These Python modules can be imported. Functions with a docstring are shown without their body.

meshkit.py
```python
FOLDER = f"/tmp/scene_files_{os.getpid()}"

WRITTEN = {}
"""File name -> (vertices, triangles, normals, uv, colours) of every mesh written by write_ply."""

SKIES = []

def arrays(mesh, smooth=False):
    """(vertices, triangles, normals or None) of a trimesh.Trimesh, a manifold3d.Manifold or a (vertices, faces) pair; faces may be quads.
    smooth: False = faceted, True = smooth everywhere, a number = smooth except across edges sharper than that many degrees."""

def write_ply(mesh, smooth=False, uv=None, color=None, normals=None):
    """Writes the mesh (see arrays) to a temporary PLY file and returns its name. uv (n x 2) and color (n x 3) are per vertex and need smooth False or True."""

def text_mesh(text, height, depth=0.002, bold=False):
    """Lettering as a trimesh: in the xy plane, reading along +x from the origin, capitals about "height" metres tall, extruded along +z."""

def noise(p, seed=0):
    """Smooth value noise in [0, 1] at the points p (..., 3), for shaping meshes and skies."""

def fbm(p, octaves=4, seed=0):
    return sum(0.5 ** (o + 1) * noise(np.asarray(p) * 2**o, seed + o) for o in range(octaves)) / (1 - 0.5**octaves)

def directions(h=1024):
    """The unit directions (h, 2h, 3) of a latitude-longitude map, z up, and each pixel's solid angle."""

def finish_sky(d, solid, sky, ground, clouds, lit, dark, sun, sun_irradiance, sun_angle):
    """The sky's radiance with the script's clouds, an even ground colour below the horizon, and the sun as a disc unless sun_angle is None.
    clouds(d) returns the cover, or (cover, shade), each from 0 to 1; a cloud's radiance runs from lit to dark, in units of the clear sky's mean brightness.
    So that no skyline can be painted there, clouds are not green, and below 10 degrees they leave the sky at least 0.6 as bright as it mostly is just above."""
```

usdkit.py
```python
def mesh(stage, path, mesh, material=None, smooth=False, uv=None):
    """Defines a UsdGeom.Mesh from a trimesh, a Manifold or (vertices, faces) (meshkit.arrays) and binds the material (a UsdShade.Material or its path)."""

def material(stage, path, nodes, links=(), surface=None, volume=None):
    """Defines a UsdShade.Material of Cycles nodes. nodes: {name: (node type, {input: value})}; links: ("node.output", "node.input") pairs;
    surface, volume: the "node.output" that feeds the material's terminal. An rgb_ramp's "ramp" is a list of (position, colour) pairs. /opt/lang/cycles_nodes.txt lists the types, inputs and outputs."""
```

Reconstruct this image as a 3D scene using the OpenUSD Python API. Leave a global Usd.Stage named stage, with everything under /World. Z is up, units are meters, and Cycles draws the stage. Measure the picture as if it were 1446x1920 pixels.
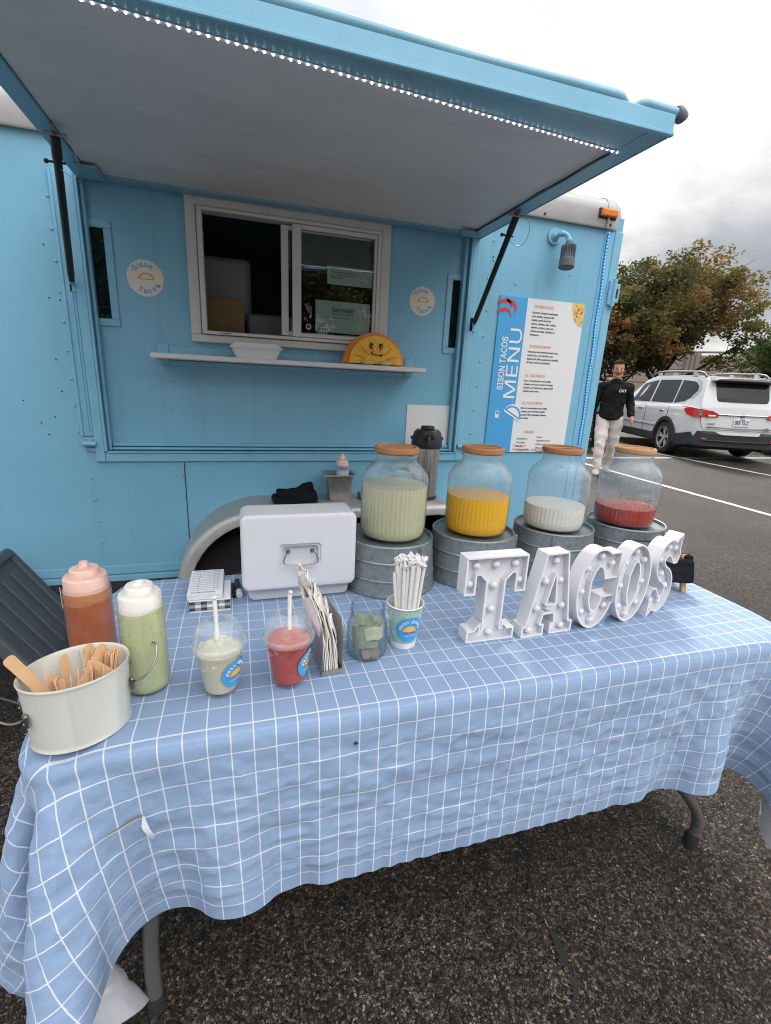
import math, random
import numpy as np, trimesh, shapely, usdkit, meshkit
import manifold3d as m3
from shapely.geometry import Polygon, Point, LineString, box as sbox
from shapely import affinity
from shapely.ops import unary_union
from pxr import Usd, UsdGeom, UsdLux, UsdShade, Gf, Sdf, Vt

random.seed(7); np.random.seed(7)
RNG = np.random.default_rng(11)
stage = Usd.Stage.CreateInMemory()
UsdGeom.SetStageUpAxis(stage, UsdGeom.Tokens.z); UsdGeom.SetStageMetersPerUnit(stage, 1.0)
UsdGeom.Xform.Define(stage, '/World'); UsdGeom.Scope.Define(stage, '/World/Looks')

# ------------------------------------------------------------------ camera, sky, sun
PITCH, ROLL, YAW, EYE, FPX = .2785, .051, .308, (0.0, 0.0, 1.394), 880.0
def camera():
    cy, sy, cp, sp = math.cos(YAW), math.sin(YAW), math.cos(PITCH), math.sin(PITCH)
    f = np.array([sy*cp, cy*cp, -sp]); r = np.array([cy, -sy, 0]); u = np.cross(r, f)
    cr, sr = math.cos(ROLL), math.sin(ROLL)
    r, u = cr*r + sr*u, -sr*r + cr*u
    c = UsdGeom.Camera.Define(stage, '/World/camera')
    M = Gf.Matrix4d(*r, 0, *u, 0, *(-f), 0, *EYE, 1)
    c.AddTransformOp().Set(M)
    c.CreateFocalLengthAttr(18.0); c.CreateHorizontalApertureAttr(18.0*1446/FPX)
    c.CreateVerticalApertureAttr(18.0*1920/FPX); c.CreateClippingRangeAttr((0.05, 3000.0))
    c.CreateExposureAttr(1.36)
    return c
camera()
SUN_DIR = np.array([0.32, 0.64, 0.70]); SUN_DIR /= np.linalg.norm(SUN_DIR)
SUN_EL = math.asin(SUN_DIR[2]); SUN_ROT = math.atan2(SUN_DIR[0], SUN_DIR[1])
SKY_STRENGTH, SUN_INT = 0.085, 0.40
def sky():
    m = usdkit.material(stage, '/World/Looks/sky', {
        'sky': ('sky_texture', dict(sky_type='single_scattering', sun_disc=False, sun_elevation=SUN_EL, sun_rotation=SUN_ROT)),
        'tc': ('texture_coordinate', {}),
        'sep': ('separate_xyz', {}),
        'za': ('math', dict(math_type='add', value2=.22)),
        'zm': ('math', dict(math_type='maximum', value2=.12)),
        'dx': ('math', dict(math_type='divide')), 'dy': ('math', dict(math_type='divide')),
        'cv': ('combine_xyz', dict(z=19.8)),
        'n1': ('noise_texture', dict(scale=.62, detail=6, roughness=.55, distortion=.35)),
        'n2': ('noise_texture', dict(scale=2.3, detail=5, roughness=.6)),
        'n2m': ('math', dict(math_type='multiply_add', value2=.30, value3=-.15)),
        'ns': ('math', dict(math_type='add')),
        'ramp': ('rgb_ramp', dict(ramp=[(0, (1.9, 2.05, 2.35)), (.36, (2.5, 2.6, 2.85)), (.46, (3.3, 3.4, 3.6)), (.55, (4.7, 4.7, 4.75)), (.68, (7.2, 7.15, 7.05)), (1, (10, 9.8, 9.5))])),
        'cover': ('rgb_ramp', dict(ramp=[(0, (.80,)*3), (.42, (.96,)*3), (.6, (1,)*3)])),
        'mix': ('mix_color', dict(blend_type='mix', use_clamp=False)),
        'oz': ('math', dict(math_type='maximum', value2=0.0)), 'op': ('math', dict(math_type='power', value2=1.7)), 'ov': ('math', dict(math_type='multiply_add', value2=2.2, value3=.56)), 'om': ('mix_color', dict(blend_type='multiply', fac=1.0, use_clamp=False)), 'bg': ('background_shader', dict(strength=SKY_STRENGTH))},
        [('tc.generated', 'sep.vector'), ('sep.z', 'za.value1'), ('za.value', 'zm.value1'), ('sep.x', 'dx.value1'), ('zm.value', 'dx.value2'),
         ('sep.y', 'dy.value1'), ('zm.value', 'dy.value2'), ('dx.value', 'cv.x'), ('dy.value', 'cv.y'),
         ('cv.vector', 'n1.vector'), ('cv.vector', 'n2.vector'), ('n2.fac', 'n2m.value1'), ('n1.fac', 'ns.value1'), ('n2m.value', 'ns.value2'),
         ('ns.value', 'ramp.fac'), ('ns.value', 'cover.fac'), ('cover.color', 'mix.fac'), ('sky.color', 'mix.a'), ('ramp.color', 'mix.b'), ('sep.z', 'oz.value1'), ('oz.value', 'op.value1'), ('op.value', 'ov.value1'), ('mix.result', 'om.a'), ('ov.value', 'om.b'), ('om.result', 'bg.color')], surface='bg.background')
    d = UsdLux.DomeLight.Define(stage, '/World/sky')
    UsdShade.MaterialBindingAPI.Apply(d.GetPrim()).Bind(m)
    d.GetPrim().SetCustomDataByKey('kind', 'structure')
    s = UsdLux.DistantLight.Define(stage, '/World/sun')
    s.CreateIntensityAttr(SUN_INT); s.CreateAngleAttr(14.0); s.CreateNormalizeAttr(True) if hasattr(s, 'CreateNormalizeAttr') else None
    s.CreateColorAttr(Gf.Vec3f(1.0, .96, .9))
    z = SUN_DIR; x = np.cross([0, 1, 0], z); x /= np.linalg.norm(x); y = np.cross(z, x)
    s.AddTransformOp().Set(Gf.Matrix4d(*x, 0, *y, 0, *z, 0, 0, 0, 20, 1))
sky()

# ------------------------------------------------------------------ naming, things and parts
USED = {}
def fresh(parent, name):
    k = parent + '/' + name
    n = USED.get(k, -1) + 1; USED[k] = n
    return k if n == 0 else f'{k}_{n:03d}'
def put(prim, **kw):
    for k, v in kw.items():
        if v: prim.SetCustomDataByKey(k, v)
def thing(name, label=None, cat=None, loc=(0, 0, 0), rz=0.0, group=None, kind=None, rot=None):
    p = fresh('/World', name)
    x = UsdGeom.Xform.Define(stage, p); x.AddTranslateOp().Set(Gf.Vec3d(*map(float, loc)))
    if rz: x.AddRotateZOp().Set(math.degrees(rz))
    if rot is not None: x.AddRotateXYZOp().Set(Gf.Vec3f(*rot))
    put(x.GetPrim(), label=label, category=cat, group=group, kind=kind)
    return p
def part(parent, name, mesh, mat, smooth=30, label=None, kind=None, uv=None):
    p = fresh(parent, name)
    m = usdkit.mesh(stage, p, mesh, MAT[mat] if isinstance(mat, str) else mat, smooth=smooth, uv=uv)
    put(m.GetPrim(), label=label, kind=kind)
    return p
def single(name, mesh, mat, label=None, cat=None, group=None, kind=None, smooth=30, uv=None, loc=None, rz=0):
    p = fresh('/World', name)
    m = usdkit.mesh(stage, p, mesh, MAT[mat] if isinstance(mat, str) else mat, smooth=smooth, uv=uv)
    if loc is not None:
        m.AddTranslateOp().Set(Gf.Vec3d(*map(float, loc)))
        if rz: m.AddRotateZOp().Set(math.degrees(rz))
    put(m.GetPrim(), label=label, category=cat, group=group, kind=kind)
    return p
def copy_of(src, name, label, cat, loc, rz=0, group=None):
    p = fresh('/World', name)
    x = UsdGeom.Xform.Define(stage, p)
    x.GetPrim().GetReferences().AddInternalReference(src)
    x.ClearXformOpOrder()
    x.AddTranslateOp().Set(Gf.Vec3d(*map(float, loc)))
    x.AddRotateZOp().Set(math.degrees(rz))
    x.GetPrim().SetInstanceable(True)
    put(x.GetPrim(), label=label, category=cat, group=group)
    return p

# ------------------------------------------------------------------ shapes
cat_ = trimesh.util.concatenate
def box(x0, y0, z0, x1, y1, z1, b=0.0):
    if b <= 0:
        m = trimesh.creation.box([x1-x0, y1-y0, z1-z0]); m.apply_translation([(x0+x1)/2, (y0+y1)/2, (z0+z1)/2]); return m
    b = min(b, .49*min(x1-x0, y1-y0, z1-z0)); pts = []
    for sx in (0, 1):
        for sy in (0, 1):
            for sz in (0, 1):
                c = np.array([(x0, x1)[sx], (y0, y1)[sy], (z0, z1)[sz]]); d = np.array([1-2*sx, 1-2*sy, 1-2*sz])*b
                for k in range(3):
                    q = c + d; q[k] = c[k]; pts.append(q)
    return trimesh.convex.convex_hull(np.array(pts))
def rbox(x0, y0, z0, x1, y1, z1, r, n=3):
    """box with rounded edges and corners"""
    s = trimesh.creation.icosphere(n if n < 3 else 2, r).vertices; pts = []
    for x in (x0+r, x1-r):
        for y in (y0+r, y1-r):
            for z in (z0+r, z1-r): pts.append(s + [x, y, z])
    return trimesh.convex.convex_hull(np.vstack(pts))
def lathe(prof, n=48, cx=0, cy=0, sx=1.0, sy=1.0, rib=None):
    """prof: (r, z) pairs from bottom to top; r = 0 closes."""
    a = np.arange(n)*2*np.pi/n; V = []; F = []
    rings = []
    for r, z in prof:
        if r <= 1e-9: rings.append([len(V)]); V.append((cx, cy, z))
        else:
            rings.append(list(range(len(V), len(V)+n)))
            k = 1 if rib is None else 1 + rib(z)*np.cos(a*rib.count)
            V += list(zip(cx+r*k*np.cos(a)*sx, cy+r*k*np.sin(a)*sy, np.full(n, z)))
    for A, B in zip(rings[:-1], rings[1:]):
        for i in range(n):
            j = (i+1) % n
            if len(A) == 1 and len(B) == 1: continue
            if len(A) == 1: F.append((A[0], B[j], B[i]))
            elif len(B) == 1: F.append((A[i], A[j], B[0]))
            else: F += [(A[i], A[j], B[j]), (A[i], B[j], B[i])]
    return trimesh.Trimesh(np.array(V, float), np.array(F), process=False)
def smooth_path(P, n=6, closed=False):
    P = np.asarray(P, float); out = []
    N = len(P)
    for i in range(N if closed else N-1):
        p0 = P[(i-1) % N] if closed or i else P[0]; p1 = P[i]; p2 = P[(i+1) % N]; p3 = P[(i+2) % N] if closed or i+2 < N else P[-1]
        for t in np.linspace(0, 1, n, endpoint=False):
            out.append(.5*((2*p1)+(-p0+p2)*t+(2*p0-5*p1+4*p2-p3)*t*t+(-p0+3*p1-3*p2+p3)*t**3))
    if not closed: out.append(P[-1])
    return np.array(out)
def tube(P, r, n=10, caps=True, closed=False):
    P = np.asarray(P, float); N = len(P); R = np.broadcast_to(r, (N,))
    T = (np.roll(P, -1, 0)-np.roll(P, 1, 0)) if closed else np.gradient(P, axis=0)
    T = T/(np.linalg.norm(T, axis=1, keepdims=True)+1e-12)
    a = np.cross(T[0], [0, 0, 1.0]);
    if np.linalg.norm(a) < .1: a = np.cross(T[0], [1.0, 0, 0])
    a /= np.linalg.norm(a); V = []
    ang = np.arange(n)*2*np.pi/n
    for i in range(N):
        a = a - T[i]*(a@T[i]); a /= np.linalg.norm(a)+1e-12; b = np.cross(T[i], a)
        V.append(P[i]+R[i]*(np.cos(ang)[:, None]*a+np.sin(ang)[:, None]*b))
    V = np.vstack(V); F = []
    for i in range(N if closed else N-1):
        k = (i+1) % N
        for j in range(n):
            l = (j+1) % n
            F += [(i*n+j, i*n+l, k*n+l), (i*n+j, k*n+l, k*n+j)]
    if caps and not closed:
        V = np.vstack([V, P[0], P[-1]])
        for j in range(n):
            l = (j+1) % n
            F += [(N*n, l, j), (N*n+1, (N-1)*n+j, (N-1)*n+l)]
    return trimesh.Trimesh(V, np.array(F), process=False)
def rotm(ax, deg): return trimesh.transformations.rotation_matrix(math.radians(deg), ax)
def moved(m, d=(0, 0, 0), rx=0, ry=0, rz=0, s=None):
    m = m.copy()
    if s is not None: m.apply_scale(s)
    if rx: m.apply_transform(rotm([1, 0, 0], rx))
    if ry: m.apply_transform(rotm([0, 1, 0], ry))
    if rz: m.apply_transform(rotm([0, 0, 1], rz))
    m.apply_translation(d); return m
def extr(poly, d, b=0):
    """extruded along +z from 0 to d"""
    if poly.is_empty: return trimesh.Trimesh()
    gs = getattr(poly, 'geoms', [poly])
    return cat_([trimesh.creation.extrude_polygon(g, d, engine='earcut') for g in gs if g.area > 1e-12])
def upright(m):
    """a mesh drawn in xy facing +z -> stands in the xz plane facing -y (x stays right, y becomes z)"""
    return moved(m, rx=90)
def rrect(x0, y0, x1, y1, r, q=6): return sbox(x0+r, y0+r, x1-r, y1-r).buffer(r, quad_segs=q)
def man(m):
    m = m.copy(); m.merge_vertices()
    return m3.Manifold(m3.Mesh(np.asarray(m.vertices, np.float32), np.asarray(m.faces, np.uint32)))
def unman(M):
    q = M.to_mesh(); return trimesh.Trimesh(q.vert_properties[:, :3], q.tri_verts, process=False)
def sub(a, *bs):
    A = man(a)
    for b in bs: A = A - man(b)
    return unman(A)
def text(s, h, d=.0006, bold=False): return meshkit.text_mesh(s, h, d, bold)
def wall_text(s, h, x, y, z, bold=False, width=None, d=.0006, deg=0):
    """lettering on a wall facing -y; (x, z) is the left end of the base line"""
    m = text(s, h, d, bold)
    if width: m.apply_scale([width/m.extents[0], 1, 1])
    if deg: m.apply_transform(rotm([0, 0, 1], deg))
    m = upright(m); m.apply_translation([x, y, z]); return m
def sphere(r, n=2, c=(0, 0, 0), s=(1, 1, 1)):
    m = trimesh.creation.icosphere(n, r); m.apply_scale(s); m.apply_translation(c); return m
def cyl(r, z0, z1, n=24, c=(0, 0)): return lathe([(0, z0), (r, z0), (r, z1), (0, z1)], n, *c)
def bent(m, R, cx=0.0):
    """wraps a mesh lying in the xz plane (facing -y at y=0) round a vertical cylinder of radius R whose axis is at y = +R"""
    v = m.vertices.copy(); a = (v[:, 0]-cx)/R; rr = R - v[:, 1]
    m = m.copy(); m.vertices = np.c_[cx+rr*np.sin(a), R-rr*np.cos(a), v[:, 2]]; return m
# ------------------------------------------------------------------ materials
MAT = {}
def pm(name, col, rough=.5, metal=0.0, var=.12, vs=6.0, bump=0.0, bs=60.0, bd=.002, tint=None, spec=.5, detail=4, stretch=None, rvar=0.0, **kw):
    """a painted, plastic, cloth ... surface: base colour varied by noise, fine relief, uneven gloss"""
    c = np.array(col, float); c2 = np.array(tint, float) if tint is not None else c*(1-var*1.6)
    nodes = {'tc': ('texture_coordinate', {}), 'map': ('mapping', dict(scale=stretch or (1, 1, 1))),
             'n': ('noise_texture', dict(scale=vs, detail=detail, roughness=.6)),
             'r': ('rgb_ramp', dict(ramp=[(0, c2), (.42, c*(1-var*.3)), (.58, c), (1, np.minimum(c*(1+var), 1))])),
             'p': ('principled_bsdf', dict(metallic=metal, roughness=rough, specular_ior_level=spec, **kw))}
    links = [('tc.object', 'map.vector'), ('map.vector', 'n.vector'), ('n.fac', 'r.fac'), ('r.color', 'p.base_color')]
    if rvar:
        nodes['rm'] = ('map_range', dict(from_min=.3, from_max=.7, to_min=max(0, rough-rvar), to_max=min(1, rough+rvar)))
        links += [('n.fac', 'rm.value'), ('rm.result', 'p.roughness')]
    if bump:
        nodes['bn'] = ('noise_texture', dict(scale=bs, detail=3, roughness=.6)); nodes['b'] = ('bump', dict(strength=bump, distance=bd))
        links += [('map.vector', 'bn.vector'), ('bn.fac', 'b.height'), ('b.normal', 'p.normal')]
    MAT[name] = usdkit.material(stage, '/World/Looks/'+name, nodes, links, surface='p.BSDF'); return MAT[name]
def emit(name, col, strength):
    MAT[name] = usdkit.material(stage, '/World/Looks/'+name, {'e': ('emission', dict(color=col, strength=strength))}, [], surface='e.emission')
def clear(name, tint=(.93, .96, .97), edge=(.55, .62, .64), rough=.03, gloss=1.0, frost=0.0, fs=18.0, blend=.35, bump=0.0, bs=40, frost_col=(.8, .83, .85), fpow=(.42, .75), stretch=(1, 1, 1), above=None):
    """thin clear glass or plastic: see-through, tinted towards its edges, a fresnel reflection, and some mist on it"""
    nodes = {'lw': ('layer_weight', dict(blend=blend)), 'tr': ('rgb_ramp', dict(ramp=[(0, tint), (.45, np.array(tint)*.97), (.85, edge), (1, np.array(edge)*.8)])),
             't': ('transparent_bsdf', {}), 'g': ('glossy_bsdf', dict(color=(gloss,)*3, roughness=rough)),
             'lf': ('layer_weight', dict(blend=.5)), 'fp': ('math', dict(math_type='power', value2=4.5)), 'fr': ('math', dict(math_type='multiply_add', value2=.80, value3=.04)), 'm': ('mix_closure', {})}
    links = [('lw.facing', 'tr.fac'), ('tr.color', 't.color'), ('lf.facing', 'fp.value1'), ('fp.value', 'fr.value1'), ('fr.value', 'm.fac'), ('t.BSDF', 'm.closure1'), ('g.BSDF', 'm.closure2')]
    out = 'm.closure'
    if bump:
        nodes.update(btc=('texture_coordinate', {}), bn=('noise_texture', dict(scale=bs, detail=2)), b=('bump', dict(strength=bump, distance=.004)))
        links += [('btc.object', 'bn.vector'), ('bn.fac', 'b.height'), ('b.normal', 'g.normal'), ('b.normal', 'lf.normal'), ('b.normal', 'lw.normal')]
    if frost:
        nodes.update(tc=('texture_coordinate', {}), mp=('mapping', dict(scale=stretch)), n=('noise_texture', dict(scale=fs, detail=5, roughness=.65)),
                     mr=('map_range', dict(from_min=fpow[0], from_max=fpow[1], to_min=frost*.15, to_max=frost, clamp=True)),
                     d=('diffuse_bsdf', dict(color=frost_col)), tl=('translucent_bsdf', dict(color=frost_col)), dm=('mix_closure', dict(fac=.5)), m2=('mix_closure', {}))
        links += [('tc.object', 'mp.vector'), ('mp.vector', 'n.vector'), ('n.fac', 'mr.value'), ('mr.result', 'm2.fac'), ('d.BSDF', 'dm.closure1'), ('tl.BSDF', 'dm.closure2'),
                  ('m.closure', 'm2.closure1'), ('dm.closure', 'm2.closure2')]; out = 'm2.closure'
        if above is not None:   # mist forms on the glass above the drink
            nodes.update(sp=('separate_xyz', {}), zr=('map_range', dict(from_min=above-.004, from_max=above+.035, to_min=.06, to_max=1.0, clamp=True)), mm=('math', dict(math_type='multiply')))
            links.remove(('mr.result', 'm2.fac')); links += [('tc.object', 'sp.vector'), ('sp.z', 'zr.value'), ('zr.result', 'mm.value1'), ('mr.result', 'mm.value2'), ('mm.value', 'm2.fac')]
    MAT[name] = usdkit.material(stage, '/World/Looks/'+name, nodes, links, surface=out)

def asphalt():
    n = {'g': ('geometry', {}),
         'v': ('voronoi_texture', dict(scale=165.0, randomness=1.0)), 'vd': ('voronoi_texture', dict(scale=165.0, feature='distance_to_edge', randomness=1.0)),
         'v2': ('voronoi_texture', dict(scale=300.0)),
         'wob': ('noise_texture', dict(scale=55.0, detail=2)), 'wv': ('mix_vector', dict(fac=(.012))),
         'sep': ('separate_color', {}),
         'col': ('rgb_ramp', dict(ramp=[(0, (.012, .0095, .0075)), (.25, (.039, .031, .024)), (.5, (.074, .059, .046)), (.72, (.136, .110, .086)), (.9, (.225, .185, .146)), (.97, (.29, .18, .115)), (1, (.46, .41, .36))])),
         'gap': ('map_range', dict(from_min=.02, from_max=.16, to_min=.10, to_max=1.0, clamp=True)),
         'mul': ('mix_color', dict(blend_type='multiply', fac=1.0)),
         'big': ('noise_texture', dict(scale=.8, detail=6, roughness=.65)), 'bigr': ('map_range', dict(from_min=.32, from_max=.66, to_min=.58, to_max=1.28)),
         'mid': ('noise_texture', dict(scale=21.0, detail=3, roughness=.75)), 'midr': ('map_range', dict(from_min=.3, from_max=.7, to_min=.55, to_max=1.5)),
         'bm': ('math', dict(math_type='multiply')), 'mul2': ('mix_color', dict(blend_type='multiply', fac=1.0, use_clamp=False)),
         'h1': ('map_range', dict(from_min=0, from_max=.35, to_min=0, to_max=1, clamp=True)), 'h2': ('math', dict(math_type='multiply')), 'h3': ('math', dict(math_type='multiply_add', value2=.5, value3=.5)),
         'b': ('bump', dict(strength=.85, distance=.0045)),
         'rr': ('map_range', dict(from_min=0, from_max=1, to_min=.28, to_max=.62)),
         'p': ('principled_bsdf', dict(specular_ior_level=.30, diffuse_roughness=1.0))}
    L = [('g.position', 'wob.vector'), ('g.position', 'wv.a'), ('wob.color', 'wv.b'), ('wv.result', 'v.vector'), ('wv.result', 'vd.vector'), ('g.position', 'big.vector'), ('g.position', 'mid.vector'),
         ('v.color', 'sep.color'), ('sep.r', 'col.fac'), ('vd.distance', 'gap.value'), ('col.color', 'mul.a'), ('gap.result', 'mul.b'),
         ('big.fac', 'bigr.value'), ('mid.fac', 'midr.value'), ('bigr.result', 'bm.value1'), ('midr.result', 'bm.value2'), ('mul.result', 'mul2.a'), ('bm.value', 'mul2.b'), ('mul2.result', 'p.base_color'),
         ('vd.distance', 'h1.value'), ('sep.g', 'h3.value1'), ('h1.result', 'h2.value1'), ('h3.value', 'h2.value2'), ('h2.value', 'b.height'), ('b.normal', 'p.normal'), ('sep.b', 'rr.value'), ('rr.result', 'p.roughness')]
    MAT['asphalt'] = usdkit.material(stage, '/World/Looks/asphalt', n, L, surface='p.BSDF')
asphalt()

BLUE = (.205, .465, .62)
def trailer_paint():
    n = {'g': ('geometry', {}), 'n1': ('noise_texture', dict(scale=1.6, detail=6, roughness=.6)), 'r1': ('rgb_ramp', dict(ramp=[(0, np.array(BLUE)*.86), (.45, np.array(BLUE)*.97), (.6, BLUE), (1, np.array(BLUE)*1.10)])),
         'mp': ('mapping', dict(scale=(22, 22, .9))), 'n2': ('noise_texture', dict(scale=1.0, detail=5, roughness=.6)), 'r2': ('map_range', dict(from_min=.56, from_max=.78, to_min=0, to_max=.25, clamp=True)),
         'n3': ('noise_texture', dict(scale=38.0, detail=6, roughness=.7)), 'r3': ('map_range', dict(from_min=.66, from_max=.76, to_min=0, to_max=.35, clamp=True)), 'mx': ('math', dict(math_type='maximum')),
         'sp': ('separate_xyz', {}), 'lo': ('map_range', dict(from_min=.47, from_max=.75, to_min=.22, to_max=0, clamp=True)), 'lom': ('math', dict(math_type='multiply')), 'ad': ('math', dict(math_type='add', use_clamp=True)),
         'm': ('mix_color', dict(b=(.16, .235, .265))),
         'w1': ('noise_texture', dict(scale=1.5, detail=2)), 'b1': ('bump', dict(strength=.28, distance=.07)), 'w2': ('noise_texture', dict(scale=14.0, detail=2)), 'b2': ('bump', dict(strength=.12, distance=.006)),
         'rr': ('map_range', dict(from_min=.3, from_max=.7, to_min=.24, to_max=.44)), 'p': ('principled_bsdf', dict(specular_ior_level=.5))}
    L = [('g.position', 'n1.vector'), ('n1.fac', 'r1.fac'), ('g.position', 'mp.vector'), ('mp.vector', 'n2.vector'), ('n2.fac', 'r2.value'), ('g.position', 'n3.vector'), ('n3.fac', 'r3.value'), ('r2.result', 'mx.value1'), ('r3.result', 'mx.value2'),
         ('g.position', 'sp.vector'), ('sp.z', 'lo.value'), ('lo.result', 'lom.value1'), ('n3.fac', 'lom.value2'), ('mx.value', 'ad.value1'), ('lom.value', 'ad.value2'),
         ('r1.color', 'm.a'), ('ad.value', 'm.fac'), ('m.result', 'p.base_color'), ('g.position', 'w1.vector'), ('w1.fac', 'b1.height'), ('g.position', 'w2.vector'), ('w2.fac', 'b2.height'), ('b1.normal', 'b2.normal'), ('b2.normal', 'p.normal'), ('n1.fac', 'rr.value'), ('rr.result', 'p.roughness')]
    MAT['trailer_blue'] = usdkit.material(stage, '/World/Looks/trailer_blue', n, L, surface='p.BSDF')
trailer_paint()
pm('trim_blue', (.215, .475, .63), .34, var=.12, vs=9, detail=6, rvar=.1)
pm('awning_blue', (.185, .40, .51), .4, var=.24, vs=7, detail=6, rvar=.1, bump=.15, bs=30)
pm('plywood_grey', (.72, .70, .69), .55, var=.20, vs=3.5, stretch=(.6, 2, 2), detail=8, bump=.12, bs=40)
pm('aluminium', (.42, .405, .39), .42, metal=.7, var=.22, vs=7, detail=7, rvar=.12, bump=.08, bs=14)
pm('aluminium_dull', (.50, .49, .47), .5, metal=.6, var=.2, vs=12, detail=8, rvar=.15, bump=.12, bs=20)
pm('window_frame', (.60, .575, .55), .45, var=.06, vs=8)
pm('shelf_white', (.68, .64, .62), .4, var=.05)
pm('black_rubber', (.018, .018, .019), .7, var=.25, vs=20, bump=.2, bs=80)
pm('black_plastic', (.016, .017, .019), .38, var=.2, vs=12, rvar=.1)
pm('black_cloth', (.010, .011, .013), .92, var=.3, vs=40, bump=.35, bs=160, spec=.15)
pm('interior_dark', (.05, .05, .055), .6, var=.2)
pm('cardboard', (.30, .18, .085), .8, var=.15, vs=10, stretch=(1, 1, 6))
pm('grey_cloth', (.085, .10, .16), .9, var=.2, vs=20, bump=.3, bs=120)
pm('orange_lens', (.75, .20, .015), .22, var=.12, vs=40, bump=.3, bs=160)
pm('lamp_grey', (.085, .10, .115), .5, var=.2, vs=15)
pm('menu_white', (.76, .745, .73), .35, var=.02, vs=3)
pm('menu_blue', (.07, .36, .68), .35, var=.05, vs=3)
pm('print_white', (.80, .80, .80), .4, var=.02)
pm('print_black', (.035, .035, .04), .5, var=.05)
pm('print_navy', (.04, .14, .36), .5, var=.05)
pm('print_orange', (.66, .20, .055), .5, var=.05)
pm('print_gold', (.68, .38, .08), .5, var=.08)
pm('print_red', (.60, .05, .035), .4, var=.1)
pm('print_yellow', (.72, .52, .16), .5, var=.08)
pm('print_blue', (.06, .33, .66), .4, var=.03)
pm('sticker_cream', (.74, .66, .56), .4, var=.02)
pm('white_foam', (.66, .66, .67), .75, var=.03, vs=30, bump=.2, bs=240, bd=.001)
pm('plush_yellow', (.92, .50, .05), .95, var=.12, vs=50, bump=.9, bs=210, bd=.006, sheen_weight=.4)
pm('plush_orange', (.90, .24, .012), .95, var=.12, vs=50, bump=.9, bs=210, bd=.006, sheen_weight=.4)
pm('plush_cream', (.70, .50, .18), .95, var=.15, vs=60, bump=.9, bs=210, bd=.005)
pm('thread_black', (.02, .016, .013), .9, var=.2)
pm('thread_orange', (.72, .24, .02), .9, var=.1)
pm('steel_dull', (.42, .40, .37), .36, metal=.9, var=.1, vs=14, rvar=.1)
pm('steel_brushed', (.55, .51, .48), .28, metal=1.0, var=.14, vs=9, stretch=(12, 12, .35), rvar=.1)
pm('wire_steel', (.36, .34, .32), .25, metal=1.0, var=.2, vs=40)
pm('galvanised', (.29, .32, .325), .40, metal=.75, tint=(.14, .165, .18), var=.25, vs=62, detail=3, rvar=.12, bump=.05, bs=70)
pm('lid_wood_shaded', (.20, .085, .034), .55, tint=(.10, .04, .016), var=.2, vs=14, stretch=(1, 9, 4), detail=6)  # darker copy of the lid wood: recess shade painted into the colour
pm('lid_wood', (.38, .165, .065), .5, tint=(.20, .075, .028), var=.2, vs=14, stretch=(1, 9, 4), detail=6, bump=.1, bs=50)
pm('lid_wood_light', (.52, .27, .13), .5, tint=(.34, .15, .06), var=.2, vs=14, stretch=(1, 9, 4), detail=6, bump=.1, bs=50)
pm('stick_wood', (.67, .42, .235), .62, tint=(.52, .29, .145), var=.12, vs=34, stretch=(1, 1, .22), detail=5)
pm('easel_wood', (.58, .34, .15), .6, var=.15, vs=26, stretch=(1, 1, .2))
pm('enamel_cream', (.60, .60, .545), .33, var=.03, vs=4, rvar=.04)
pm('white_plastic', (.62, .615, .63), .34, var=.03, vs=4, rvar=.06)
pm('letter_white', (.72, .71, .73), .42, var=.045, vs=22, detail=6, rvar=.08)
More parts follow.
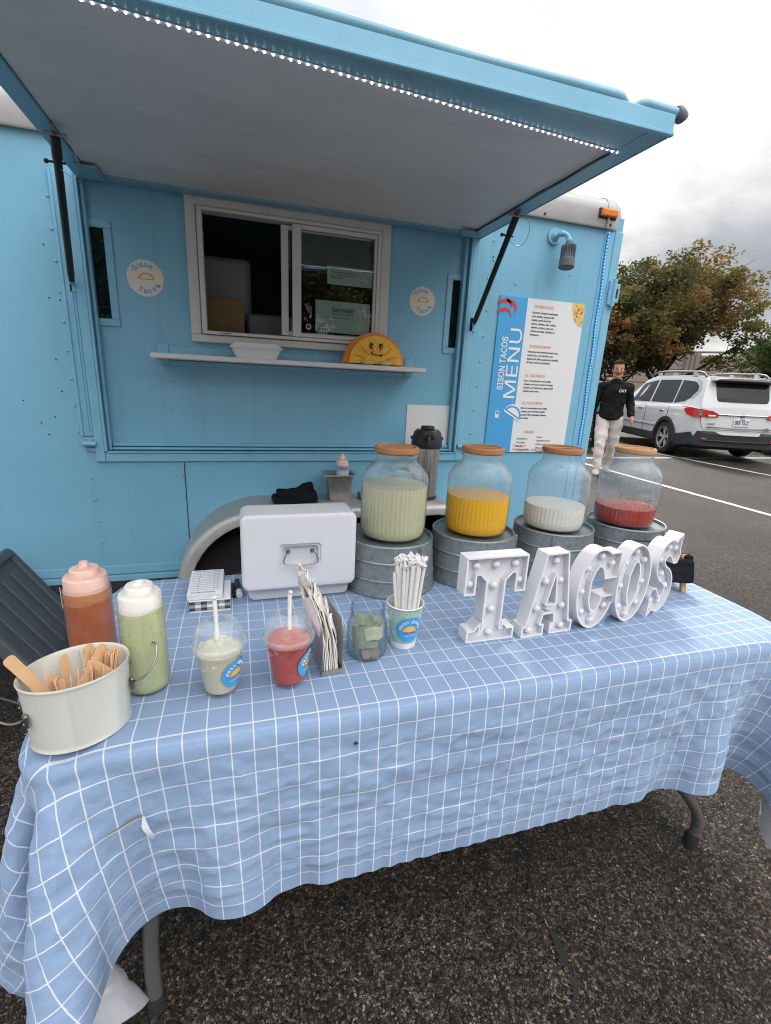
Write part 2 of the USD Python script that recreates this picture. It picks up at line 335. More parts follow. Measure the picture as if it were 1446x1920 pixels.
pm('bulb_white', (.74, .73, .76), .3, var=.02)
pm('cap_white', (.74, .68, .62), .42, var=.03, subsurface_weight=.25, subsurface_scale=.01)
pm('cap_pink', (.70, .45, .37), .42, var=.06, vs=30, subsurface_weight=.25, subsurface_scale=.01)
pm('sauce_red', (.36, .085, .025), .42, tint=(.25, .05, .014), var=.22, vs=55, detail=6)
pm('sauce_red_film', (.48, .175, .060), .42, tint=(.38, .11, .035), var=.14, vs=40, detail=6)
pm('sauce_green', (.46, .495, .265), .42, tint=(.39, .43, .215), var=.07, vs=40, detail=6)
pm('sauce_green_film', (.56, .51, .31), .42, var=.14, vs=40, detail=6)
pm('sauce_specks', (.09, .12, .03), .6)
pm('paper_white', (.76, .76, .77), .7, var=.03, vs=8)
pm('paper_straw', (.78, .75, .72), .75, var=.05, vs=30, bump=.15, bs=120, bd=.001)
pm('paper_dim', (.36, .41, .37), .6, var=.08, vs=20)
pm('paper_napkin', (.82, .77, .715), .9, tint=(.70, .63, .56), var=.07, vs=45, stretch=(1, 1, .3), bump=.4, bs=130, bd=.002)
pm('gingham_grey', (.27, .27, .28), .7, var=.04)
pm('lemonade', (.55, .505, .32), .25, var=.05, vs=5, tint=(.48, .445, .28), bump=.18, bs=22, bd=.006)
pm('mango', (.88, .44, .010), .3, var=.05, vs=6, bump=.15, bs=26, bd=.006)
pm('horchata', (.82, .75, .65), .3, var=.03, vs=5, bump=.15, bs=26, bd=.006)
pm('strawberry', (.42, .052, .032), .3, tint=(.34, .03, .02), var=.13, vs=9, bump=.15, bs=26, bd=.006)
pm('strawberry_drink', (.46, .055, .035), .3, tint=(.38, .03, .022), var=.2, vs=26, detail=5)
pm('lemon_drink', (.58, .55, .39), .3, var=.10, vs=26, detail=5)
pm('slush_pale', (.66, .63, .50), .4, var=.14, vs=60, detail=5, bump=.4, bs=90)
pm('slush_red', (.56, .17, .135), .4, tint=(.52, .12, .095), var=.2, vs=55, detail=5, bump=.4, bs=90)
pm('cup_mint', (.36, .52, .44), .55, tint=(.24, .40, .33), var=.14, vs=34, detail=5)
pm('cup_sketch', (.72, .73, .68), .6)
pm('banknote', (.30, .34, .235), .75, tint=(.10, .13, .075), var=.35, vs=58, detail=7)
pm('banknote_pale', (.52, .49, .37), .75, tint=(.26, .26, .18), var=.3, vs=70, detail=7)
pm('coin', (.34, .26, .21), .35, metal=.8, var=.3, vs=160)
pm('tote_grey', (.075, .088, .098), .48, var=.12, vs=8, rvar=.1)
pm('tabletop_plastic', (.6, .6, .58), .6)
pm('table_leg', (.105, .103, .098), .42, metal=.15, var=.2, vs=12, rvar=.1)
pm('slate', (.05, .055, .06), .22, var=.15, vs=12)
pm('car_white', (.66, .66, .65), .25, var=.02, vs=2, coat_weight=.6)
pm('car_dark', (.022, .024, .028), .25, var=.1, vs=2, coat_weight=.6)
pm('car_silver', (.34, .37, .37), .28, metal=.4, var=.05, vs=2, coat_weight=.5)
pm('car_cladding', (.028, .031, .035), .5, var=.15, vs=8)
pm('car_glass', (.014, .016, .019), .05, var=.3, vs=2.2, spec=.4)
pm('tail_red', (.50, .018, .015), .12, var=.2, vs=14, coat_weight=1.0)
pm('chrome', (.7, .7, .7), .1, metal=1.0, var=.02)
pm('rim_alloy', (.52, .52, .52), .3, metal=.35, var=.06)
pm('rim_dark', (.025, .025, .027), .4, var=.1)
pm('tyre', (.020, .020, .021), .75, var=.25, vs=10, bump=.2, bs=60)
pm('skin', (.44, .22, .145), .55, tint=(.34, .145, .09), var=.10, vs=16, spec=.25, subsurface_weight=.1, subsurface_scale=.01)
pm('lip', (.26, .10, .07), .6, var=.1)
pm('hair', (.022, .012, .008), .8, var=.4, vs=60, stretch=(1, 1, .3), spec=.08)
pm('shirt_black', (.0085, .0088, .0105), .9, var=.3, vs=8, bump=.5, bs=14, bd=.02, spec=.2)
pm('pants_cream', (.62, .555, .52), .85, var=.06, vs=10, bump=.5, bs=11, bd=.02, spec=.2)
pm('shirt_teal', (.015, .30, .31), .85, var=.15, vs=10, bump=.3, bs=14)
pm('shoe_tan', (.60, .56, .50), .7, var=.15)
pm('eye_dark', (.03, .02, .015), .3)
pm('bark', (.050, .038, .030), .9, var=.35, vs=9, stretch=(1, 1, .2), bump=.8, bs=18, bd=.03)
pm('concrete_wall', (.36, .305, .245), .85, tint=(.25, .205, .16), var=.10, vs=1.3, detail=8, bump=.25, bs=9, bd=.01)
pm('concrete_rib', (.30, .26, .215), .85, tint=(.20, .165, .13), var=.14, vs=2.5, detail=8)
pm('road_paint', (.62, .60, .56), .7, tint=(.30, .28, .25), var=.14, vs=26, detail=7, bump=.5, bs=120, bd=.004)
pm('cap_purple', (.13, .13, .17), .5, var=.2, vs=20)
pm('beacon_orange', (.75, .15, .02), .4)
emit('led_white', (.82, .88, 1.0), 7.0)
emit('led_blue', (.05, .20, 1.0), 2.2)
JAR_LEVELS = {'lemonade': .168, 'mango': .128, 'horchata': .086, 'strawberry': .070}
for k_, z_ in JAR_LEVELS.items():
    clear('jar_glass_'+k_, tint=(.94, .97, .98), edge=(.46, .54, .58), frost=.40, fs=9, fpow=(.40, .72), blend=.36, frost_col=(.60, .68, .74), stretch=(1, 1, 1.4), above=z_)
clear('clear_plastic', tint=(.96, .965, .97), edge=(.80, .82, .83), rough=.08, blend=.36, bump=.3, bs=38, frost=.38, fs=22, frost_col=(.75, .76, .77))
clear('cup_plastic', tint=(.97, .975, .975), edge=(.82, .84, .84), rough=.06, blend=.3, frost=.07, fs=24, frost_col=(.75, .76, .77))
clear('tip_glass', tint=(.95, .975, .98), edge=(.40, .48, .51), rough=.03, blend=.42)
clear('pane_glass', tint=(.90, .94, .93), edge=(.75, .8, .8), rough=.01, blend=.1)
clear('slot_glass', tint=(.35, .42, .42), edge=(.3, .4, .4), rough=.02, blend=.1)
clear('squeeze_plastic', tint=(.80, .82, .85), edge=(.5, .53, .57), rough=.25, frost=.55, fs=20, blend=.4)

clear('bottle_plastic', tint=(.975, .975, .97), edge=(.85, .85, .84), rough=.14, blend=.3, frost=.10, fs=22, frost_col=(.75, .74, .72))
def leaves(name, cols):
    n = {'g': ('geometry', {}), 'nz': ('noise_texture', dict(scale=.42, detail=3)), 'mm': ('math', dict(math_type='multiply_add', value2=2.2, value3=-.76)), 'ra': ('math', dict(math_type='multiply_add', value2=.42)),
         'r': ('rgb_ramp', dict(ramp=cols)), 'd': ('diffuse_bsdf', {}), 't': ('translucent_bsdf', {}), 'm': ('mix_closure', dict(fac=.42)), 'gl': ('glossy_bsdf', dict(color=(.6, .6, .6), roughness=.45)), 'm2': ('mix_closure', dict(fac=.05))}
    MAT[name] = usdkit.material(stage, '/World/Looks/'+name, n, [('g.position', 'nz.vector'), ('nz.fac', 'mm.value1'), ('g.random_per_island', 'ra.value1'), ('mm.value', 'ra.value3'), ('ra.value', 'r.fac'), ('r.color', 'd.color'), ('r.color', 't.color'),
                        ('d.BSDF', 'm.closure1'), ('t.BSDF', 'm.closure2'), ('m.closure', 'm2.closure1'), ('gl.BSDF', 'm2.closure2')], surface='m2.closure')
leaves('leaf_autumn', [(0, (.060, .070, .022)), (.25, (.12, .125, .034)), (.42, (.21, .165, .048)), (.58, (.32, .18, .065)), (.78, (.40, .17, .085)), (1, (.42, .16, .09))])
leaves('leaf_green', [(0, (.05, .085, .024)), (.4, (.10, .15, .04)), (.7, (.17, .18, .05)), (1, (.32, .20, .07))])

def cloth_mat():
    CW, RW, LW = .041, .0475, .0024
    n = {'uv': ('texture_coordinate', {}), 's': ('separate_xyz', {}),
         'fx': ('math', dict(math_type='fraction')), 'fy': ('math', dict(math_type='fraction')),
         'lx': ('math', dict(math_type='less_than', value2=LW/CW)), 'ly': ('math', dict(math_type='less_than', value2=LW/RW)),
         'mx': ('math', dict(math_type='maximum')),
         'g': ('geometry', {}), 'n': ('noise_texture', dict(scale=3.0, detail=5)), 'nr': ('rgb_ramp', dict(ramp=[(0, (.215, .31, .475)), (.5, (.245, .345, .51)), (1, (.27, .375, .54))])),
         'mc': ('mix_color', dict(blend_type='mix', b=(.63, .66, .73))),
         'mb': ('mix_color', dict(blend_type='mix', b=(.60, .61, .66))),
         'wv': ('noise_texture', dict(scale=26.0, detail=5, roughness=.62, distortion=.8)), 'bp': ('bump', dict(strength=.30, distance=.006)),
         'wf': ('noise_texture', dict(scale=700.0, detail=1)), 'bp2': ('bump', dict(strength=.15, distance=.0008)),
         'p': ('principled_bsdf', dict(roughness=.62, specular_ior_level=.35, sheen_weight=.06))}
    MAT['gingham_cloth'] = usdkit.material(stage, '/World/Looks/gingham_cloth', n, [('uv.UV', 's.vector'), ('s.x', 'fx.value1'), ('s.y', 'fy.value1'), ('fx.value', 'lx.value1'), ('fy.value', 'ly.value1'), ('lx.value', 'mx.value1'), ('ly.value', 'mx.value2'),
        ('g.position', 'n.vector'), ('n.fac', 'nr.fac'), ('nr.color', 'mc.a'), ('mx.value', 'mc.fac'), ('mc.result', 'mb.a'), ('g.backfacing', 'mb.fac'), ('mb.result', 'p.base_color'),
        ('g.position', 'wv.vector'), ('wv.fac', 'bp.height'), ('g.position', 'wf.vector'), ('wf.fac', 'bp2.height'), ('bp.normal', 'bp2.normal'), ('bp2.normal', 'p.normal')], surface='p.BSDF')
cloth_mat()
pm('cloth_back', (.60, .61, .66), .7, var=.05)
# ------------------------------------------------------------------ ground and painted lines
def ground():
    g = 300.0
    xs = np.array([-g, -4, 14, g]); V = np.array([(x, y, 0) for y in (-g, -4, 16, g) for x in xs], float)
    F = [(j*4+i, j*4+i+1, (j+1)*4+i+1, (j+1)*4+i) for j in range(3) for i in range(3)]
    single('parking_lot', (V, np.array(F)), 'asphalt', 'coarse dark asphalt of the parking lot', 'asphalt', kind='structure', smooth=False)
    def stripe(a, b, w, lab):
        a, b = np.array(a, float), np.array(b, float); d = (b-a)/np.linalg.norm(b-a); n = np.array([-d[1], d[0]])*w/2
        L = LineString([a, b]).length; k = max(2, int(L/.12)); pts1 = []; pts2 = []
        for t in np.linspace(0, 1, k):
            c = a+(b-a)*t; pts1.append(c+n*(1+RNG.uniform(-.16, .16))); pts2.append(c-n*(1+RNG.uniform(-.16, .16)))
        V = np.c_[np.vstack([pts1, pts2]), np.full(2*k, .004)]
        F = np.array([(i, k+i, k+i+1, i+1) for i in range(k-1)])
        single('parking_line', (V, F), 'road_paint', lab, 'painted line', kind='structure', smooth=False)
    stripe((6.05, -3.0), (6.30, 7.9), .10, 'worn white stall line running past the red drink jar')
    stripe((9.42, 4.0), (9.18, 16), .10, 'white stall line running under the left side of the white car')
    stripe((12.8, 3.0), (12.6, 16), .10, 'white stall line beyond the right rear of the white car')
    stripe((4.6, 8.0), (9.1, 8.0), .10, 'white line crossing behind the walking man')
    stripe((9.36, 7.97), (22, 7.93), .10, 'white line crossing the lot behind the rear bumper of the white car')
    # the crack that runs away from the camera below the table: broken, ragged pieces
    P = smooth_path([(1.02, 1.55), (.99, 1.35), (1.0, 1.22), (.90, 1.12), (.82, 1.02), (.80, .90), (.74, .78), (.735, .62), (.68, .5)], 14)
    P[:, 0] += RNG.normal(0, .007, len(P)); P[:, 1] += RNG.normal(0, .004, len(P)); w = np.clip(RNG.normal(.0065, .0035, len(P)), .0018, .013)
    V = np.vstack([np.c_[P[:, 0]-w, P[:, 1], np.full(len(P), .004)], np.c_[P[:, 0]+w, P[:, 1], np.full(len(P), .004)]]); k = len(P)
    single('asphalt_crack', (V, np.array([(i+1, i, k+i, k+i+1) for i in range(k-1) if i % 17 != 4])[:, ::-1]), 'black_rubber', 'thin dark crack in the asphalt under the table', 'crack', kind='structure', smooth=False)
ground()

# ------------------------------------------------------------------ the food trailer
W = 2.2
TX0, TX1, TZ0, TZ1 = -2.3, 1.87, .47, 2.17
TR = thing('food_trailer', 'light blue food trailer with a raised awning door and a serving window', 'food trailer')
TD = (0, 0, 0)
REC = .035
OX0, OX1, OZ0, OZ1 = -.535, 1.055, 1.04, 2.045
WX0, WX1, WZ0, WZ1 = -.125, .615, 1.53, 1.995
def trailer():
    outer = box(TX0, W, TZ0, TX1, W+2.1, TZ1+.04)
    inner = box(TX0+.05, W+.09, TZ0+.05, TX1-.05, W+2.05, TZ1-.0)
    pocket = box(OX0, W-.1, OZ0, OX1, W+REC, OZ1)
    hole = box(WX0, W-.1, WZ0, WX1, W+.2, WZ1)
    slots = [box(-.515, W-.1, 1.565, -.468, W+.05, 1.885), box(.985, W-.1, 1.55, 1.03, W+.05, 1.852)]
    ap = unary_union([sbox(-.22, .2, 1.03, .46), Point(.085, .478).buffer(.325), Point(.86, .633).buffer(.17), sbox(.085, .46, 1.03, .633), sbox(.085, .46, .86, .803)])
    arch = upright(extr(ap, .7)); arch.apply_translation([0, W+.6, 0])
    body = sub(outer, inner, pocket, hole, *slots, arch)
    part(TR, 'body', body, 'trailer_blue', smooth=False)
    part(TR, 'wheel_well', sub(moved(upright(extr(ap.buffer(.006), .6)), (0, W+.61, 0)), moved(upright(extr(ap.buffer(.001), .7)), (0, W+.60, 0))), 'black_rubber', smooth=False)
    # aluminium roof: rounded rail along the side and round the rear corner
    prof = [(0, TZ1-.02), (-.016, TZ1-.02), (-.02, TZ1-.012), (-.02, TZ1+.055), (-.012, TZ1+.088), (.008, TZ1+.112), (.05, TZ1+.128), (.12, TZ1+.135)]
    path = [(TX0-.02, W), (TX1-.10, W)]+[(TX1-.10+.115*math.sin(a), W+.115*(1-math.cos(a))) for a in np.linspace(.15, math.pi/2, 7)]+[(TX1+.015, W+2.1)]
    V = []; Fs = []
    for i, (x, y) in enumerate(path):
        a = path[max(i-1, 0)]; b = path[min(i+1, len(path)-1)]; t = np.array([b[0]-a[0], b[1]-a[1]]); t /= np.linalg.norm(t); n = np.array([-t[1], t[0]])
        for d, z in prof: V.append((x+n[0]*d, y+n[1]*d, z))
    k = len(prof)
    for i in range(len(path)-1):
        for j in range(k-1): Fs.append((i*k+j, (i+1)*k+j, (i+1)*k+j+1, i*k+j+1))
    rail = part(TR, 'roof_rail', (np.array(V), np.array(Fs)), 'aluminium', smooth=40)
    part(rail, 'roof_skin', box(TX0, W+.10, TZ1+.10, TX1-.10, W+2.1, TZ1+.13), 'aluminium_dull', smooth=False)
    # raised bead that closes the rail before the corner
    b = [(TX1-.115, W-.022, TZ1-.02), (TX1-.115, W-.024, TZ1+.03), (TX1-.115, W-.015, TZ1+.075), (TX1-.115, W+.01, TZ1+.112), (TX1-.115, W+.06, TZ1+.132)]
    part(rail, 'rail_bead', tube(smooth_path(b, 4), .006, 8), 'aluminium')
    for x in (1.40, 1.775): part(rail, 'rail_screw', moved(cyl(.006, 0, .003, 10), (x, W-.0195, TZ1-.004), rx=90), 'black_rubber')
    m = part(TR, 'marker_lamp', rbox(1.705, W-.044, 2.195, 1.795, W-.016, 2.228, .007), 'orange_lens')
    part(m, 'lamp_base', box(1.697, W-.026, 2.189, 1.803, W-.012, 2.234, .004), 'black_plastic')
    # rear corner post and seams
    part(TR, 'corner_post', box(TX1-.045, W-.006, TZ0, TX1+.006, W+.03, TZ1-.02, .004), 'trim_blue')
    part(TR, 'side_seam', box(-.238, W-.0015, TZ0+.1, -.2345, W, OZ0-.045), 'black_rubber')
    part(TR, 'side_seam', box(TX1-.10, W-.003, TZ0+.02, TX1-.047, W, TZ1-.02), 'trim_blue', smooth=False)
    sk = part(TR, 'lower_rail', cat_([box(TX0, W-.012, TZ0-.012, -.275, W+.05, TZ0+.016, .003), box(TX0, W-.005, TZ0+.020, -.275, W, TZ0+.060, .002)]), 'trim_blue')
    part(TR, 'lower_rail', box(1.10, W-.012, TZ0-.012, TX1, W+.05, TZ0+.03, .003), 'trim_blue')
    # frame of the opening: left post with ridges, right post, bottom channel
    lp = part(TR, 'opening_frame', cat_([box(OX0-.036, W-.012, OZ0-.04, OX0-.002, W+.0, OZ1-.0, .002)]), 'trim_blue')
    part(lp, 'left_channel', cat_([box(OX0-.085, W-.007, 1.105, OX0-.038, W, OZ1, .002), box(OX0-.080, W-.012, 1.105, OX0-.072, W-.007, OZ1), box(OX0-.055, W-.010, 1.105, OX0-.049, W-.007, OZ1)]), 'trim_blue')
    part(lp, 'left_lip', cat_([box(OX0+.0, W-.016, OZ0+.004, OX0+.008, W+REC, OZ1), box(OX0+.010, W+.006, OZ0+.006, OX0+.022, W+REC, OZ1, .002)]), 'trim_blue')
    part(lp, 'right_post', cat_([box(OX1+.002, W-.010, OZ0-.04, OX1+.034, W, OZ1, .002), box(OX1-.008, W-.014, OZ0+.004, OX1+.0, W+REC, OZ1), box(OX1-.030, W+.006, OZ0+.006, OX1-.012, W+REC, OZ1, .002)]), 'trim_blue')
    part(lp, 'bottom_channel', cat_([box(OX0-.001, W-.010, OZ0-.04, OX1+.001, W, OZ0-.004, .002), box(OX0+.009, W-.014, OZ0-.002, OX1-.009, W+.004, OZ0+.004), box(OX0+.024, W+.008, OZ0+.008, OX1-.032, W+REC, OZ0+.018, .002), box(OX0+.024, W+.018, OZ0+.022, OX1-.032, W+REC, OZ0+.036, .002)]), 'trim_blue')
    # rivets and screws
    def rivets(pts, y, r=.0055):
        return cat_([moved(sphere(r, 1, s=(1, .5, 1)), (x, y, z)) for x, z in pts])
    pts = [(OX0-.092, z) for z in np.arange(1.12, 2.02, .105)]+[(-.60+.004*i, z) for i, z in enumerate((.93, .835, .74, .645))]+[(-.246, z) for z in (.935, .84, .75, .67)]
    pts += [(1.12+.004*k, z) for k, z in enumerate(np.arange(.55, 2.0, .118))]+[(1.16, 2.03), (1.17, 1.95), (1.15, 1.87), (1.60, 1.93), (1.30, 1.86)]
    pts += [(TX1-.028, z) for z in np.arange(.6, 2.1, .13)]+[(TX1-.085, z) for z in np.arange(.62, 2.1, .17)]
    part(TR, 'rivets', rivets(pts, W-.001), 'trim_blue', kind='stuff')
    holes = [(-.66, 1.80), (-.665, 1.62), (-.63, 1.615), (-.67, 1.40), (-.665, 1.28), (-.70, 1.18), (-.80, 1.24), (-.73, 1.11), (-.75, 1.155), (-.62, 1.23), (-.9, 1.35)]
    part(TR, 'screw_holes', rivets(holes, W-.0005, .003), 'black_rubber', kind='stuff')
    ins = [(-.21, 1.62), (-.28, 1.335), (-.275, 1.22), (-.27, 1.11), (.1, 1.38), (.33, 1.30), (.35, 1.17), (.52, 1.22), (.62, 1.15), (.70, 1.13), (.70, 1.08), (.44, 1.36), (.74, 1.60), (.735, 1.70), (.74, 1.80), (.71, 1.48)]
    part(TR, 'panel_rivets', rivets(ins, W+REC-.001, .0045), 'trim_blue', kind='stuff')
    # left-hand latch below the channel, right-hand latch
    for x, z in ((-.588, 1.075), (1.085, 1.075)):
        l = part(TR, 'door_latch', cat_([box(x-.022, W-.008, z-.004, x+.022, W, z+.026, .002), moved(cyl(.011, -.024, .024, 14), (x, W-.014, z), ry=90), box(x-.018, W-.006, z-.034, x+.022, W, z-.018, .002)]), 'trim_blue')
        part(l, 'latch_bolts', rivets([(x-.012, z+.018), (x+.012, z+.018), (x-.010, z-.026)], W-.009, .004), 'aluminium', kind='stuff')
    # hinge of the rear door on the corner
    h = part(TR, 'rear_hinge', cat_([box(1.835, W-.016, 1.81, 1.862, W-.006, 1.93, .004), box(1.862, W-.013, 1.825, 1.905, W-.007, 1.915, .003)]), 'trim_blue')
    part(h, 'hinge_knuckle', cyl(.011, 1.805, 1.935, 14, (1.864, W-.016)), 'trim_blue')
    part(h, 'hinge_slot', box(1.872, W-.0145, 1.848, 1.892, W-.0125, 1.892), 'black_rubber')
    # slot windows
    for x0, x1, z0, z1 in ((-.515, -.468, 1.565, 1.885), (.985, 1.03, 1.55, 1.852)):
        y = W+REC; f = .028
        s = part(TR, 'slot_window', cat_([box(x0-.0*f if x0 < 0 else x0-f, y-.006, z1, (x1+f if x0 < 0 else x1), y, z1+f, .002), box(x0 if x0 < 0 else x0-f, y-.006, z0-f, x1+f if x0 < 0 else x1, y, z0, .002),
                     box(*( (x1, y-.006, z0, x1+f, y, z1) if x0 < 0 else (x0-f, y-.006, z0, x0, y, z1)), .002)]), 'trim_blue')
        part(s, 'pane', box(x0-.01, y+.006, z0-.01, x1+.01, y+.012, z1+.01), 'slot_glass', smooth=False)
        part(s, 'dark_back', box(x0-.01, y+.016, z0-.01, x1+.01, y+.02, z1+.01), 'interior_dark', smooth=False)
trailer()

def window():
    y = W+REC
    w = part(TR, 'serving_window', cat_([box(-.175, y-.030, 1.50, .665, y, 1.53, .003), box(-.175, y-.030, 1.53, -.135, y, 2.035, .003), box(.622, y-.030, 1.53, .665, y, 2.035, .003), box(-.135, y-.030, 2.0, .622, y, 2.035, .003)]), 'window_frame')
    # inner track frame
    part(w, 'track', cat_([box(-.132, y-.042, 1.532, .619, y+.02, 1.545, .002), box(-.132, y-.042, 1.985, .619, y+.02, 1.998, .002), box(-.132, y-.042, 1.545, -.112, y+.02, 1.985, .002), box(.603, y-.042, 1.545, .619, y+.02, 1.985, .002)]), 'window_frame')
    # fixed right sash with thick meeting rail, and the open sash slid behind it
    part(w, 'right_sash', cat_([box(.236, y-.040, 1.547, .272, y-.018, 1.983, .002), box(.272, y-.040, 1.547, .601, y-.018, 1.562, .002), box(.272, y-.040, 1.966, .601, y-.018, 1.983, .002), box(.590, y-.040, 1.562, .601, y-.018, 1.966, .002)]), 'window_frame')
    part(w, 'sliding_sash', cat_([box(.192, y-.014, 1.550, .222, y+.006, 1.980, .002), box(.222, y-.014, 1.550, .58, y+.006, 1.568, .002), box(.222, y-.014, 1.962, .58, y+.006, 1.980, .002)]), 'window_frame')
    part(w, 'pane', box(.273, y-.032, 1.563, .589, y-.028, 1.965), 'pane_glass', smooth=False)
    part(w, 'pane', box(.223, y-.006, 1.569, .575, y-.002, 1.961), 'pane_glass', smooth=False)
    part(w, 'track_slot', box(-.06, y-.0425, 1.5375, -.02, y-.0418, 1.5405), 'black_rubber')
    # papers taped inside the right pane
    yy = y-.0270
    part(w, 'taped_paper', box(.385, yy, 1.772, .585, yy+.001, 1.845), 'paper_dim', label='permit sheet taped inside the upper right pane')
    c = part(w, 'certificate', box(.335, yy, 1.575, .58, yy+.001, 1.705), 'paper_dim', label='certificate taped inside the right pane')
    part(c, 'certificate_text', cat_([wall_text('ServSafe', .017, .405, yy-.001, 1.662, True), wall_text('CERTIFICATION', .0085, .408, yy-.001, 1.647), wall_text('Food Protection Manager', .005, .405, yy-.001, 1.636)]), 'print_black', kind='stuff')
    part(c, 'permit_text', cat_([wall_text(s, .0055, .40, yy-.001, 1.83-.011*i) for i, s in enumerate(('Mobile Food Permit', 'This permit must be posted', 'in public view at all times', 'Health Department'))]), 'print_black', kind='stuff')
    seal = part(c, 'seal', moved(cyl(.016, 0, .001, 24), (.305, yy+.0, 1.592), rx=90), 'print_black')
    part(c, 'seal_ring', moved(lathe([(.008, 0), (.011, 0), (.011, .0012), (.008, .0012)], 24), (.305, yy-.0005, 1.592), rx=90), 'paper_white')
    st = part(w, 'small_sticker', box(.348, yy-.003, 1.578, .392, yy-.002, 1.594), 'paper_white')
    part(st, 'sticker_bars', cat_([box(.350+.007*i, yy-.0045, 1.580, .354+.007*i, yy-.0035, 1.592) for i in range(6)]), 'print_black', kind='stuff')
    # dim interior: back wall, shelf, fridge
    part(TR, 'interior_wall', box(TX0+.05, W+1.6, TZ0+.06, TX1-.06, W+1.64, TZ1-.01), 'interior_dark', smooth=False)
    part(TR, 'interior_counter', box(-.6, W+.35, 1.30, 1.0, W+.85, 1.36, .005), 'steel_dull')
window()
single('cardboard_box', cat_([box(-.125, 2.42, 1.361, .04, 2.66, 1.705, .002), moved(box(-.08, 0, 0, .08, .004, .10), (-.04, 2.415, 1.705), rx=-150)]), 'cardboard', 'brown cardboard carton standing inside the serving window', 'box')
single('cardboard_box', box(-.28, 2.42, 1.361, -.14, 2.66, 1.68, .002), 'cardboard', 'brown cardboard carton at the left edge inside the serving window', 'box')
single('plastic_bin', cat_([rbox(-.26, 2.95, 1.68, .09, 3.2, 1.98, .035), box(-.27, 2.94, 1.66, .10, 3.21, 1.69, .006)]), 'white_plastic', 'pale translucent storage bin high inside the dim trailer', 'bin')
single('white_fridge', rbox(.06, 2.90, .9, .32, 3.3, 1.70, .02), 'white_plastic', 'white cabinet standing inside the trailer behind the cartons', 'cabinet')

def serving_shelf():
    y = W+REC
    s = part(TR, 'serving_shelf', box(-.315, 2.055, 1.423, .812, y-.006, 1.443, .004), 'shelf_white')
    part(s, 'shelf_bracket', cat_([box(-.295, y-.012, 1.445, .79, y, 1.478, .002), box(-.30, y-.012, 1.40, .80, y, 1.421, .002)]), 'trim_blue')
    part(s, 'bracket_screws', cat_([sphere(.006, 1, (x, y-.013, 1.464), (1, .5, 1)) for x in (-.27, -.10, .25, .44, .60, .77)]), 'aluminium_dull', kind='stuff')
    for x in (-.29, .785):
        part(s, 'shelf_end', cat_([box(x-.022, y-.016, 1.405, x+.022, y-.012, 1.485, .002)]), 'trim_blue')
serving_shelf()

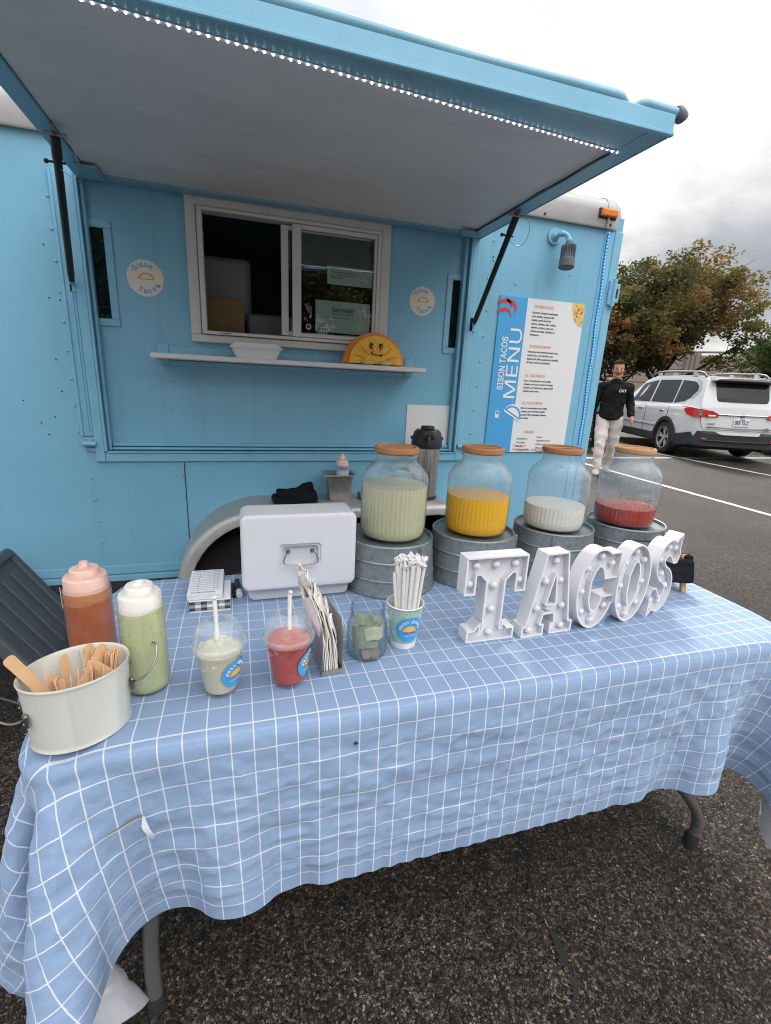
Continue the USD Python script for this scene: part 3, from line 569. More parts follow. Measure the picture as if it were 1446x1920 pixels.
# awning door hinged above the opening
AX0, AX1, AY0, AY1, AZ = -.525, 1.082, 1.152, 2.19, 2.03
def awning():
    t = .032
    a = part(TR, 'awning', box(AX0, AY0+.012, AZ+.006, AX1, AY1, AZ+t, .003), 'awning_blue')
    # underside: plywood sheet with painted borders left standing proud
    ly = lambda x: 1.181+(x+.5)*.068
    cp = extr(Polygon([(AX0+.055, ly(AX0+.055)+.008), (AX1-.065, ly(AX1-.065)+.008), (AX1-.065, AY1-.055), (AX0+.055, AY1-.055)]), .0025); cp.apply_translation([0, 0, AZ+.003]); part(a, 'ceiling_panel', cp, 'plywood_grey', smooth=False)
    part(a, 'border', cat_([box(AX0, AY0+.014, AZ-.004, AX0+.052, AY1-.0, AZ+.0055, .002), box(AX1-.062, AY0+.014, AZ-.004, AX1, AY1, AZ+.0055, .002), box(AX0+.053, AY1-.052, AZ-.003, AX1-.063, AY1, AZ+.0055, .002)]), 'awning_blue')
    fb = extr(Polygon([(AX0+.053, AY0+.014), (AX1-.063, AY0+.014), (AX1-.063, ly(AX1-.063)+.006), (AX0+.053, ly(AX0+.053)+.006)]), .0075); fb.apply_translation([0, 0, AZ-.002]); part(a, 'front_band', fb, 'awning_blue', smooth=False)
    # front channel and the rolled, dented edge above it
    part(a, 'front_channel', cat_([box(AX0-.002, AY0, AZ-.006, AX1+.003, AY0+.012, AZ+.040, .003), box(AX0-.002, AY0-.004, AZ-.009, AX1+.003, AY0+.010, AZ+.000, .002)]), 'trim_blue')
    P = []; R = []
    for x in np.linspace(AX0-.01, AX1+.025, 90):
        dent = math.exp(-((x-.955)/.022)**2)
        P.append((x, AY0+.016+.006*dent, AZ+.049-.013*dent+.0020*math.sin(x*9))); R.append(.0135-.004*dent)
    part(a, 'rolled_edge', tube(P, R, 12), 'awning_blue')
    part(a, 'edge_cap', tube(smooth_path([(AX1+.012, AY0+.016, AZ+.049), (AX1+.030, AY0+.016, AZ+.047), (AX1+.042, AY0+.018, AZ+.040)], 4), [.0165, .018, .0185, .018, .017, .016, .0155, .014, .008], 12), 'cap_purple')
    part(a, 'side_edge', box(AX1+.0005, AY0+.015, AZ-.006, AX1+.004, AY1, AZ+.040, .001), 'trim_blue')
    part(a, 'top_sheet', box(AX0, AY0+.016, AZ+t+.001, AX1, AY1, AZ+t+.006), 'aluminium_dull', smooth=False)
    hb = part(a, 'hinge_bar', tube([(AX0, W-.008, AZ+.02), (AX1, W-.008, AZ+.02)], .010, 10), 'trim_blue')
    # corner patches of sealant
    part(a, 'corner_gusset', box(AX1-.13, AY1-.10, AZ-.026, AX1-.055, AY1-.07, AZ-.005, .003), 'awning_blue'); part(a, 'corner_gusset', box(AX0+.03, AY1-.16, AZ-.012, AX0+.10, AY1-.03, AZ-.005, .003), 'awning_blue')
    # white lights under the front band
    xs = np.arange(-.50, 1.038, .0180)
    ys = 1.181+(xs+.5)*.068
    part(a, 'light_strip', cat_([box(x-.0091, y-.0045, AZ-.0038, x+.0091, y+.0045, AZ-.0022) for x, y in zip(xs, ys)]), 'plywood_grey', smooth=False, kind='stuff')
    part(a, 'light_dots', cat_([sphere(.0024, 1, (x, y, AZ-.0043)) for x, y in zip(xs, ys)]), 'led_white', kind='stuff')
    # the black seal that hangs loose along the right side
    P = smooth_path([(AX1-.066, 1.30, AZ-.004), (AX1-.075, 1.38, AZ-.005), (AX1-.067, 1.5, AZ-.004), (AX1-.080, 1.62, AZ-.005), (AX1-.066, 1.8, AZ-.004), (AX1-.068, 2.12, AZ-.004)], 6)
    part(a, 'loose_seal', tube(P, .0022, 6), 'black_rubber')
    # gas struts
    for top, foot, lab in (((AX0+.055, 1.78, AZ-.012), (-.578, W-.022, 1.680), 'left gas strut'), ((AX1-.045, 1.80, AZ-.012), (1.087, W-.022, 1.661), 'right gas strut')):
        top, foot = np.array(top), np.array(foot); d = foot-top
        s = part(TR, 'gas_strut', cat_([tube([top+d*.14, foot-d*.05], .0115, 14), tube([top+d*.03, top+d*.15], .0135, 14), tube([foot-d*.06, foot], .010, 12)]), 'black_plastic', label=lab)
        part(s, 'strut_bracket', cat_([box(top[0]-.004, top[1]-.022, top[2]-.010, top[0]+.004, top[1]+.022, AZ-.004), moved(cyl(.006, -.03, .03, 10), top+d*.02, ry=90)]), 'steel_dull')
        part(s, 'foot_plate', cat_([box(foot[0]-.018, W-.010, foot[2]-.035, foot[0]+.018, W-.001, foot[2]+.03, .003), sphere(.011, 2, foot)]), 'trim_blue')
        pin = top+d*.17
        part(s, 'retaining_pin', cat_([tube([pin+[-.03, 0, 0], pin+[.02, 0, 0]], .0035, 8), sphere(.007, 1, pin+[-.03, 0, 0])]), 'black_plastic')
        o = 1 if top[0] > 0 else -1
        part(s, 'pin_wire', tube(smooth_path([top+[.01, 0, -.005], top+[.045, -.02, -.03], top+[.05, .0, -.085], top+[.03, .02, -.105], pin+[.0, 0, -.012]], 6), .0011, 6), 'wire_steel')
awning()

def trailer_bits():
    # floodlight at the right
    x, z = 1.478, 2.085
    fl = part(TR, 'flood_light', cat_([moved(cyl(.036, 0, .010, 28), (x, W, z), rx=90), moved(lathe([(0, .010), (.024, .010), (.018, .02), (.012, .03), (0, .03)], 20), (x, W, z), rx=90)]), 'trim_blue')
    part(fl, 'swivel_arm', cat_([tube(smooth_path([(x, W-.02, z), (x+.012, W-.05, z+.004), (x+.03, W-.065, z-.008), (x+.038, W-.07, z-.03)], 6), .011, 12), sphere(.015, 2, (x+.013, W-.045, z+.004)), sphere(.014, 2, (x+.038, W-.07, z-.026))]), 'trim_blue')
    prof = [(0, 0), (.017, 0), (.021, -.012), (.021, -.02), (.033, -.075), (.036, -.080), (.036, -.112), (.031, -.116), (0, -.110)]
    head = lathe([(r, zz) for r, zz in prof[::-1]], 28)
    fins = cat_([moved(box(.017, -.0016, -.078, .034, .0016, -.016), rz=k*360/16) for k in range(16)])
    h = moved(cat_([head, fins]), (x+.040, W-.072, z-.035), rx=-6, ry=4)
    part(fl, 'lamp_head', h, 'lamp_grey')
    # blue light strip down the rear corner
    zs = np.arange(1.02, 2.14, .0155); xs = 1.812-.030*(zs-1.02)/1.12+.0025*np.sin(zs*21)
    ls = part(TR, 'blue_light_strip', tube(np.c_[xs[::4], np.full(len(xs[::4]), W-.007), zs[::4]], .0042, 8), 'print_blue')
    part(ls, 'blue_light_dots', cat_([sphere(.0033, 1, (a, W-.0105, b)) for a, b in zip(xs, zs)]), 'led_blue', kind='stuff')
    part(ls, 'strip_clips', cat_([box(a+.006, W-.007, b-.004, a+.014, W-.001, b+.004, .001) for a, b in zip(xs[5::9], zs[5::9])]), 'trim_blue', kind='stuff')
    # fender: bent sheet over two wheels
    fx0, fx1, ztop, R, R2 = -.275, 1.085, .838, .36, .20
    arc = [(fx0, .46)]+[(fx0+R*(1-math.cos(a)), ztop-R+R*math.sin(a)) for a in np.linspace(.05, math.pi/2, 12)]
    arc += [(x, ztop+.0015*math.sin(x*30)) for x in np.linspace(fx0+R, fx1-R2, 9)[1:-1]]
    arc += [(fx1-R2+R2*math.sin(a), ztop-R2+R2*math.cos(a)) for a in np.linspace(0, math.pi/2-.05, 12)]+[(fx1, .46)]
    arc = np.array(arc); c = np.array([(fx0+fx1)/2, .45]); sec = [(0, 0), (-.20, 0), (-.225, -.003), (-.242, -.012), (-.248, -.026), (-.248, -.052), (-.242, -.056)]
    V = []; F = []
    tan = np.gradient(arc, axis=0); tan /= np.linalg.norm(tan, axis=1, keepdims=True); nor = np.c_[-tan[:, 1], tan[:, 0]]
    for p, n in zip(arc, nor):
        for dy, dn in sec: V.append((p[0]+n[0]*dn, W+dy, p[1]+n[1]*dn))
    k = len(sec)
    for i in range(len(arc)-1):
        for j in range(k-1): F.append((i*k+j, i*k+j+1, (i+1)*k+j+1, (i+1)*k+j))
    fe = part(TR, 'fender', (np.array(V), np.array(F)), 'aluminium_dull', smooth=50)
    part(fe, 'fender_dent', sphere(.014, 2, (.435, W-.242, .826), (1, .5, 1)), 'aluminium_dull')
    for x in (.05, .76):
        w = part(TR, 'trailer_wheel', moved(lathe([(.17, -.09), (.30, -.095), (.335, -.07), (.345, -.03), (.345, .03), (.335, .07), (.30, .095), (.17, .09)], 44), (x, W+.0, .346), rx=90), 'tyre')
        part(w, 'tread', moved(cat_([moved(box(.340, -.07, -.006, .352, .07, .006), rz=0, ry=q) for q in np.arange(0, 360, 7.5)]), (x, W, .346)), 'tyre', kind='stuff')
        part(w, 'rim', moved(lathe([(0, .04), (.05, .05), (.06, .03), (.13, .02), (.165, .07), (.172, .085), (.172, .0), (0, .0)], 36), (x, W, .346), rx=90), 'aluminium_dull')
trailer_bits()

# ------------------------------------------------------------------ stickers, menu, plain white sheet
def taco_mark(w):
    """plain folded taco outline, drawn in the xz plane, centred, w wide"""
    half = Point(0, 0).buffer(w/2, quad_segs=16).intersection(sbox(-w, -w*.02, w, w)); half = affinity.scale(half, 1, .85)
    ring = half.difference(half.buffer(-w*.07))
    frill = unary_union([Point(w*.52*math.cos(a), .85*w*.52*math.sin(a)).buffer(w*.06) for a in np.linspace(.3, 2.9, 9)]).difference(half)
    return unary_union([ring, frill.difference(frill.buffer(-w*.03))])
def arc_text(s, h, R, mid, up=True):
    """letters along a circle in the xy plane; mid: angle of the middle in degrees"""
    ms = []; ws = [text(ch, h, .0008, True).extents[0]+h*.14 if ch != ' ' else h*.5 for ch in s]; tot = sum(ws); a = 0
    for ch, w_ in zip(s, ws):
        d = (a+w_/2-tot/2)/R; a += w_
        if ch == ' ': continue
        m = text(ch, h, .0008, True); m.apply_translation([-m.bounds.mean(0)[0], 0, 0])
        ang = math.radians(mid)-d if up else math.radians(mid)+d
        if up: m.apply_translation([0, R, 0]); m.apply_transform(rotm([0, 0, 1], math.degrees(ang)-90))
        else: m.apply_translation([0, -R-h*.7, 0]); m.apply_transform(rotm([0, 0, 1], math.degrees(ang)+90))
        ms.append(m)
    return cat_(ms)
def round_sticker(x, z, r, lab, deg=0):
    y = W+REC
    s = part(TR, 'round_sticker', moved(cyl(r, 0, .0012, 48), (x, y, z), rx=90), 'sticker_cream', label=lab)
    t = cat_([arc_text('Sison', r*.27, r*.62, 100+deg), arc_text('Tacos', r*.27, r*.62, 285+deg, up=False)])
    part(s, 'sticker_lettering', moved(upright(t), (x, y-.0012, z)), 'print_blue', kind='stuff')
    part(s, 'sticker_mark', moved(upright(affinity_mesh(taco_mark(r*.8), .0008)), (x+r*.05, y-.0012, z-r*.08)), 'print_gold')
    part(s, 'sticker_dots', cat_([moved(upright(extr(Point(0, 0).buffer(r*.05), .0008)), (x+r*.8*math.cos(a), y-.0012, z+r*.8*math.sin(a))) for a in (2.6, -.45)]), 'print_blue', kind='stuff')
    return s
def affinity_mesh(poly, d): return extr(poly, d)
round_sticker(-.335, 1.725, .067, 'round cream logo sticker left of the serving window')
round_sticker(.838, 1.745, .063, 'round cream logo sticker right of the serving window')

def menu():
    x0, x1, z0, z1 = 1.222, 1.712, 1.046, 1.803; xd = 1.375; y = W-.002
    m = thing('menu_sign', 'tall blue and white menu panel on the trailer wall under the floodlight', 'menu', (x0, y, z0))
    w, h, d = x1-x0, z1-z0, xd-x0
    part(m, 'white_panel', box(d, -.004, 0, w, 0, h), 'menu_white', smooth=False)
    part(m, 'blue_panel', box(0, -.0045, 0, d-.0005, 0, h), 'menu_blue', smooth=False)
    yt = -.0046
    def vert(s, hh, x, z, bold, length):
        t = text(s, hh, .0008, bold); t.apply_scale([length/t.extents[0], 1, 1]); t.apply_transform(rotm([0, 0, 1], 90)); t = upright(t); t.apply_translation([x, yt, z]); return t
    part(m, 'menu_word', vert('MENU', .066, d-.012, .268, False, .335), 'print_white')
    part(m, 'name_word', vert('SISON TACOS', .032, .066, .315, True, .255), 'print_white')
    # chillies and tortilla
    def chilli(cx, cz, rot, s):
        P = smooth_path([(-.5, .2), (0, 0), (.3, -.35), (.25, -.8)], 6)*s; R = np.interp(np.linspace(0, 1, len(P)), [0, .3, 1], [.14, .18, .02])*s
        poly = unary_union([LineString([P[i], P[i+1]]).buffer(R[i]) for i in range(len(P)-1)]); poly = affinity.rotate(poly, rot, origin=(0, 0))
        return moved(upright(extr(poly, .0008)), (cx, yt, cz))
    part(m, 'chillies', cat_([chilli(.030, h-.022, 35, .055), chilli(.030, h-.062, 35, .055), chilli(.072, h-.030, 0, .058)]), 'print_red', kind='stuff')
    tor = affinity.scale(Point(w, h).buffer(.075, quad_segs=20), 1, 1.45).intersection(sbox(0, 0, w, h))
    tt = part(m, 'tortilla_print', moved(upright(extr(tor, .0008)), (0, yt+.0004, 0)), 'print_yellow')
    spots = cat_([moved(upright(extr(affinity.rotate(affinity.scale(Point(0, 0).buffer(.004), 1.6, .6), RNG.uniform(0, 180)), .0005)), (w-RNG.uniform(.005, .055), yt-.0004, h-RNG.uniform(.005, .09))) for _ in range(22)])
    part(tt, 'tortilla_spots', spots, 'print_orange', kind='stuff')
    heads = [('HUARACHON', .040, .024+.0), ('QUESABISSON', .040, .210), ('EL TACONASO', .036, .352), ('AL PASTORON', .038, .490), ('DRINKS', .070, .640)]
    z = lambda q: h-q
    part(m, 'dish_names', cat_([wall_text(s, .0125, d+dx, -.0041, z(q)-.016, False) for s, dx, q in heads]), 'print_orange', kind='stuff')
    body = [(.056, ['big oval-shaped handmade', 'corn tortilla, topped with', 'beans, green and red', 'sauce, cheese, sour cream,', 'cilantro, onions, and your', 'choice of steak, chicken or', 'barbacoa.']),
            (.240, ['barbacoa and melted cheese taco,', 'served on a corn tortilla, and', 'topped off with a generous sprinkle', 'of fresh onion and cilantro.']),
            (.382, ['flour or handmade corn tortilla,', 'cheese, and your choice of steak,', 'chicken, or barbacoa. topped with', 'cilantro and onion.']),
            (.520, ['flour or handmade corn tortilla,', 'cheese, and Al Pastor (pork)', 'topped with pineapple cilantro', 'and onion.'])]
    ms = []
    for q, lines in body:
        for i, s in enumerate(lines): ms.append(wall_text(s, .0082, d+.034, -.0041, z(q)-.010-.0172*i, True))
    for i, s in enumerate(['Strawberry', 'Horchata', 'Mango', 'Pineapple Mint']): ms.append(wall_text(s, .0088, d+.034, -.0041, z(.678)-.012-.0200*i, False))
    for i, s in enumerate(['Guava', 'Strawberry Dot', 'Hibiscus Tea', 'Mexican Hot', 'Chocolate']): ms.append(wall_text(s, .0088, d+.155, -.0041, z(.668)-.012-.0195*i, False))
    part(m, 'menu_lines', cat_(ms), 'print_black', kind='stuff')
    part(m, 'contact_lines', cat_([wall_text('Sison Tacos', .0095, d+.018, -.0041, .030), wall_text('254-252-9256', .0095, d+.012, -.0041, .010), wall_text('@sisontacos', .0095, d+.130, -.0041, .008)]), 'print_orange', kind='stuff')
    # plain taco and drink cup printed at the foot of the blue strip
    tk = moved(upright(extr(affinity.rotate(Point(0, 0).buffer(.05, quad_segs=16).intersection(sbox(-.1, -.001, .1, .1)).buffer(.006), -28, origin=(0, 0)), .0008)), (d-.012, yt, .192))
    q = part(m, 'taco_print', tk, 'print_white')
    part(q, 'taco_outline', moved(upright(extr(affinity.rotate(taco_mark(.098), -28, origin=(0, 0)), .0006)), (d-.012, yt-.0007, .192)), 'print_blue')
    cp = Polygon([(-.011, -.018), (.009, -.018), (.012, .014), (-.013, .014)]); 
    part(m, 'cup_print', moved(upright(extr(unary_union([cp.difference(cp.buffer(-.0025)), sbox(-.009, -.016, .008, .0), sbox(.0, .014, .003, .026)]), .0008)), (.052, yt, .195)), 'print_white')
menu()
single('white_sheet', box(.795, W+REC-.003, 1.055, 1.022, W+REC-.0005, 1.272), 'menu_white', 'plain white square sheet taped to the trailer behind the vacuum flask', 'sheet', smooth=False)
# ------------------------------------------------------------------ folding table and its cloth
T = .756
BX0, BX1, BY0, BY1 = -.385, 1.508, .762, 1.490
def table():
    t = thing('folding_table', 'folding table with bent grey tube legs under the blue checked cloth', 'table')
    part(t, 'tabletop', extr(rrect(BX0+.03, BY0+.03, BX1-.03, BY1-.03, .07), .045).apply_translation([0, 0, T-.052]), 'tabletop_plastic')
    def leg(P, y):
        P = smooth_path([(x, y, z) for x, z in P], 8)
        l = part(t, 'leg', tube(P, .0165, 16), 'table_leg')
        part(l, 'foot_cap', lathe([(0, 0), (.020, 0), (.021, .035), (.0175, .045), (0, .045)], 18, P[-1][0], y), 'black_rubber')
    for y in (.815, 1.40): leg([(-.10, T-.06), (-.155, .55), (-.200, .38), (-.216, .26), (-.224, .14), (-.223, .025)], y)
    for y in (.805, 1.41): leg([(1.04, T-.06), (1.09, .48), (1.195, .30), (1.285, .195), (1.337, .115), (1.347, .06), (1.340, .020)], y)
    for x in (-.13, 1.07): part(t, 'cross_tube', tube([(x, .83, .60), (x, 1.39, .60)], .010, 12), 'table_leg')
table()

CW_, RW_ = .041, .0475
def simulate_cloth():
    h = .0215
    u0, u1, v0, v1 = BX0-.415, BX1+.42, BY0-.400, BY1+.27
    nx, ny = int(round((u1-u0)/h))+1, int(round((v1-v0)/h))+1
    us, vs = np.linspace(u0, u1, nx), np.linspace(v0, v1, ny)
    U, V = np.meshgrid(us, vs, indexing='ij'); hx, hy = us[1]-us[0], vs[1]-vs[0]
    X = np.stack([U, V, np.full_like(U, T+.004)], -1)
    ins = (U > BX0+.045) & (U < BX1-.045) & (V > BY0+.045) & (V < BY1-.045)
    # nudge: where the corners first buckle
    X[..., 2] += .0006*np.sin(U*9)*np.sin(V*11)*(~ins)
    w = np.where(ins, 0.0, 1.0)
    Vel = np.zeros_like(X)
    cx, cy, hxx, hyy, R, re = (BX0+BX1)/2, (BY0+BY1)/2, (BX1-BX0)/2, (BY1-BY0)/2, .075, .021
    zc, hz = T-.06, .06
    def sdf(P):
        qx = np.abs(P[..., 0]-cx)-hxx+R; qy = np.abs(P[..., 1]-cy)-hyy+R
        d2 = np.hypot(np.maximum(qx, 0), np.maximum(qy, 0))+np.minimum(np.maximum(qx, qy), 0)-R
        a = d2+re; b = np.abs(P[..., 2]-zc)-hz+re
        return np.hypot(np.maximum(a, 0), np.maximum(b, 0))+np.minimum(np.maximum(a, b), 0)-re
    def pairs(di, dj):
        L = math.hypot(di*hx, dj*hy); out = []
        si = 2*max(abs(di), 1) if di else 1; sj = 2*max(abs(dj), 1) if not di else 1
        for k in range(2):
            I = [i for i in range(nx-abs(di)) if (i//abs(di)) % 2 == k] if di else list(range(nx))
            J = list(range(max(0, -dj), ny-max(0, dj))) if di else [j for j in range(ny-dj) if (j//dj) % 2 == k]
            I, J = np.array(I), np.array(J)
            ia = (I[:, None]*ny+J[None, :]).ravel(); ib = ((I+di)[:, None]*ny+(J+dj)[None, :]).ravel()
            wa, wb = w.ravel()[ia], w.ravel()[ib]; keep = (wa+wb) > 0
            ia, ib, wa, wb = ia[keep], ib[keep], wa[keep], wb[keep]
            out.append((ia, ib, (wa/(wa+wb))[:, None], (wb/(wa+wb))[:, None], L))
        return out
    cons = [(c, 1.0) for c in pairs(1, 0)+pairs(0, 1)]+[(c, .35) for c in pairs(1, 1)+pairs(1, -1)]
    bend = [(c, .7) for c in pairs(2, 0)+pairs(0, 2)]+[(c, .35) for c in pairs(4, 0)]
    x = X.reshape(-1, 3).copy(); W_ = w.ravel()[:, None]; vel = np.zeros_like(x); dt = .0055
    free = W_[:, 0] > 0
    rng = np.random.default_rng(5); gust = rng.normal(0, 1, x.shape)*.0
    uu_, vv_ = U.ravel(), V.ravel(); WIND = np.zeros_like(x)
    cl_ = (uu_ < BX0+.02) & (vv_ < BY0+.02); WIND[cl_] = [-3.4, -1.95, 0]; tip_ = (BX0-uu_)+(BY0-vv_) > .56; WIND[cl_ & tip_] = [7.5, 2.0, 0]; cr_ = (uu_ > BX1-.02) & (vv_ < BY0+.02); WIND[cr_] = [1.2, -1.1, 0]
    for step in range(900):
        damp = .985 if step < 650 else .95
        vel[:, 2] -= 9.8*dt; vel *= damp*W_
        if step < 200:   # a light breeze lets the corners billow out towards the camera side
            vel[:, 1] -= .25*dt*free*(x[:, 2] < T-.02); vel[:, 0] += .15*dt*free*np.sign(x[:, 0]-cx)*(x[:, 2] < T-.02)
        vel += WIND*dt
        p = x+vel*dt
        for it in range(2):
            for (ia, ib, wa, wb, L), k in cons:
                d = p[ib]-p[ia]; n = np.sqrt((d*d).sum(1, keepdims=True))+1e-9; c = d*((n-L)/n*k)
                p[ia] += wa*c; p[ib] -= wb*c
        for (ia, ib, wa, wb, L), k in bend:
            d = p[ib]-p[ia]; n = np.sqrt((d*d).sum(1, keepdims=True))+1e-9; c = d*(np.minimum((n-L*.985)/n, 0)*k)
            p[ia] += wa*c; p[ib] -= wb*c
        s = sdf(p); hit = np.nonzero((s < .003) & free)[0]
        if len(hit):
            q = p[hit]; e = 1e-4; g = np.stack([sdf(q+np.eye(3)[k]*e)-sdf(q-np.eye(3)[k]*e) for k in range(3)], -1)/(2*e)
            g /= np.linalg.norm(g, axis=1, keepdims=True)+1e-9
            q = q+g*(.003-s[hit])[:, None]; dq = q-x[hit]; tq = dq-g*(dq*g).sum(1, keepdims=True); p[hit] = q-.45*tq
        p[:, 2] = np.maximum(p[:, 2], .012)
        vel = (p-x)/dt; x = p
    return x.reshape(nx, ny, 3), us, vs
from scipy.ndimage import zoom as _zoom, gaussian_filter as _gf
def tablecloth():
    G, us, vs = simulate_cloth()
    k = 3
    nx, ny = (len(us)-1)*k+1, (len(vs)-1)*k+1
    fi, fj = np.linspace(0, len(us)-1, nx), np.linspace(0, len(vs)-1, ny)
    from scipy.interpolate import RectBivariateSpline
    P = np.stack([RectBivariateSpline(np.arange(len(us)), np.arange(len(vs)), G[..., c])(fi, fj) for c in range(3)], -1)
    uu, vv = np.interp(fi, np.arange(len(us)), us), np.interp(fj, np.arange(len(vs)), vs)
    UU, VV = np.meshgrid(uu, vv, indexing='ij')
    du = np.gradient(P, axis=0); dv = np.gradient(P, axis=1); N = np.cross(du, dv); N /= np.linalg.norm(N, axis=-1, keepdims=True)+1e-12
    # packing creases, stronger on the hanging sides
    hang = np.clip((T-.012-P[..., 2])/.08, 0, 1)
    Q = np.stack([UU*7, VV*13, 0*UU], -1)
    cr = meshkit.fbm(Q, 4, 3)-.5
    Q2 = np.stack([UU*16+VV*7, VV*30, 0*UU], -1); ridge = (1-np.abs(2*meshkit.fbm(Q2, 3, 9)-1))**3-.3
    # two long fold lines from packing
    hemf = 1-.75*np.clip((VV-vs[0])/.05, 0, 1)**0*np.exp(-((VV-vs[0])/.07)**2)
    P = P+N*((cr*.011+ridge*.0042)*hang*hemf+(cr*.0012)*(1-hang))[..., None]
    P = P+N*(.0025*hang*np.exp(-((VV-(BY0-.335))/.006)**2))[..., None]
    V = P.reshape(-1, 3)
    i, j = np.meshgrid(np.arange(nx-1), np.arange(ny-1), indexing='ij'); a = (i*ny+j).ravel()
    F = np.stack([a, a+ny, a+ny+1, a+1], 1)
    # small tear in the hanging front near the left corner
    uvU, uvV = (UU+.201)/CW_, (VV-.7776)/RW_
    cu, cv = UU.reshape(-1)[F].mean(1), VV.reshape(-1)[F].mean(1)
    row_ = VV.reshape(-1)[F].mean(1); rv = np.unique(np.round(row_, 5)); tear = (np.abs(row_-rv[np.argmin(abs(rv-.643))]) < 1e-4) & (cu > -.258) & (cu < -.196)
    c = thing('tablecloth', 'light blue cloth with a white grid draped over the folding table', 'tablecloth')
    part(c, 'cloth', (V, F), 'gingham_cloth', smooth=True, uv=np.stack([uvU.ravel(), uvV.ravel()], 1))
    sl = [(u_, .640+.10*(u_+.258)) for u_ in np.linspace(-.262, -.196, 12)]
    q = []; 
    for k_, (u_, v_) in enumerate(sl):
        a_, b_ = np.argmin(abs(uu-u_)), np.argmin(abs(vv-v_)); f_ = (v_-vv[b_])/(vv[1]-vv[0]); b2 = b_+(1 if f_ > 0 else -1); pp = P[a_, b_]*(1-abs(f_))+P[a_, b2]*abs(f_); n_ = N[a_, b_] if N[a_, b_][1] < 0 else -N[a_, b_]; q.append(pp+n_*.0022)
    q = np.array(q); wd = .0017*np.sin(np.linspace(.15, math.pi*.9, 12))**.6; m = len(q)
    part(c, 'tear_slit', (np.vstack([q-np.c_[0*wd, 0*wd, wd], q+np.c_[0*wd, 0*wd, wd]]), np.array([(s, s+1, m+s+1, m+s) for s in range(m-1)])), 'cardboard', smooth=True)
    # flap of the tear hanging loose, its white back outward
    def at(u, v):
        a, b = np.argmin(abs(uu-u)), np.argmin(abs(vv-v)); return P[a, b], N[a, b]
    p, n = at(-.196, .645); n = n if n[1] < 0 else -n
    q = smooth_path([p, p+n*.007+[.002, 0, -.02], p+n*.008+[.009, 0, -.038], p+n*.004+[.012, 0, -.055]], 5); wd = np.interp(np.linspace(0, 1, len(q)), [0, .3, .8, 1], [.001, .006, .005, .001])
    Vf = np.vstack([q-np.c_[wd, 0*wd, 0*wd], q+np.c_[wd, 0*wd, 0*wd]]); m = len(q)
    part(c, 'torn_flap', (Vf, np.array([(s, s+1, m+s+1, m+s) for s in range(m-1)])), 'cloth_back', smooth=True)
    p, n = at(.205, .705); n = n if n[1] < 0 else -n
    part(c, 'pull_thread', cat_([sphere(.0035, 1, p+n*.001), tube([p+n*.002+[-.004, 0, .001], p+n*.003+[.005, 0, 0]], .001, 5)]), 'black_rubber')
tablecloth()
# ------------------------------------------------------------------ upturned tubs and drink jars along the back of the table
ZT = T+.0045
def tub():
    t = thing('galvanised_tub', 'leftmost upturned galvanised tub, under the lemonade jar', 'tub', (.447, 1.350, ZT), group=None)
    prof = [(.150, 0), (.1535, .002), (.1545, .006), (.1535, .010), (.1495, .012), (.1475, .028), (.1465, .046), (.1485, .049), (.1485, .052), (.146, .055), (.1430, .085), (.141, .100), (.143, .103), (.143, .106), (.1405, .109), (.1385, .135), (.1375, .150), (.1385, .155), (.1365, .159), (.132, .158), (.131, .151), (.130, .1475), (0, .1475)]
    part(t, 'shell', lathe(prof, 64), 'galvanised', smooth=35)
    part(t, 'seam', box(-.004, -.1480, .012, .004, -.1375, .150, .001).apply_transform(rotm([0, 0, 1], 25)), 'galvanised')
    return t
T1 = tub()
TUBS = [(.447, 1.350), (.744, 1.352), (1.070, 1.362), (1.392, 1.362)]
for (x, y), lab, rz in zip(TUBS[1:], ('upturned galvanised tub under the yellow mango drink jar', 'upturned galvanised tub under the white horchata jar', 'rightmost upturned galvanised tub, under the red strawberry jar'), (40, -60, -2)):
    copy_of(T1, 'galvanised_tub', lab, 'tub', (x, y, ZT), math.radians(rz))
JP = [(0, .0), (.083, .0), (.095, .004), (.1015, .014), (.103, .03), (.103, .176), (.1020, .189), (.0975, .203), (.088, .217), (.0765, .2285), (.0685, .236), (.0640, .243), (.0625, .252), (.0630, .262), (.064, .266)]
def jar_r(z): return float(np.interp(z, [p[1] for p in JP[1:]], [p[0] for p in JP[1:]]))
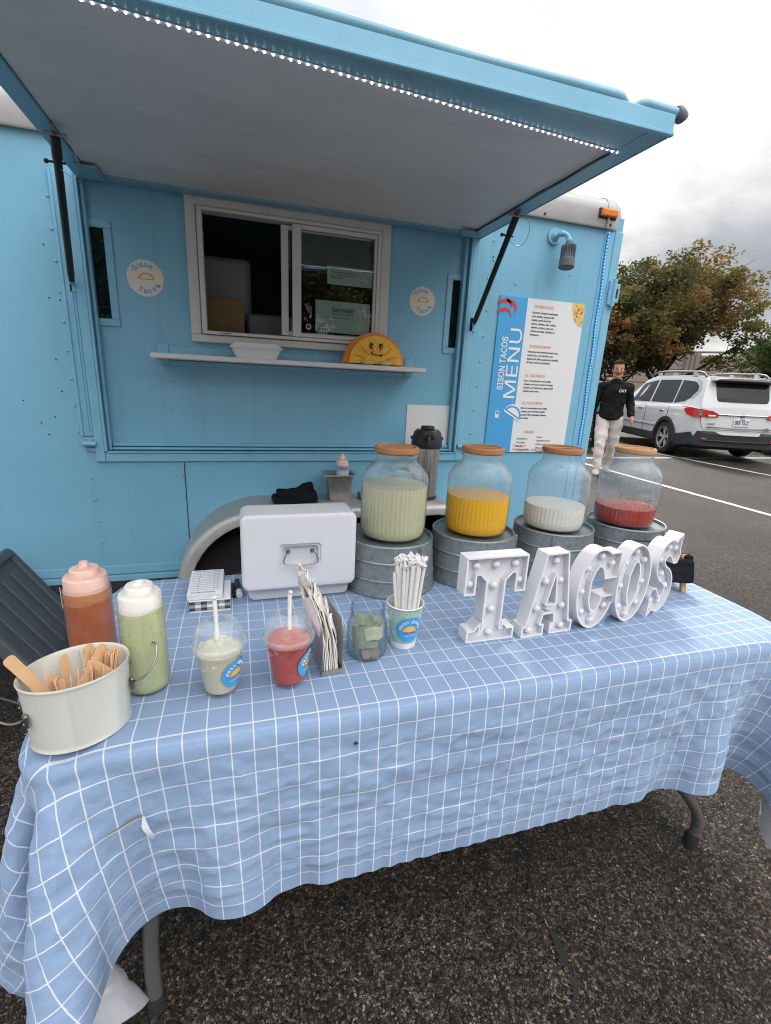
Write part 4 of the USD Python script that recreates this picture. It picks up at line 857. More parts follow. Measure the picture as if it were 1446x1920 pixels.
def drink_jar(x, y, level, liquid, lab, lidmat, turn):
    z0 = ZT+.1485
    j = thing('drink_jar', lab, 'drink dispenser', (x, y, z0))
    prof = smooth_path([(r, 0, z) for r, z in JP[1:]], 3)[:, [0, 2]]
    def rib(z): return .015*np.clip((z-.02)/.02, 0, 1)*np.clip((.212-z)/.03, 0, 1)
    rib.count = 46
    part(j, 'glass_jar', lathe([(0, .0)]+[tuple(p) for p in prof], 46*6, rib=rib), 'jar_glass_'+liquid, smooth=True)
    # liquid with a soft meniscus; its skin follows the ribbed inside of the glass
    pl = [(0, .006), (.081, .006), (.093, .009), (.0985, .017), (.1000, .030)]
    zs = [z for z in np.linspace(.034, level-.002, 12)]; pl += [(min(.1000, jar_r(z)-.003), z) for z in zs]
    rr = min(.1000, jar_r(level)-.003); pl += [(rr, level), (rr-.002, level-.0012), (0, level-.0015)]
    def rib2(z): return .010*np.clip((z-.02)/.02, 0, 1)*np.clip((.195-z)/.03, 0, 1)
    rib2.count = 46
    lp = part(j, 'drink', lathe(pl, 46*6, rib=rib2), liquid, smooth=40)
    # wooden lid: ring with a bar across the sunken grip
    R = .069
    plan = Point(0, 0).buffer(R, quad_segs=24); grip = Point(0, 0).buffer(R*.835, quad_segs=24)
    bar = sbox(-R, -.011, R, .011)
    lid = cat_([lathe([(0, .266), (.064, .266), (.0685, .269), (.0695, .275), (.069, .283), (.066, .286), (R*.87, .286), (R*.85, .284), (R*.84, .2685), (0, .268)], 56)])
    l = part(j, 'lid', moved(lid, rz=turn), lidmat, smooth=35)
    fl_ = lathe([(0, .2686), (R*.83, .2686), (R*.83, .2692), (0, .2692)], 40); part(l, 'grip_floor', fl_, 'lid_wood_shaded'); b = extr(grip.intersection(bar).buffer(-.0005), .0145); b.apply_translation([0, 0, .2695]); part(l, 'grip_bar', moved(b, rz=turn), lidmat)  # grip floor coloured darker to stand for shade in the recess
    part(l, 'seal_ring', lathe([(.0600, .256), (.0650, .257), (.0650, .2655), (.060, .266)], 48), 'clear_plastic')
    return j
drink_jar(TUBS[0][0]+.012, TUBS[0][1]+.012, .168, 'lemonade', 'large ribbed glass jar nearly full of pale green lemonade', 'lid_wood', 12)
drink_jar(TUBS[1][0]+.012, TUBS[1][1]+.012, .128, 'mango', 'large ribbed glass jar over half full of bright yellow mango drink', 'lid_wood', -18)
drink_jar(TUBS[2][0]-.004, TUBS[2][1]+.004, .086, 'horchata', 'large ribbed glass jar a third full of milky white drink', 'lid_wood', -14)
jr = drink_jar(TUBS[3][0]-.010, TUBS[3][1]+.008, .070, 'strawberry', 'large ribbed glass jar a quarter full of red strawberry drink', 'lid_wood_light', -10)
# pulp left on the glass above the red drink
pts = []
for zc, n, sp in ((.112, 60, .0015), (.100, 22, .010), (.085, 25, .008), (.125, 12, .006), (.15, 16, .02)):
    for _ in range(n):
        a = RNG.uniform(-2.9, .1); z = zc+RNG.normal(0, sp); pts.append(sphere(RNG.uniform(.0007, .0018), 1, (.1035*math.cos(a), .1035*math.sin(a), z), (1, 1, RNG.uniform(.6, 1.8))))
part(jr, 'pulp_specks', cat_(pts), 'strawberry', kind='stuff')

# ------------------------------------------------------------------ marquee letters
def letter_polys():
    sl = .018
    def slab(x0, x1, z0, z1): return sbox(x0, z0, x1, z1)
    Tt = unary_union([sbox(-.026, 0, .026, .225), sbox(-.084, .184, .084, .228), sbox(-.084, .132, -.056, .19), sbox(.056, .132, .084, .19), sbox(-.066, 0, .066, .030)])
    Tt = unary_union([Tt, Polygon([(-.046, .186), (-.026, .164), (-.026, .186)]), Polygon([(.046, .186), (.026, .164), (.026, .186)]), Polygon([(-.05, .028), (-.031, .05), (-.031, .028)]), Polygon([(.05, .028), (.031, .05), (.031, .028)])])
    A = Polygon([(-.036, .228), (.030, .228), (.062, .030), (.074, .030), (.074, 0), (.004, 0), (.004, .030), (.014, .030), (.010, .060), (-.024, .060), (-.030, .030), (-.018, .030), (-.018, 0), (-.084, 0), (-.084, .030), (-.074, .030)])
    A = A.difference(Polygon([(-.017, .088), (.009, .088), (.000, .168)]).buffer(.002))
    def ell(a, b, cx=0, cz=.114, n=24): return affinity.translate(affinity.scale(Point(0, 0).buffer(1, quad_segs=n), a, b), cx, cz)
    O = unary_union([ell(.068, .114), rrect(-.066, .05, .066, .178, .05)]).difference(unary_union([ell(.021, .066), rrect(-.021, .07, .021, .158, .02)]))
    C = unary_union([ell(.068, .114), rrect(-.066, .05, .066, .178, .05)]).difference(unary_union([ell(.024, .066), rrect(-.024, .07, .024, .158, .02)])).difference(sbox(.0, .088, .10, .142))
    C = unary_union([C, sbox(.034, .142, .070, .214), sbox(.020, .066, .068, .090)])
    S1 = smooth_path([(.052, .166), (.030, .190), (-.002, .200), (-.034, .184), (-.040, .152), (-.018, .126), (.016, .106), (.036, .076), (.030, .040), (.0, .024), (-.030, .034), (-.050, .060)], 6)
    S = LineString(S1).buffer(.0235, quad_segs=8); S = unary_union([S, Polygon([(.040, .150), (.066, .142), (.070, .232), (.046, .222), (.028, .20)]), Polygon([(-.040, .082), (-.066, .088), (-.070, .000), (-.046, .008), (-.028, .03)])])
    return {'T': Tt, 'A': A, 'C': C, 'O': O, 'S': S}
BULBS = {'T': [(-.069, .158), (-.054, .205), (0, .205), (.054, .205), (.069, .160), (0, .150), (0, .085), (0, .020)],
         'A': [(0, .205), (-.024, .150), (.022, .150), (-.040, .075), (.040, .075), (-.006, .074), (-.058, .016), (.046, .016)],
         'C': [(.048, .182), (.008, .205), (-.036, .175), (-.046, .110), (-.036, .050), (.004, .020), (.044, .058)],
         'O': [(0, .206), (-.038, .178), (.040, .178), (-.045, .112), (.045, .112), (-.036, .048), (.038, .048), (.0, .020)],
         'S': [(.052, .190), (.012, .198), (-.034, .168), (-.006, .120), (.034, .074), (.010, .028), (-.046, .044)]}
def letters():
    D = .042; wall = .0045
    place = {'T': (.594, .935, 0), 'A': (.765, .930, 3), 'C': (.905, .934, 6), 'O': (1.038, .945, 10), 'S': (1.182, .975, 19)}
    names = {'T': 'white light-up letter T beside the letter A', 'A': 'white light-up letter A between T and C', 'C': 'white light-up letter C between A and O', 'O': 'white light-up letter O between C and S', 'S': 'white light-up letter S at the right end of the word'}
    for ch, poly in letter_polys().items():
        x, y, rz = place[ch]
        t = thing('marquee_letter', names[ch], 'letter sign', (x, y, ZT+.0005), math.radians(rz))
        poly = poly.buffer(.0015, quad_segs=3).simplify(.0006)
        inner = poly.buffer(-wall, quad_segs=4)
        shell = upright(extr(poly.difference(inner), D)); shell.apply_translation([0, D, 0])
        part(t, 'side_wall', shell, 'letter_white', smooth=35)
        back = upright(extr(inner.buffer(.0005), .004)); back.apply_translation([0, .019, 0]); part(t, 'face_panel', back, 'letter_white', smooth=False)
        rimp = inner.difference(inner.buffer(-.0016)); lip = upright(extr(rimp, .003)); lip.apply_translation([0, .0145, 0]); part(t, 'inner_lip', lip, 'letter_white', smooth=False)
        for bx, bz in BULBS[ch]:
            part(t, 'bulb', moved(lathe([(.0100, 0), (.0102, .0035), (.0085, .0085), (.0052, .0112), (0, .0121)], 20), (bx, .0145, bz), rx=90), 'bulb_white')
letters()
# ------------------------------------------------------------------ white cash box, order pad, markers
def cash_box():
    x0, x1 = -.008, .314; y0 = 1.248
    c = thing('cash_box', 'white plastic lock box standing on end beside the order pad', 'box', ((x0+x1)/2, y0, ZT))
    w = (x1-x0)/2
    def shell(hw, z0, z1, y, d, r, f):
        a = rrect(-hw, z0, hw, z1, r, 8); m1 = upright(extr(a.buffer(-f), .001)); m1.apply_translation([0, y+.001, 0]); m2 = upright(extr(a, d-f)); m2.apply_translation([0, y+d, 0])
        return trimesh.convex.convex_hull(np.vstack([m1.vertices, m2.vertices]+[upright(extr(a.buffer(-f*(1-math.sin(q))), .0002)).vertices+[0, y+f*(1-math.cos(q)), 0] for q in (.5, 1.0)]))
    part(c, 'base', shell(w-.016, 0.0, .245, .022, .115, .020, .008), 'white_plastic', smooth=25)
    hx = -.0; lid = shell(w, .038, .262, 0, .105, .022, .012)
    rec = moved(upright(extr(rrect(-.050, .115, .050, .168, .010), .02)), (hx, .012, 0))
    rec2 = moved(upright(extr(rrect(-.058, .110, .058, .176, .010), .02)), (hx, .0035, 0))
    lid = sub(lid, rec, rec2)
    l = part(c, 'lid', lid, 'white_plastic', smooth=25)
    P = [(-.034, .012, .150), (-.034, -.004, .150), (-.042, -.009, .146), (-.042, -.009, .118), (.042, -.009, .118), (.042, -.009, .146), (.034, -.004, .150), (.034, .012, .150)]
    h = part(c, 'wire_handle', tube(smooth_path(P, 4), .0018, 8), 'wire_steel')
    for s in (-1, 1): part(h, 'handle_socket', moved(lathe([(0, 0), (.0062, 0), (.006, .003), (.003, .004), (0, .004)], 18), (s*.034, .0125, .150), rx=90), 'wire_steel')
    k = thing('key', 'small steel key hanging by its ring from the cash box handle', 'key', ((x0+x1)/2-.002, y0-.012, ZT+.116))
    part(k, 'ring', tube([(.0065*math.cos(a), -.001, -.0045+.0065*math.sin(a)) for a in np.linspace(0, 2*math.pi, 20, endpoint=False)], .0008, 6, closed=True), 'wire_steel')
    bow = affinity.translate(affinity.scale(Point(0, 0).buffer(.0095), 1, 1.05), 0, -.0195); blade = sbox(-.003, -.052, .003, -.022); cut = unary_union([sbox(.001, -.046, .004, -.043), sbox(.0005, -.040, .004, -.038), sbox(.001, -.036, .004, -.034)])
    key = unary_union([bow, blade]).difference(cut).difference(Point(0, -.014).buffer(.002)); m = upright(extr(key, .002)); m = moved(m, ry=-14, rx=4); part(k, 'blade', m, 'steel_dull')
cash_box()
def order_pad():
    x0, x1, y0, y1 = -.145, -.040, 1.228, 1.345
    b = thing('pad_box', 'low box with black and white gingham front under the order pad', 'box', ((x0+x1)/2, y0, ZT))
    w = (x1-x0)/2
    part(b, 'tray', box(-w, 0, 0, w, .125, .036, .001), 'paper_white', smooth=False)
    n, mrow = 7, 3; cw = 2*w/n; chh = .027/mrow
    blk, gry = [], []
    for i in range(n):
        for j in range(mrow):
            q = box(-w+i*cw, -.0008, .0065+j*chh, -w+(i+1)*cw, -.0002, .0065+(j+1)*chh)
            if i % 2 == 0 and j % 2 == 0: blk.append(q)
            elif i % 2 == 0 or j % 2 == 0: gry.append(q)
    part(b, 'black_checks', cat_(blk), 'print_black', smooth=False, kind='stuff'); part(b, 'grey_checks', cat_(gry), 'gingham_grey', smooth=False, kind='stuff')
    p = thing('order_pad', 'white printed order pad lying on the gingham box', 'pad', ((x0+x1)/2-.006, y0+.004, ZT+.0375))
    part(p, 'paper_block', cat_([box(-w+.002+RNG.uniform(-.0008, .0008), RNG.uniform(-.0008, .0008), .0015*i, w-.014+RNG.uniform(-.0008, .0008), .170, .0015*i+.00135) for i in range(9)]), 'paper_white', smooth=False)
    part(p, 'card_back', box(-w+.0, .0, -.0012, w-.012, .172, 0), 'gingham_grey', smooth=False)
    ln = [box(-w+.006, .030+.012*i, .0136, w-.019, .0308+.012*i, .0138) for i in range(11)]+[box(x, .03, .0136, x+.0007, .151, .0138) for x in (-.026, .014, .024)]
    part(p, 'ruled_lines', cat_(ln), 'gingham_grey', smooth=False, kind='stuff')
    t1 = text('Guest Check', .0075, .0003); t1.apply_translation([-w+.010, .012, .0137]); t2 = text('TABLE  GUESTS  SERVER', .0045, .0003); t2.apply_translation([-w+.008, .158, .0137])
    part(p, 'pad_lettering', cat_([t1, t2]), 'print_navy', kind='stuff')
    for (xa, ya, xb, yb, lab, body, capm) in ((-.024, 1.405, -.016, 1.300, 'black marker pen with white cap beside the cash box', 'black_plastic', 'print_white'), (-.036, 1.39, -.031, 1.30, 'dark grey pen lying beside the order pad', 'black_plastic', 'black_rubber')):
        d = np.array([xb-xa, yb-ya, 0]); L = np.linalg.norm(d); rz = math.atan2(d[1], d[0]); r = .0085 if capm == 'print_white' else .005
        m = thing('marker_pen', lab, 'pen', (xa, ya, ZT+r), rz)
        part(m, 'barrel', moved(lathe([(0, 0), (r*.9, .001), (r*.95, .02), (r, L*.7), (r, L*.75), (0, L*.75)], 18), ry=90), body)
        part(m, 'cap', moved(lathe([(0, L*.75), (r*1.05, L*.75), (r*1.05, L*.98), (r*.9, L), (r*.4, L), (r*.4, L-.003), (0, L-.003)], 18), ry=90), capm)
order_pad()

# ------------------------------------------------------------------ sauce bottles
def sauce_bottle(x, y, h, r, sauce, film, capm, level, lab, tip):
    b = thing('sauce_bottle', lab, 'sauce bottle', (x, y, ZT))
    prof = [(0, .002), (r*.80, .0), (r*.93, .004), (r, .014), (r, .02), (r*.995, h*.5), (r*.99, h*.90), (r*.96, h*.94), (r*.88, h*.97), (r*.80, h)]
    zs = [p[1] for p in prof[1:]]; rs = [p[0] for p in prof[1:]]
    rad = lambda z: float(np.interp(z, zs, rs))
    # the bottle wall is thin and soft: what shows is the sauce behind it and the film left above the sauce
    ll = [(0, .001)]+[(rad(z)-.0016, z) for z in np.r_[.0015, .004, .009, .014, .02, np.linspace(.03, level, 14)]]
    # uneven sauce line
    m = lathe(ll, 48); v = m.vertices; top = v[:, 2] > level-1e-6; a = np.arctan2(v[:, 1], v[:, 0]); v[top, 2] += .004*np.cos(a[top]-.2)+.0012*np.sin(5*a[top]); m.vertices = v
    part(b, 'sauce', m, sauce, smooth=40)
    part(b, 'film', lathe([(rad(level-.006)-.0026, level-.006)]+[(rad(z)-.0022, z) for z in np.linspace(level+.004, h-.001, 8)]+[(0, h-.0005)], 48), film, smooth=40)
    part(b, 'bottle_wall', lathe(prof, 56), 'bottle_plastic', smooth=40)
    R = r*.90; q = h
    cap = [(R*.97, q-.012), (R*1.0, q-.011), (R*1.0, q+.012), (R*.94, q+.017), (R*.70, q+.0185), (R*.66, q+.020), (R*.66, q+.030), (R*.62, q+.033), (R*.30, q+.034)]
    if tip: cap += [(R*.22, q+.036), (R*.20, q+.046), (R*.14, q+.0475), (0, q+.0475)]
    else: cap += [(R*.26, q+.036), (R*.20, q+.038), (R*.16, q+.0375), (R*.14, q+.034), (0, q+.033)]
    c = part(b, 'cap', lathe(cap, 44), capm, smooth=38)
    part(c, 'cap_ring', lathe([(R*.995, q-.016), (R*1.035, q-.0155), (R*1.035, q-.011), (R*.995, q-.0105)], 44), capm)
    return b
g = sauce_bottle(-.197, .932, .193, .0425, 'sauce_green', 'sauce_green_film', 'cap_white', .180, 'clear squeeze bottle of pale green salsa with white cap', False)
n = 130; a = RNG.uniform(-math.pi, 0, n); zz = RNG.uniform(.01, .176, n)
part(g, 'herb_specks', cat_([sphere(RNG.uniform(.0003, .0008), 1, (.0413*math.cos(p), .0413*math.sin(p), q)) for p, q in zip(a, zz)]), 'sauce_specks', kind='stuff')
rb = sauce_bottle(-.331, 1.082, .176, .0470, 'sauce_red', 'sauce_red_film', 'cap_pink', .137, 'clear squeeze bottle of brick red salsa with pinkish cap', True)
part(rb, 'white_label', cat_([moved(box(-.0004, -.006, 0, .0004, .006, .045), (.0476*math.cos(a_), .0476*math.sin(a_), .125), rz=math.degrees(a_)) for a_ in (math.radians(196),)]), 'paper_white')

# ------------------------------------------------------------------ cream bucket of wooden sticks
BC = np.array([-.288, .8305]); BRZ = math.radians(26); BS = .88
def bucket():
    b = thing('oval_bucket', 'cream enamel oval bucket at the front left corner of the table', 'bucket', (*BC, ZT), BRZ)
    sx, sy, h = BS, .80*BS, .124
    prof = [(0, .003), (.084, .003), (.087, 0), (.0895, .002), (.0885, .006), (.0875, .010), (.0905, h*.5), (.0935, h-.006), (.0955, h-.003), (.0965, h), (.0950, h+.0028), (.0930, h), (.0920, h-.005), (.0880, .014), (.085, .006), (0, .006)]
    part(b, 'shell', lathe(prof, 72, sx=sx, sy=sy), 'enamel_cream', smooth=40)
    part(b, 'inner_seam', box(-.002, .0610, .02, .002, .0630, .118).apply_translation([.02, -.001, 0]), 'enamel_cream')
    for s in (-1, 1):
        x = s*.0935*BS
        P = smooth_path([(x, -.026, .072), (x+s*.020, -.030, .078), (x+s*.042, -.020, .100), (x+s*.050, 0, .118), (x+s*.042, .020, .112), (x+s*.020, .030, .090), (x, .026, .072)], 7)
        hd = part(b, 'handle', tube(P, .0021, 8), 'wire_steel')
        for q in (-1, 1):
            part(hd, 'bracket', moved(cat_([rbox(-.006, -.004, -.013, .006, .002, .011, .002), sphere(.003, 1, (0, -.004, -.006)), moved(cyl(.004, -.007, .007, 10), (0, -.002, .006), ry=90)]), (x-s*.0045, q*.026, .070), rz=90*s+q*0), 'wire_steel')
bucket()
def sticks():
    ca, sa = math.cos(BRZ), math.sin(BRZ)
    def one(base, top, w, face, lab, rnd=True):
        base, top = np.array(base, float)*[BS, BS, 1], np.array(top, float)*[BS, BS, 1]; L = np.linalg.norm(top-base); d = (top-base)/L; w = w*.92
        f = np.array([math.cos(face), math.sin(face), 0.0]); f -= d*(f@d); f /= np.linalg.norm(f); s = np.cross(d, f)
        poly = LineString([(0, w/2), (0, L-w/2)]).buffer(w/2, quad_segs=5); m = extr(poly, .0017); m.apply_translation([0, 0, -.00085])
        M = np.eye(4); M[:3, 0] = s; M[:3, 1] = d; M[:3, 2] = f; M[:3, 3] = base; m.apply_transform(M)
        m.apply_transform(rotm([0, 0, 1], math.degrees(BRZ))); o = np.array([*BC, ZT]); base_w = np.array([ca*base[0]-sa*base[1], sa*base[0]+ca*base[1], base[2]])
        m.apply_translation(-base_w)
        p = single('wooden_stick', m, 'stick_wood', lab, 'stirring stick', 'wooden sticks standing in the cream bucket', smooth=False, loc=o+base_w)
    lab = 'plain wooden stick standing among others in the cream bucket'
    r = np.random.default_rng(3)
    # stick leaning out over the left rim
    def gp(p): prim = stage.GetPrimAtPath(p)
    m0 = len(USED)
    one((-.020, .018, .02), (-.100, .020, .166), .0155, -1.45, 'wooden stick leaning out over the left rim of the bucket'); one((-.018, .022, .02), (-.096, .024, .167), .0155, -1.45, lab)
    one((-.03, -.02, .01), (-.045, -.026, .138), .015, -1.0, lab); one((-.025, -.024, .01), (-.034, -.036, .134), .015, -.7, lab); one((-.016, .03, .01), (-.010, .052, .128), .017, -1.2, lab)
    for i in range(9):   # loose group seen edge-on at the left front
        x = -.040+.0085*i; one((x*.8+r.normal(0, .003), -.030+.0*i, .008), (x+r.normal(0, .004)+.010, -.038+r.normal(0, .008)+.008*(i > 4), .134+r.normal(0, .006)), .0145, .15+r.normal(0, .25), lab)
    one((.0, -.02, .01), (.034, .030, .146), .018, -1.1, 'taller wooden stick standing behind the stacked fan of sticks'); 
    for i in range(11):   # fan whose faces look at the camera
        one((.000+.001*i, -.020+.003*i, .008), (.002+.0052*i, -.046+.0062*i, .120+.0024*i), .0185, -1.25+r.normal(0, .06), lab)
    for i in range(9):    # arc of sticks at the back right
        one((.02+.003*i, .00+.001*i, .008), (.030+.0055*i, .034-.0042*i+r.normal(0, .001), .139-.0012*i), .018, -1.05+r.normal(0, .08), lab)
    for i in range(8):
        one((.026+.003*i, -.01, .008), (.030+.003*i, -.020-.0045*i*.6, .134-.0025*i), .018, -1.35+r.normal(0, .10), lab)
    for i in range(6): one((.045, -.012, .008), (.061+.0032*i, -.016+.004*i, .132+r.normal(0, .003)), .018, -.25+r.normal(0, .12), lab)
    for i in range(3): one((.05, .0, .01), (.072+.002*i, .012+.003*i, .134-.002*i), .021, -1.1+r.normal(0, .1), lab)
sticks()

# ------------------------------------------------------------------ iced drinks in domed cups
def logo_disc(R, rr, zc, ang, mat_bg='print_blue', w=None):
    """round printed sticker bent round a cup of radius R(z): returns (disc, mark, lettering) in cup coordinates"""
    Rm = R(zc); taper = (R(zc+.03)-R(zc-.03))/.06
    def wrap(m, off):
        v = m.vertices.copy(); z = v[:, 2]+zc; rad = np.array([R(q) for q in z])+off-v[:, 1]; a = math.radians(ang)+v[:, 0]/Rm
        m = m.copy(); m.vertices = np.c_[rad*np.cos(a), rad*np.sin(a), z]; return m
    def fine(poly, d):
        m = extr(poly, d); m = m.subdivide_to_size(.006); return moved(upright(m), (0, d, 0))
    disc = wrap(fine(Point(0, 0).buffer(rr, quad_segs=12), .0004), .0010)
    half = Point(0, 0).buffer(rr*.42, quad_segs=8).intersection(sbox(-1, 0, 1, 1)); half = affinity.translate(affinity.scale(half, 1, .95), 0, -rr*.12)
    mark = wrap(fine(half, .0004), .0016)
    shell = half.buffer(rr*.07).difference(half).difference(sbox(-1, -1, 1, -rr*.14))
    frill = wrap(fine(shell, .0004), .0016)
    base = wrap(fine(unary_union([sbox(-rr*.40, -rr*.26, -rr*.10, -rr*.17), sbox(.05*rr, -rr*.26, rr*.38, -rr*.17)]), .0004), .0016)
    lt = wrap(moved(upright(arc_text('sison drinks', rr*.22, rr*.58, 90)), (0, .0004, 0)), .0018)
    lt2 = wrap(moved(upright(text('horchata  mango  guava', rr*.085, .0004).apply_translation([-rr*.5, -rr*.52, 0])), (0, .0004, 0)), .0018)
    return disc, mark, frill, base, lt, lt2
def add_logo(parent, R, rr, zc, ang):
    d, mk, fr, ba, lt, l2 = logo_disc(R, rr, zc, ang)
    s = part(parent, 'sticker', d, 'print_blue')
    part(s, 'sticker_taco', mk, 'print_yellow'); part(s, 'sticker_frill', fr, 'print_gold'); part(s, 'sticker_base', ba, 'print_red', kind='stuff')
    part(s, 'sticker_words', cat_([lt, l2]), 'print_white', kind='stuff')
def straw_mesh(base, top, r=.0036, torn=True):
    base, top = np.array(base, float), np.array(top, float); d = top-base; L = np.linalg.norm(d)
    P = np.array([base+d*t for t in (0, .3, .6, .93, .965, 1.0)]); R = [r, r, r*1.02, r*1.05, r*.75, r*1.15] if torn else [r]*6
    P[-1] += RNG.normal(0, .002, 3)
    return tube(P, R, 8)
def iced_cup(x, y, drink, slush, lab, slab, level, ang, lean):
    c = thing('iced_drink', lab, 'drink', (x, y, ZT))
    h = .108; R = lambda z: .0325+(.0475-.0325)*np.clip(z/h, 0, 1.05)
    part(c, 'cup', lathe([(0, .004), (.028, .004), (.0300, .0), (.0325, .002), (R(.01), .010)]+[(R(z), z) for z in np.linspace(.015, h, 14)]+[(.0495, h+.001), (.050, h+.003)], 56), 'cup_plastic', smooth=40)
    part(c, 'drink', lathe([(0, .006), (.0290, .006), (.0312, .008)]+[(R(z)-.0014, z) for z in np.linspace(.012, level, 10)]+[(0, level)], 48), drink, smooth=40)
    # crushed ice: a rough heap just above the drink with a few cubes pressed against the wall
    r = np.random.default_rng(int(abs(x)*1e4)+9)
    hp = lathe([(0, level-.004)]+[(R(level)-.0016, level-.003)]+[((R(level)-.0018)*q, level+.019*(1-q**2.2)) for q in np.linspace(1, 0, 14)[:-1]]+[(0, level+.019)], 56)
    v = hp.vertices; up = v[:, 2] > level-.002; rr_ = np.hypot(v[:, 0], v[:, 1]); n_ = meshkit.fbm(v*[150, 150, 150], 3, 3)-.45; v[up, 2] += (n_*.016*np.clip(1.15-rr_/.047, 0, 1))[up]; hp.vertices = v
    part(c, 'crushed_ice', hp, slush, smooth=28)
    ice = []
    for _ in range(16):
        a, z = r.uniform(0, 6.28), r.uniform(level-.03, level+.002); s = r.uniform(.005, .009); m = box(-s, -s*.8, -s*.7, s, s*.8, s*.7, s*.25); m.apply_transform(trimesh.transformations.random_rotation_matrix(r.random(3)))
        rad = R(z)-.0075; ice.append(moved(m, (rad*math.cos(a), rad*math.sin(a), z)))
    part(c, 'ice_cubes', cat_(ice), slush, kind='stuff', smooth=20)
    lid = [(.0515, h-.006), (.0535, h-.005), (.0540, h+.001), (.0525, h+.0045), (.0500, h+.006), (.0492, h+.012), (.0475, h+.022), (.0430, h+.034), (.0350, h+.045), (.0250, h+.0515), (.0175, h+.0535), (.0165, h+.0528)]
    l = part(c, 'dome_lid', lathe(lid, 56), 'clear_plastic', smooth=50)
    part(l, 'lid_rim', tube([(.0533*math.cos(a), .0533*math.sin(a), h-.001) for a in np.linspace(0, 2*math.pi, 56, endpoint=False)], .0018, 8, closed=True), 'cup_plastic')
    part(l, 'hole_rim', tube([(.0168*math.cos(a), .0168*math.sin(a), h+.0532) for a in np.linspace(0, 2*math.pi, 32, endpoint=False)], .0009, 6, closed=True), 'cup_plastic')
    add_logo(c, lambda z: R(z)+.0004, .0315, .052, ang)
    b = np.array([0, 0, .02])+np.array(lean)*-.4; tp = np.array([lean[0], lean[1], h+.096])
    s = single('paper_straw', straw_mesh(np.array([lean[0]*.55, lean[1]*.55, .075]), tp, .0040), 'paper_straw', slab, 'straw', loc=(x, y, ZT))
iced_cup(-.054, .886, 'lemon_drink', 'slush_pale', 'domed plastic cup of pale lemonade over ice', 'paper wrapped straw standing in the pale lemonade cup', .094, -40, (-.004, .006, 0))
iced_cup(.083, .884, 'strawberry_drink', 'slush_red', 'domed plastic cup of red strawberry drink over ice', 'paper wrapped straw standing in the red drink cup', .100, -24, (.004, .008, 0))

# ------------------------------------------------------------------ napkin holder
def napkin_holder():
    rz = math.radians(6); x, y = .168, .955
    t = thing('napkin_holder', 'perforated grey metal napkin holder between red drink and tip jar', 'napkin holder', (x, y, ZT), rz)
    L, wd, h = .150, .046, .125; th = .0012
    def side():
        p = rrect(-L/2, 0, L/2, h, .022); p = unary_union([p, sbox(-L/2, 0, L/2, .02)])
        holes = [affinity.translate(Point(0, 0).buffer(.0001).union(sbox(-.0017, -.0048, .0017, .0048)), -L/2+.012+i*.0105+(.005 if j % 2 else 0), .020+j*.0132) for i in range(13) for j in range(8)]
        holes = [q for q in holes if p.buffer(-.006).contains(q)]
        return extr(p.difference(unary_union(holes)), th)
    a = moved(moved(side(), rx=90), rz=90)
    part(t, 'side_plate', moved(a, (-wd/2, 0, 0)), 'steel_dull', smooth=False); part(t, 'side_plate', moved(a, (wd/2, 0, 0)), 'steel_dull', smooth=False)
    part(t, 'base_plate', box(-wd/2+th, -L/2, 0, wd/2, L/2, .0015), 'steel_dull', smooth=False)
    part(t, 'end_lip', box(-wd/2+th, -L/2, .0016, wd/2, -L/2+.0012, .012), 'steel_dull', smooth=False)
    # napkins: crumpled folded sheets of uneven height, leaning out at the top
    r = np.random.default_rng(8)
    for i in range(9):
        u = -wd/2+.006+i*.0040; hh = r.uniform(.158, .196)-(.030 if i > 5 else 0); LL = .135
        ns, nt = 26, 22; S, Tq = np.meshgrid(np.linspace(-LL/2, LL/2, ns), np.linspace(0, 1, nt), indexing='ij')
        z = .003+Tq*hh*(1+.05*np.sin(S*70+i))*np.where(S > 0, 1.02, 1.0)
        wob = (meshkit.fbm(np.stack([S*26+i*3.1, Tq*3.2, 0*S+i], -1), 3, i)-.5)
        lean = -.020 if i < 6 else -.010
        xx = u+lean*Tq**2*1.5+wob*.016*(.25+Tq)+.0016*np.sin(S*160+i*2)*Tq
        yy = S*(1-.10*Tq)+.010*Tq+wob*.008*Tq-.004
        z += (meshkit.noise(np.stack([S*190, 0*S+i, 0*S], -1), i)-.5)*.024*Tq**3; xx += (meshkit.noise(np.stack([S*230, 0*S+i, Tq*3], -1), i+5)-.5)*.010*Tq**2
        V = np.stack([xx, yy, z], -1).reshape(-1, 3); ii, jj = np.meshgrid(np.arange(ns-1), np.arange(nt-1), indexing='ij'); q = (ii*nt+jj).ravel()
        F = np.stack([q, q+nt, q+nt+1, q+1], 1); V2 = V+[.0016, 0, 0]; n = len(V)
        edge = [k*nt for k in range(ns)]+[(ns-1)*nt+k for k in range(nt)]+[k*nt+nt-1 for k in range(ns-1, -1, -1)]+[k for k in range(nt-1, -1, -1)]
        side_f = [(edge[k], edge[k+1], edge[k+1]+n, edge[k]+n) for k in range(len(edge)-1) if edge[k] != edge[k+1]]
        m = (np.vstack([V, V2]), np.vstack([F[:, ::-1], F+n, np.array(side_f)]))
        single('paper_napkin', m, 'paper_napkin', 'rumpled off white paper napkin packed upright in the metal holder', 'napkin', 'paper napkins in the metal holder', smooth=40, loc=(x, y, ZT), rz=rz)
napkin_holder()

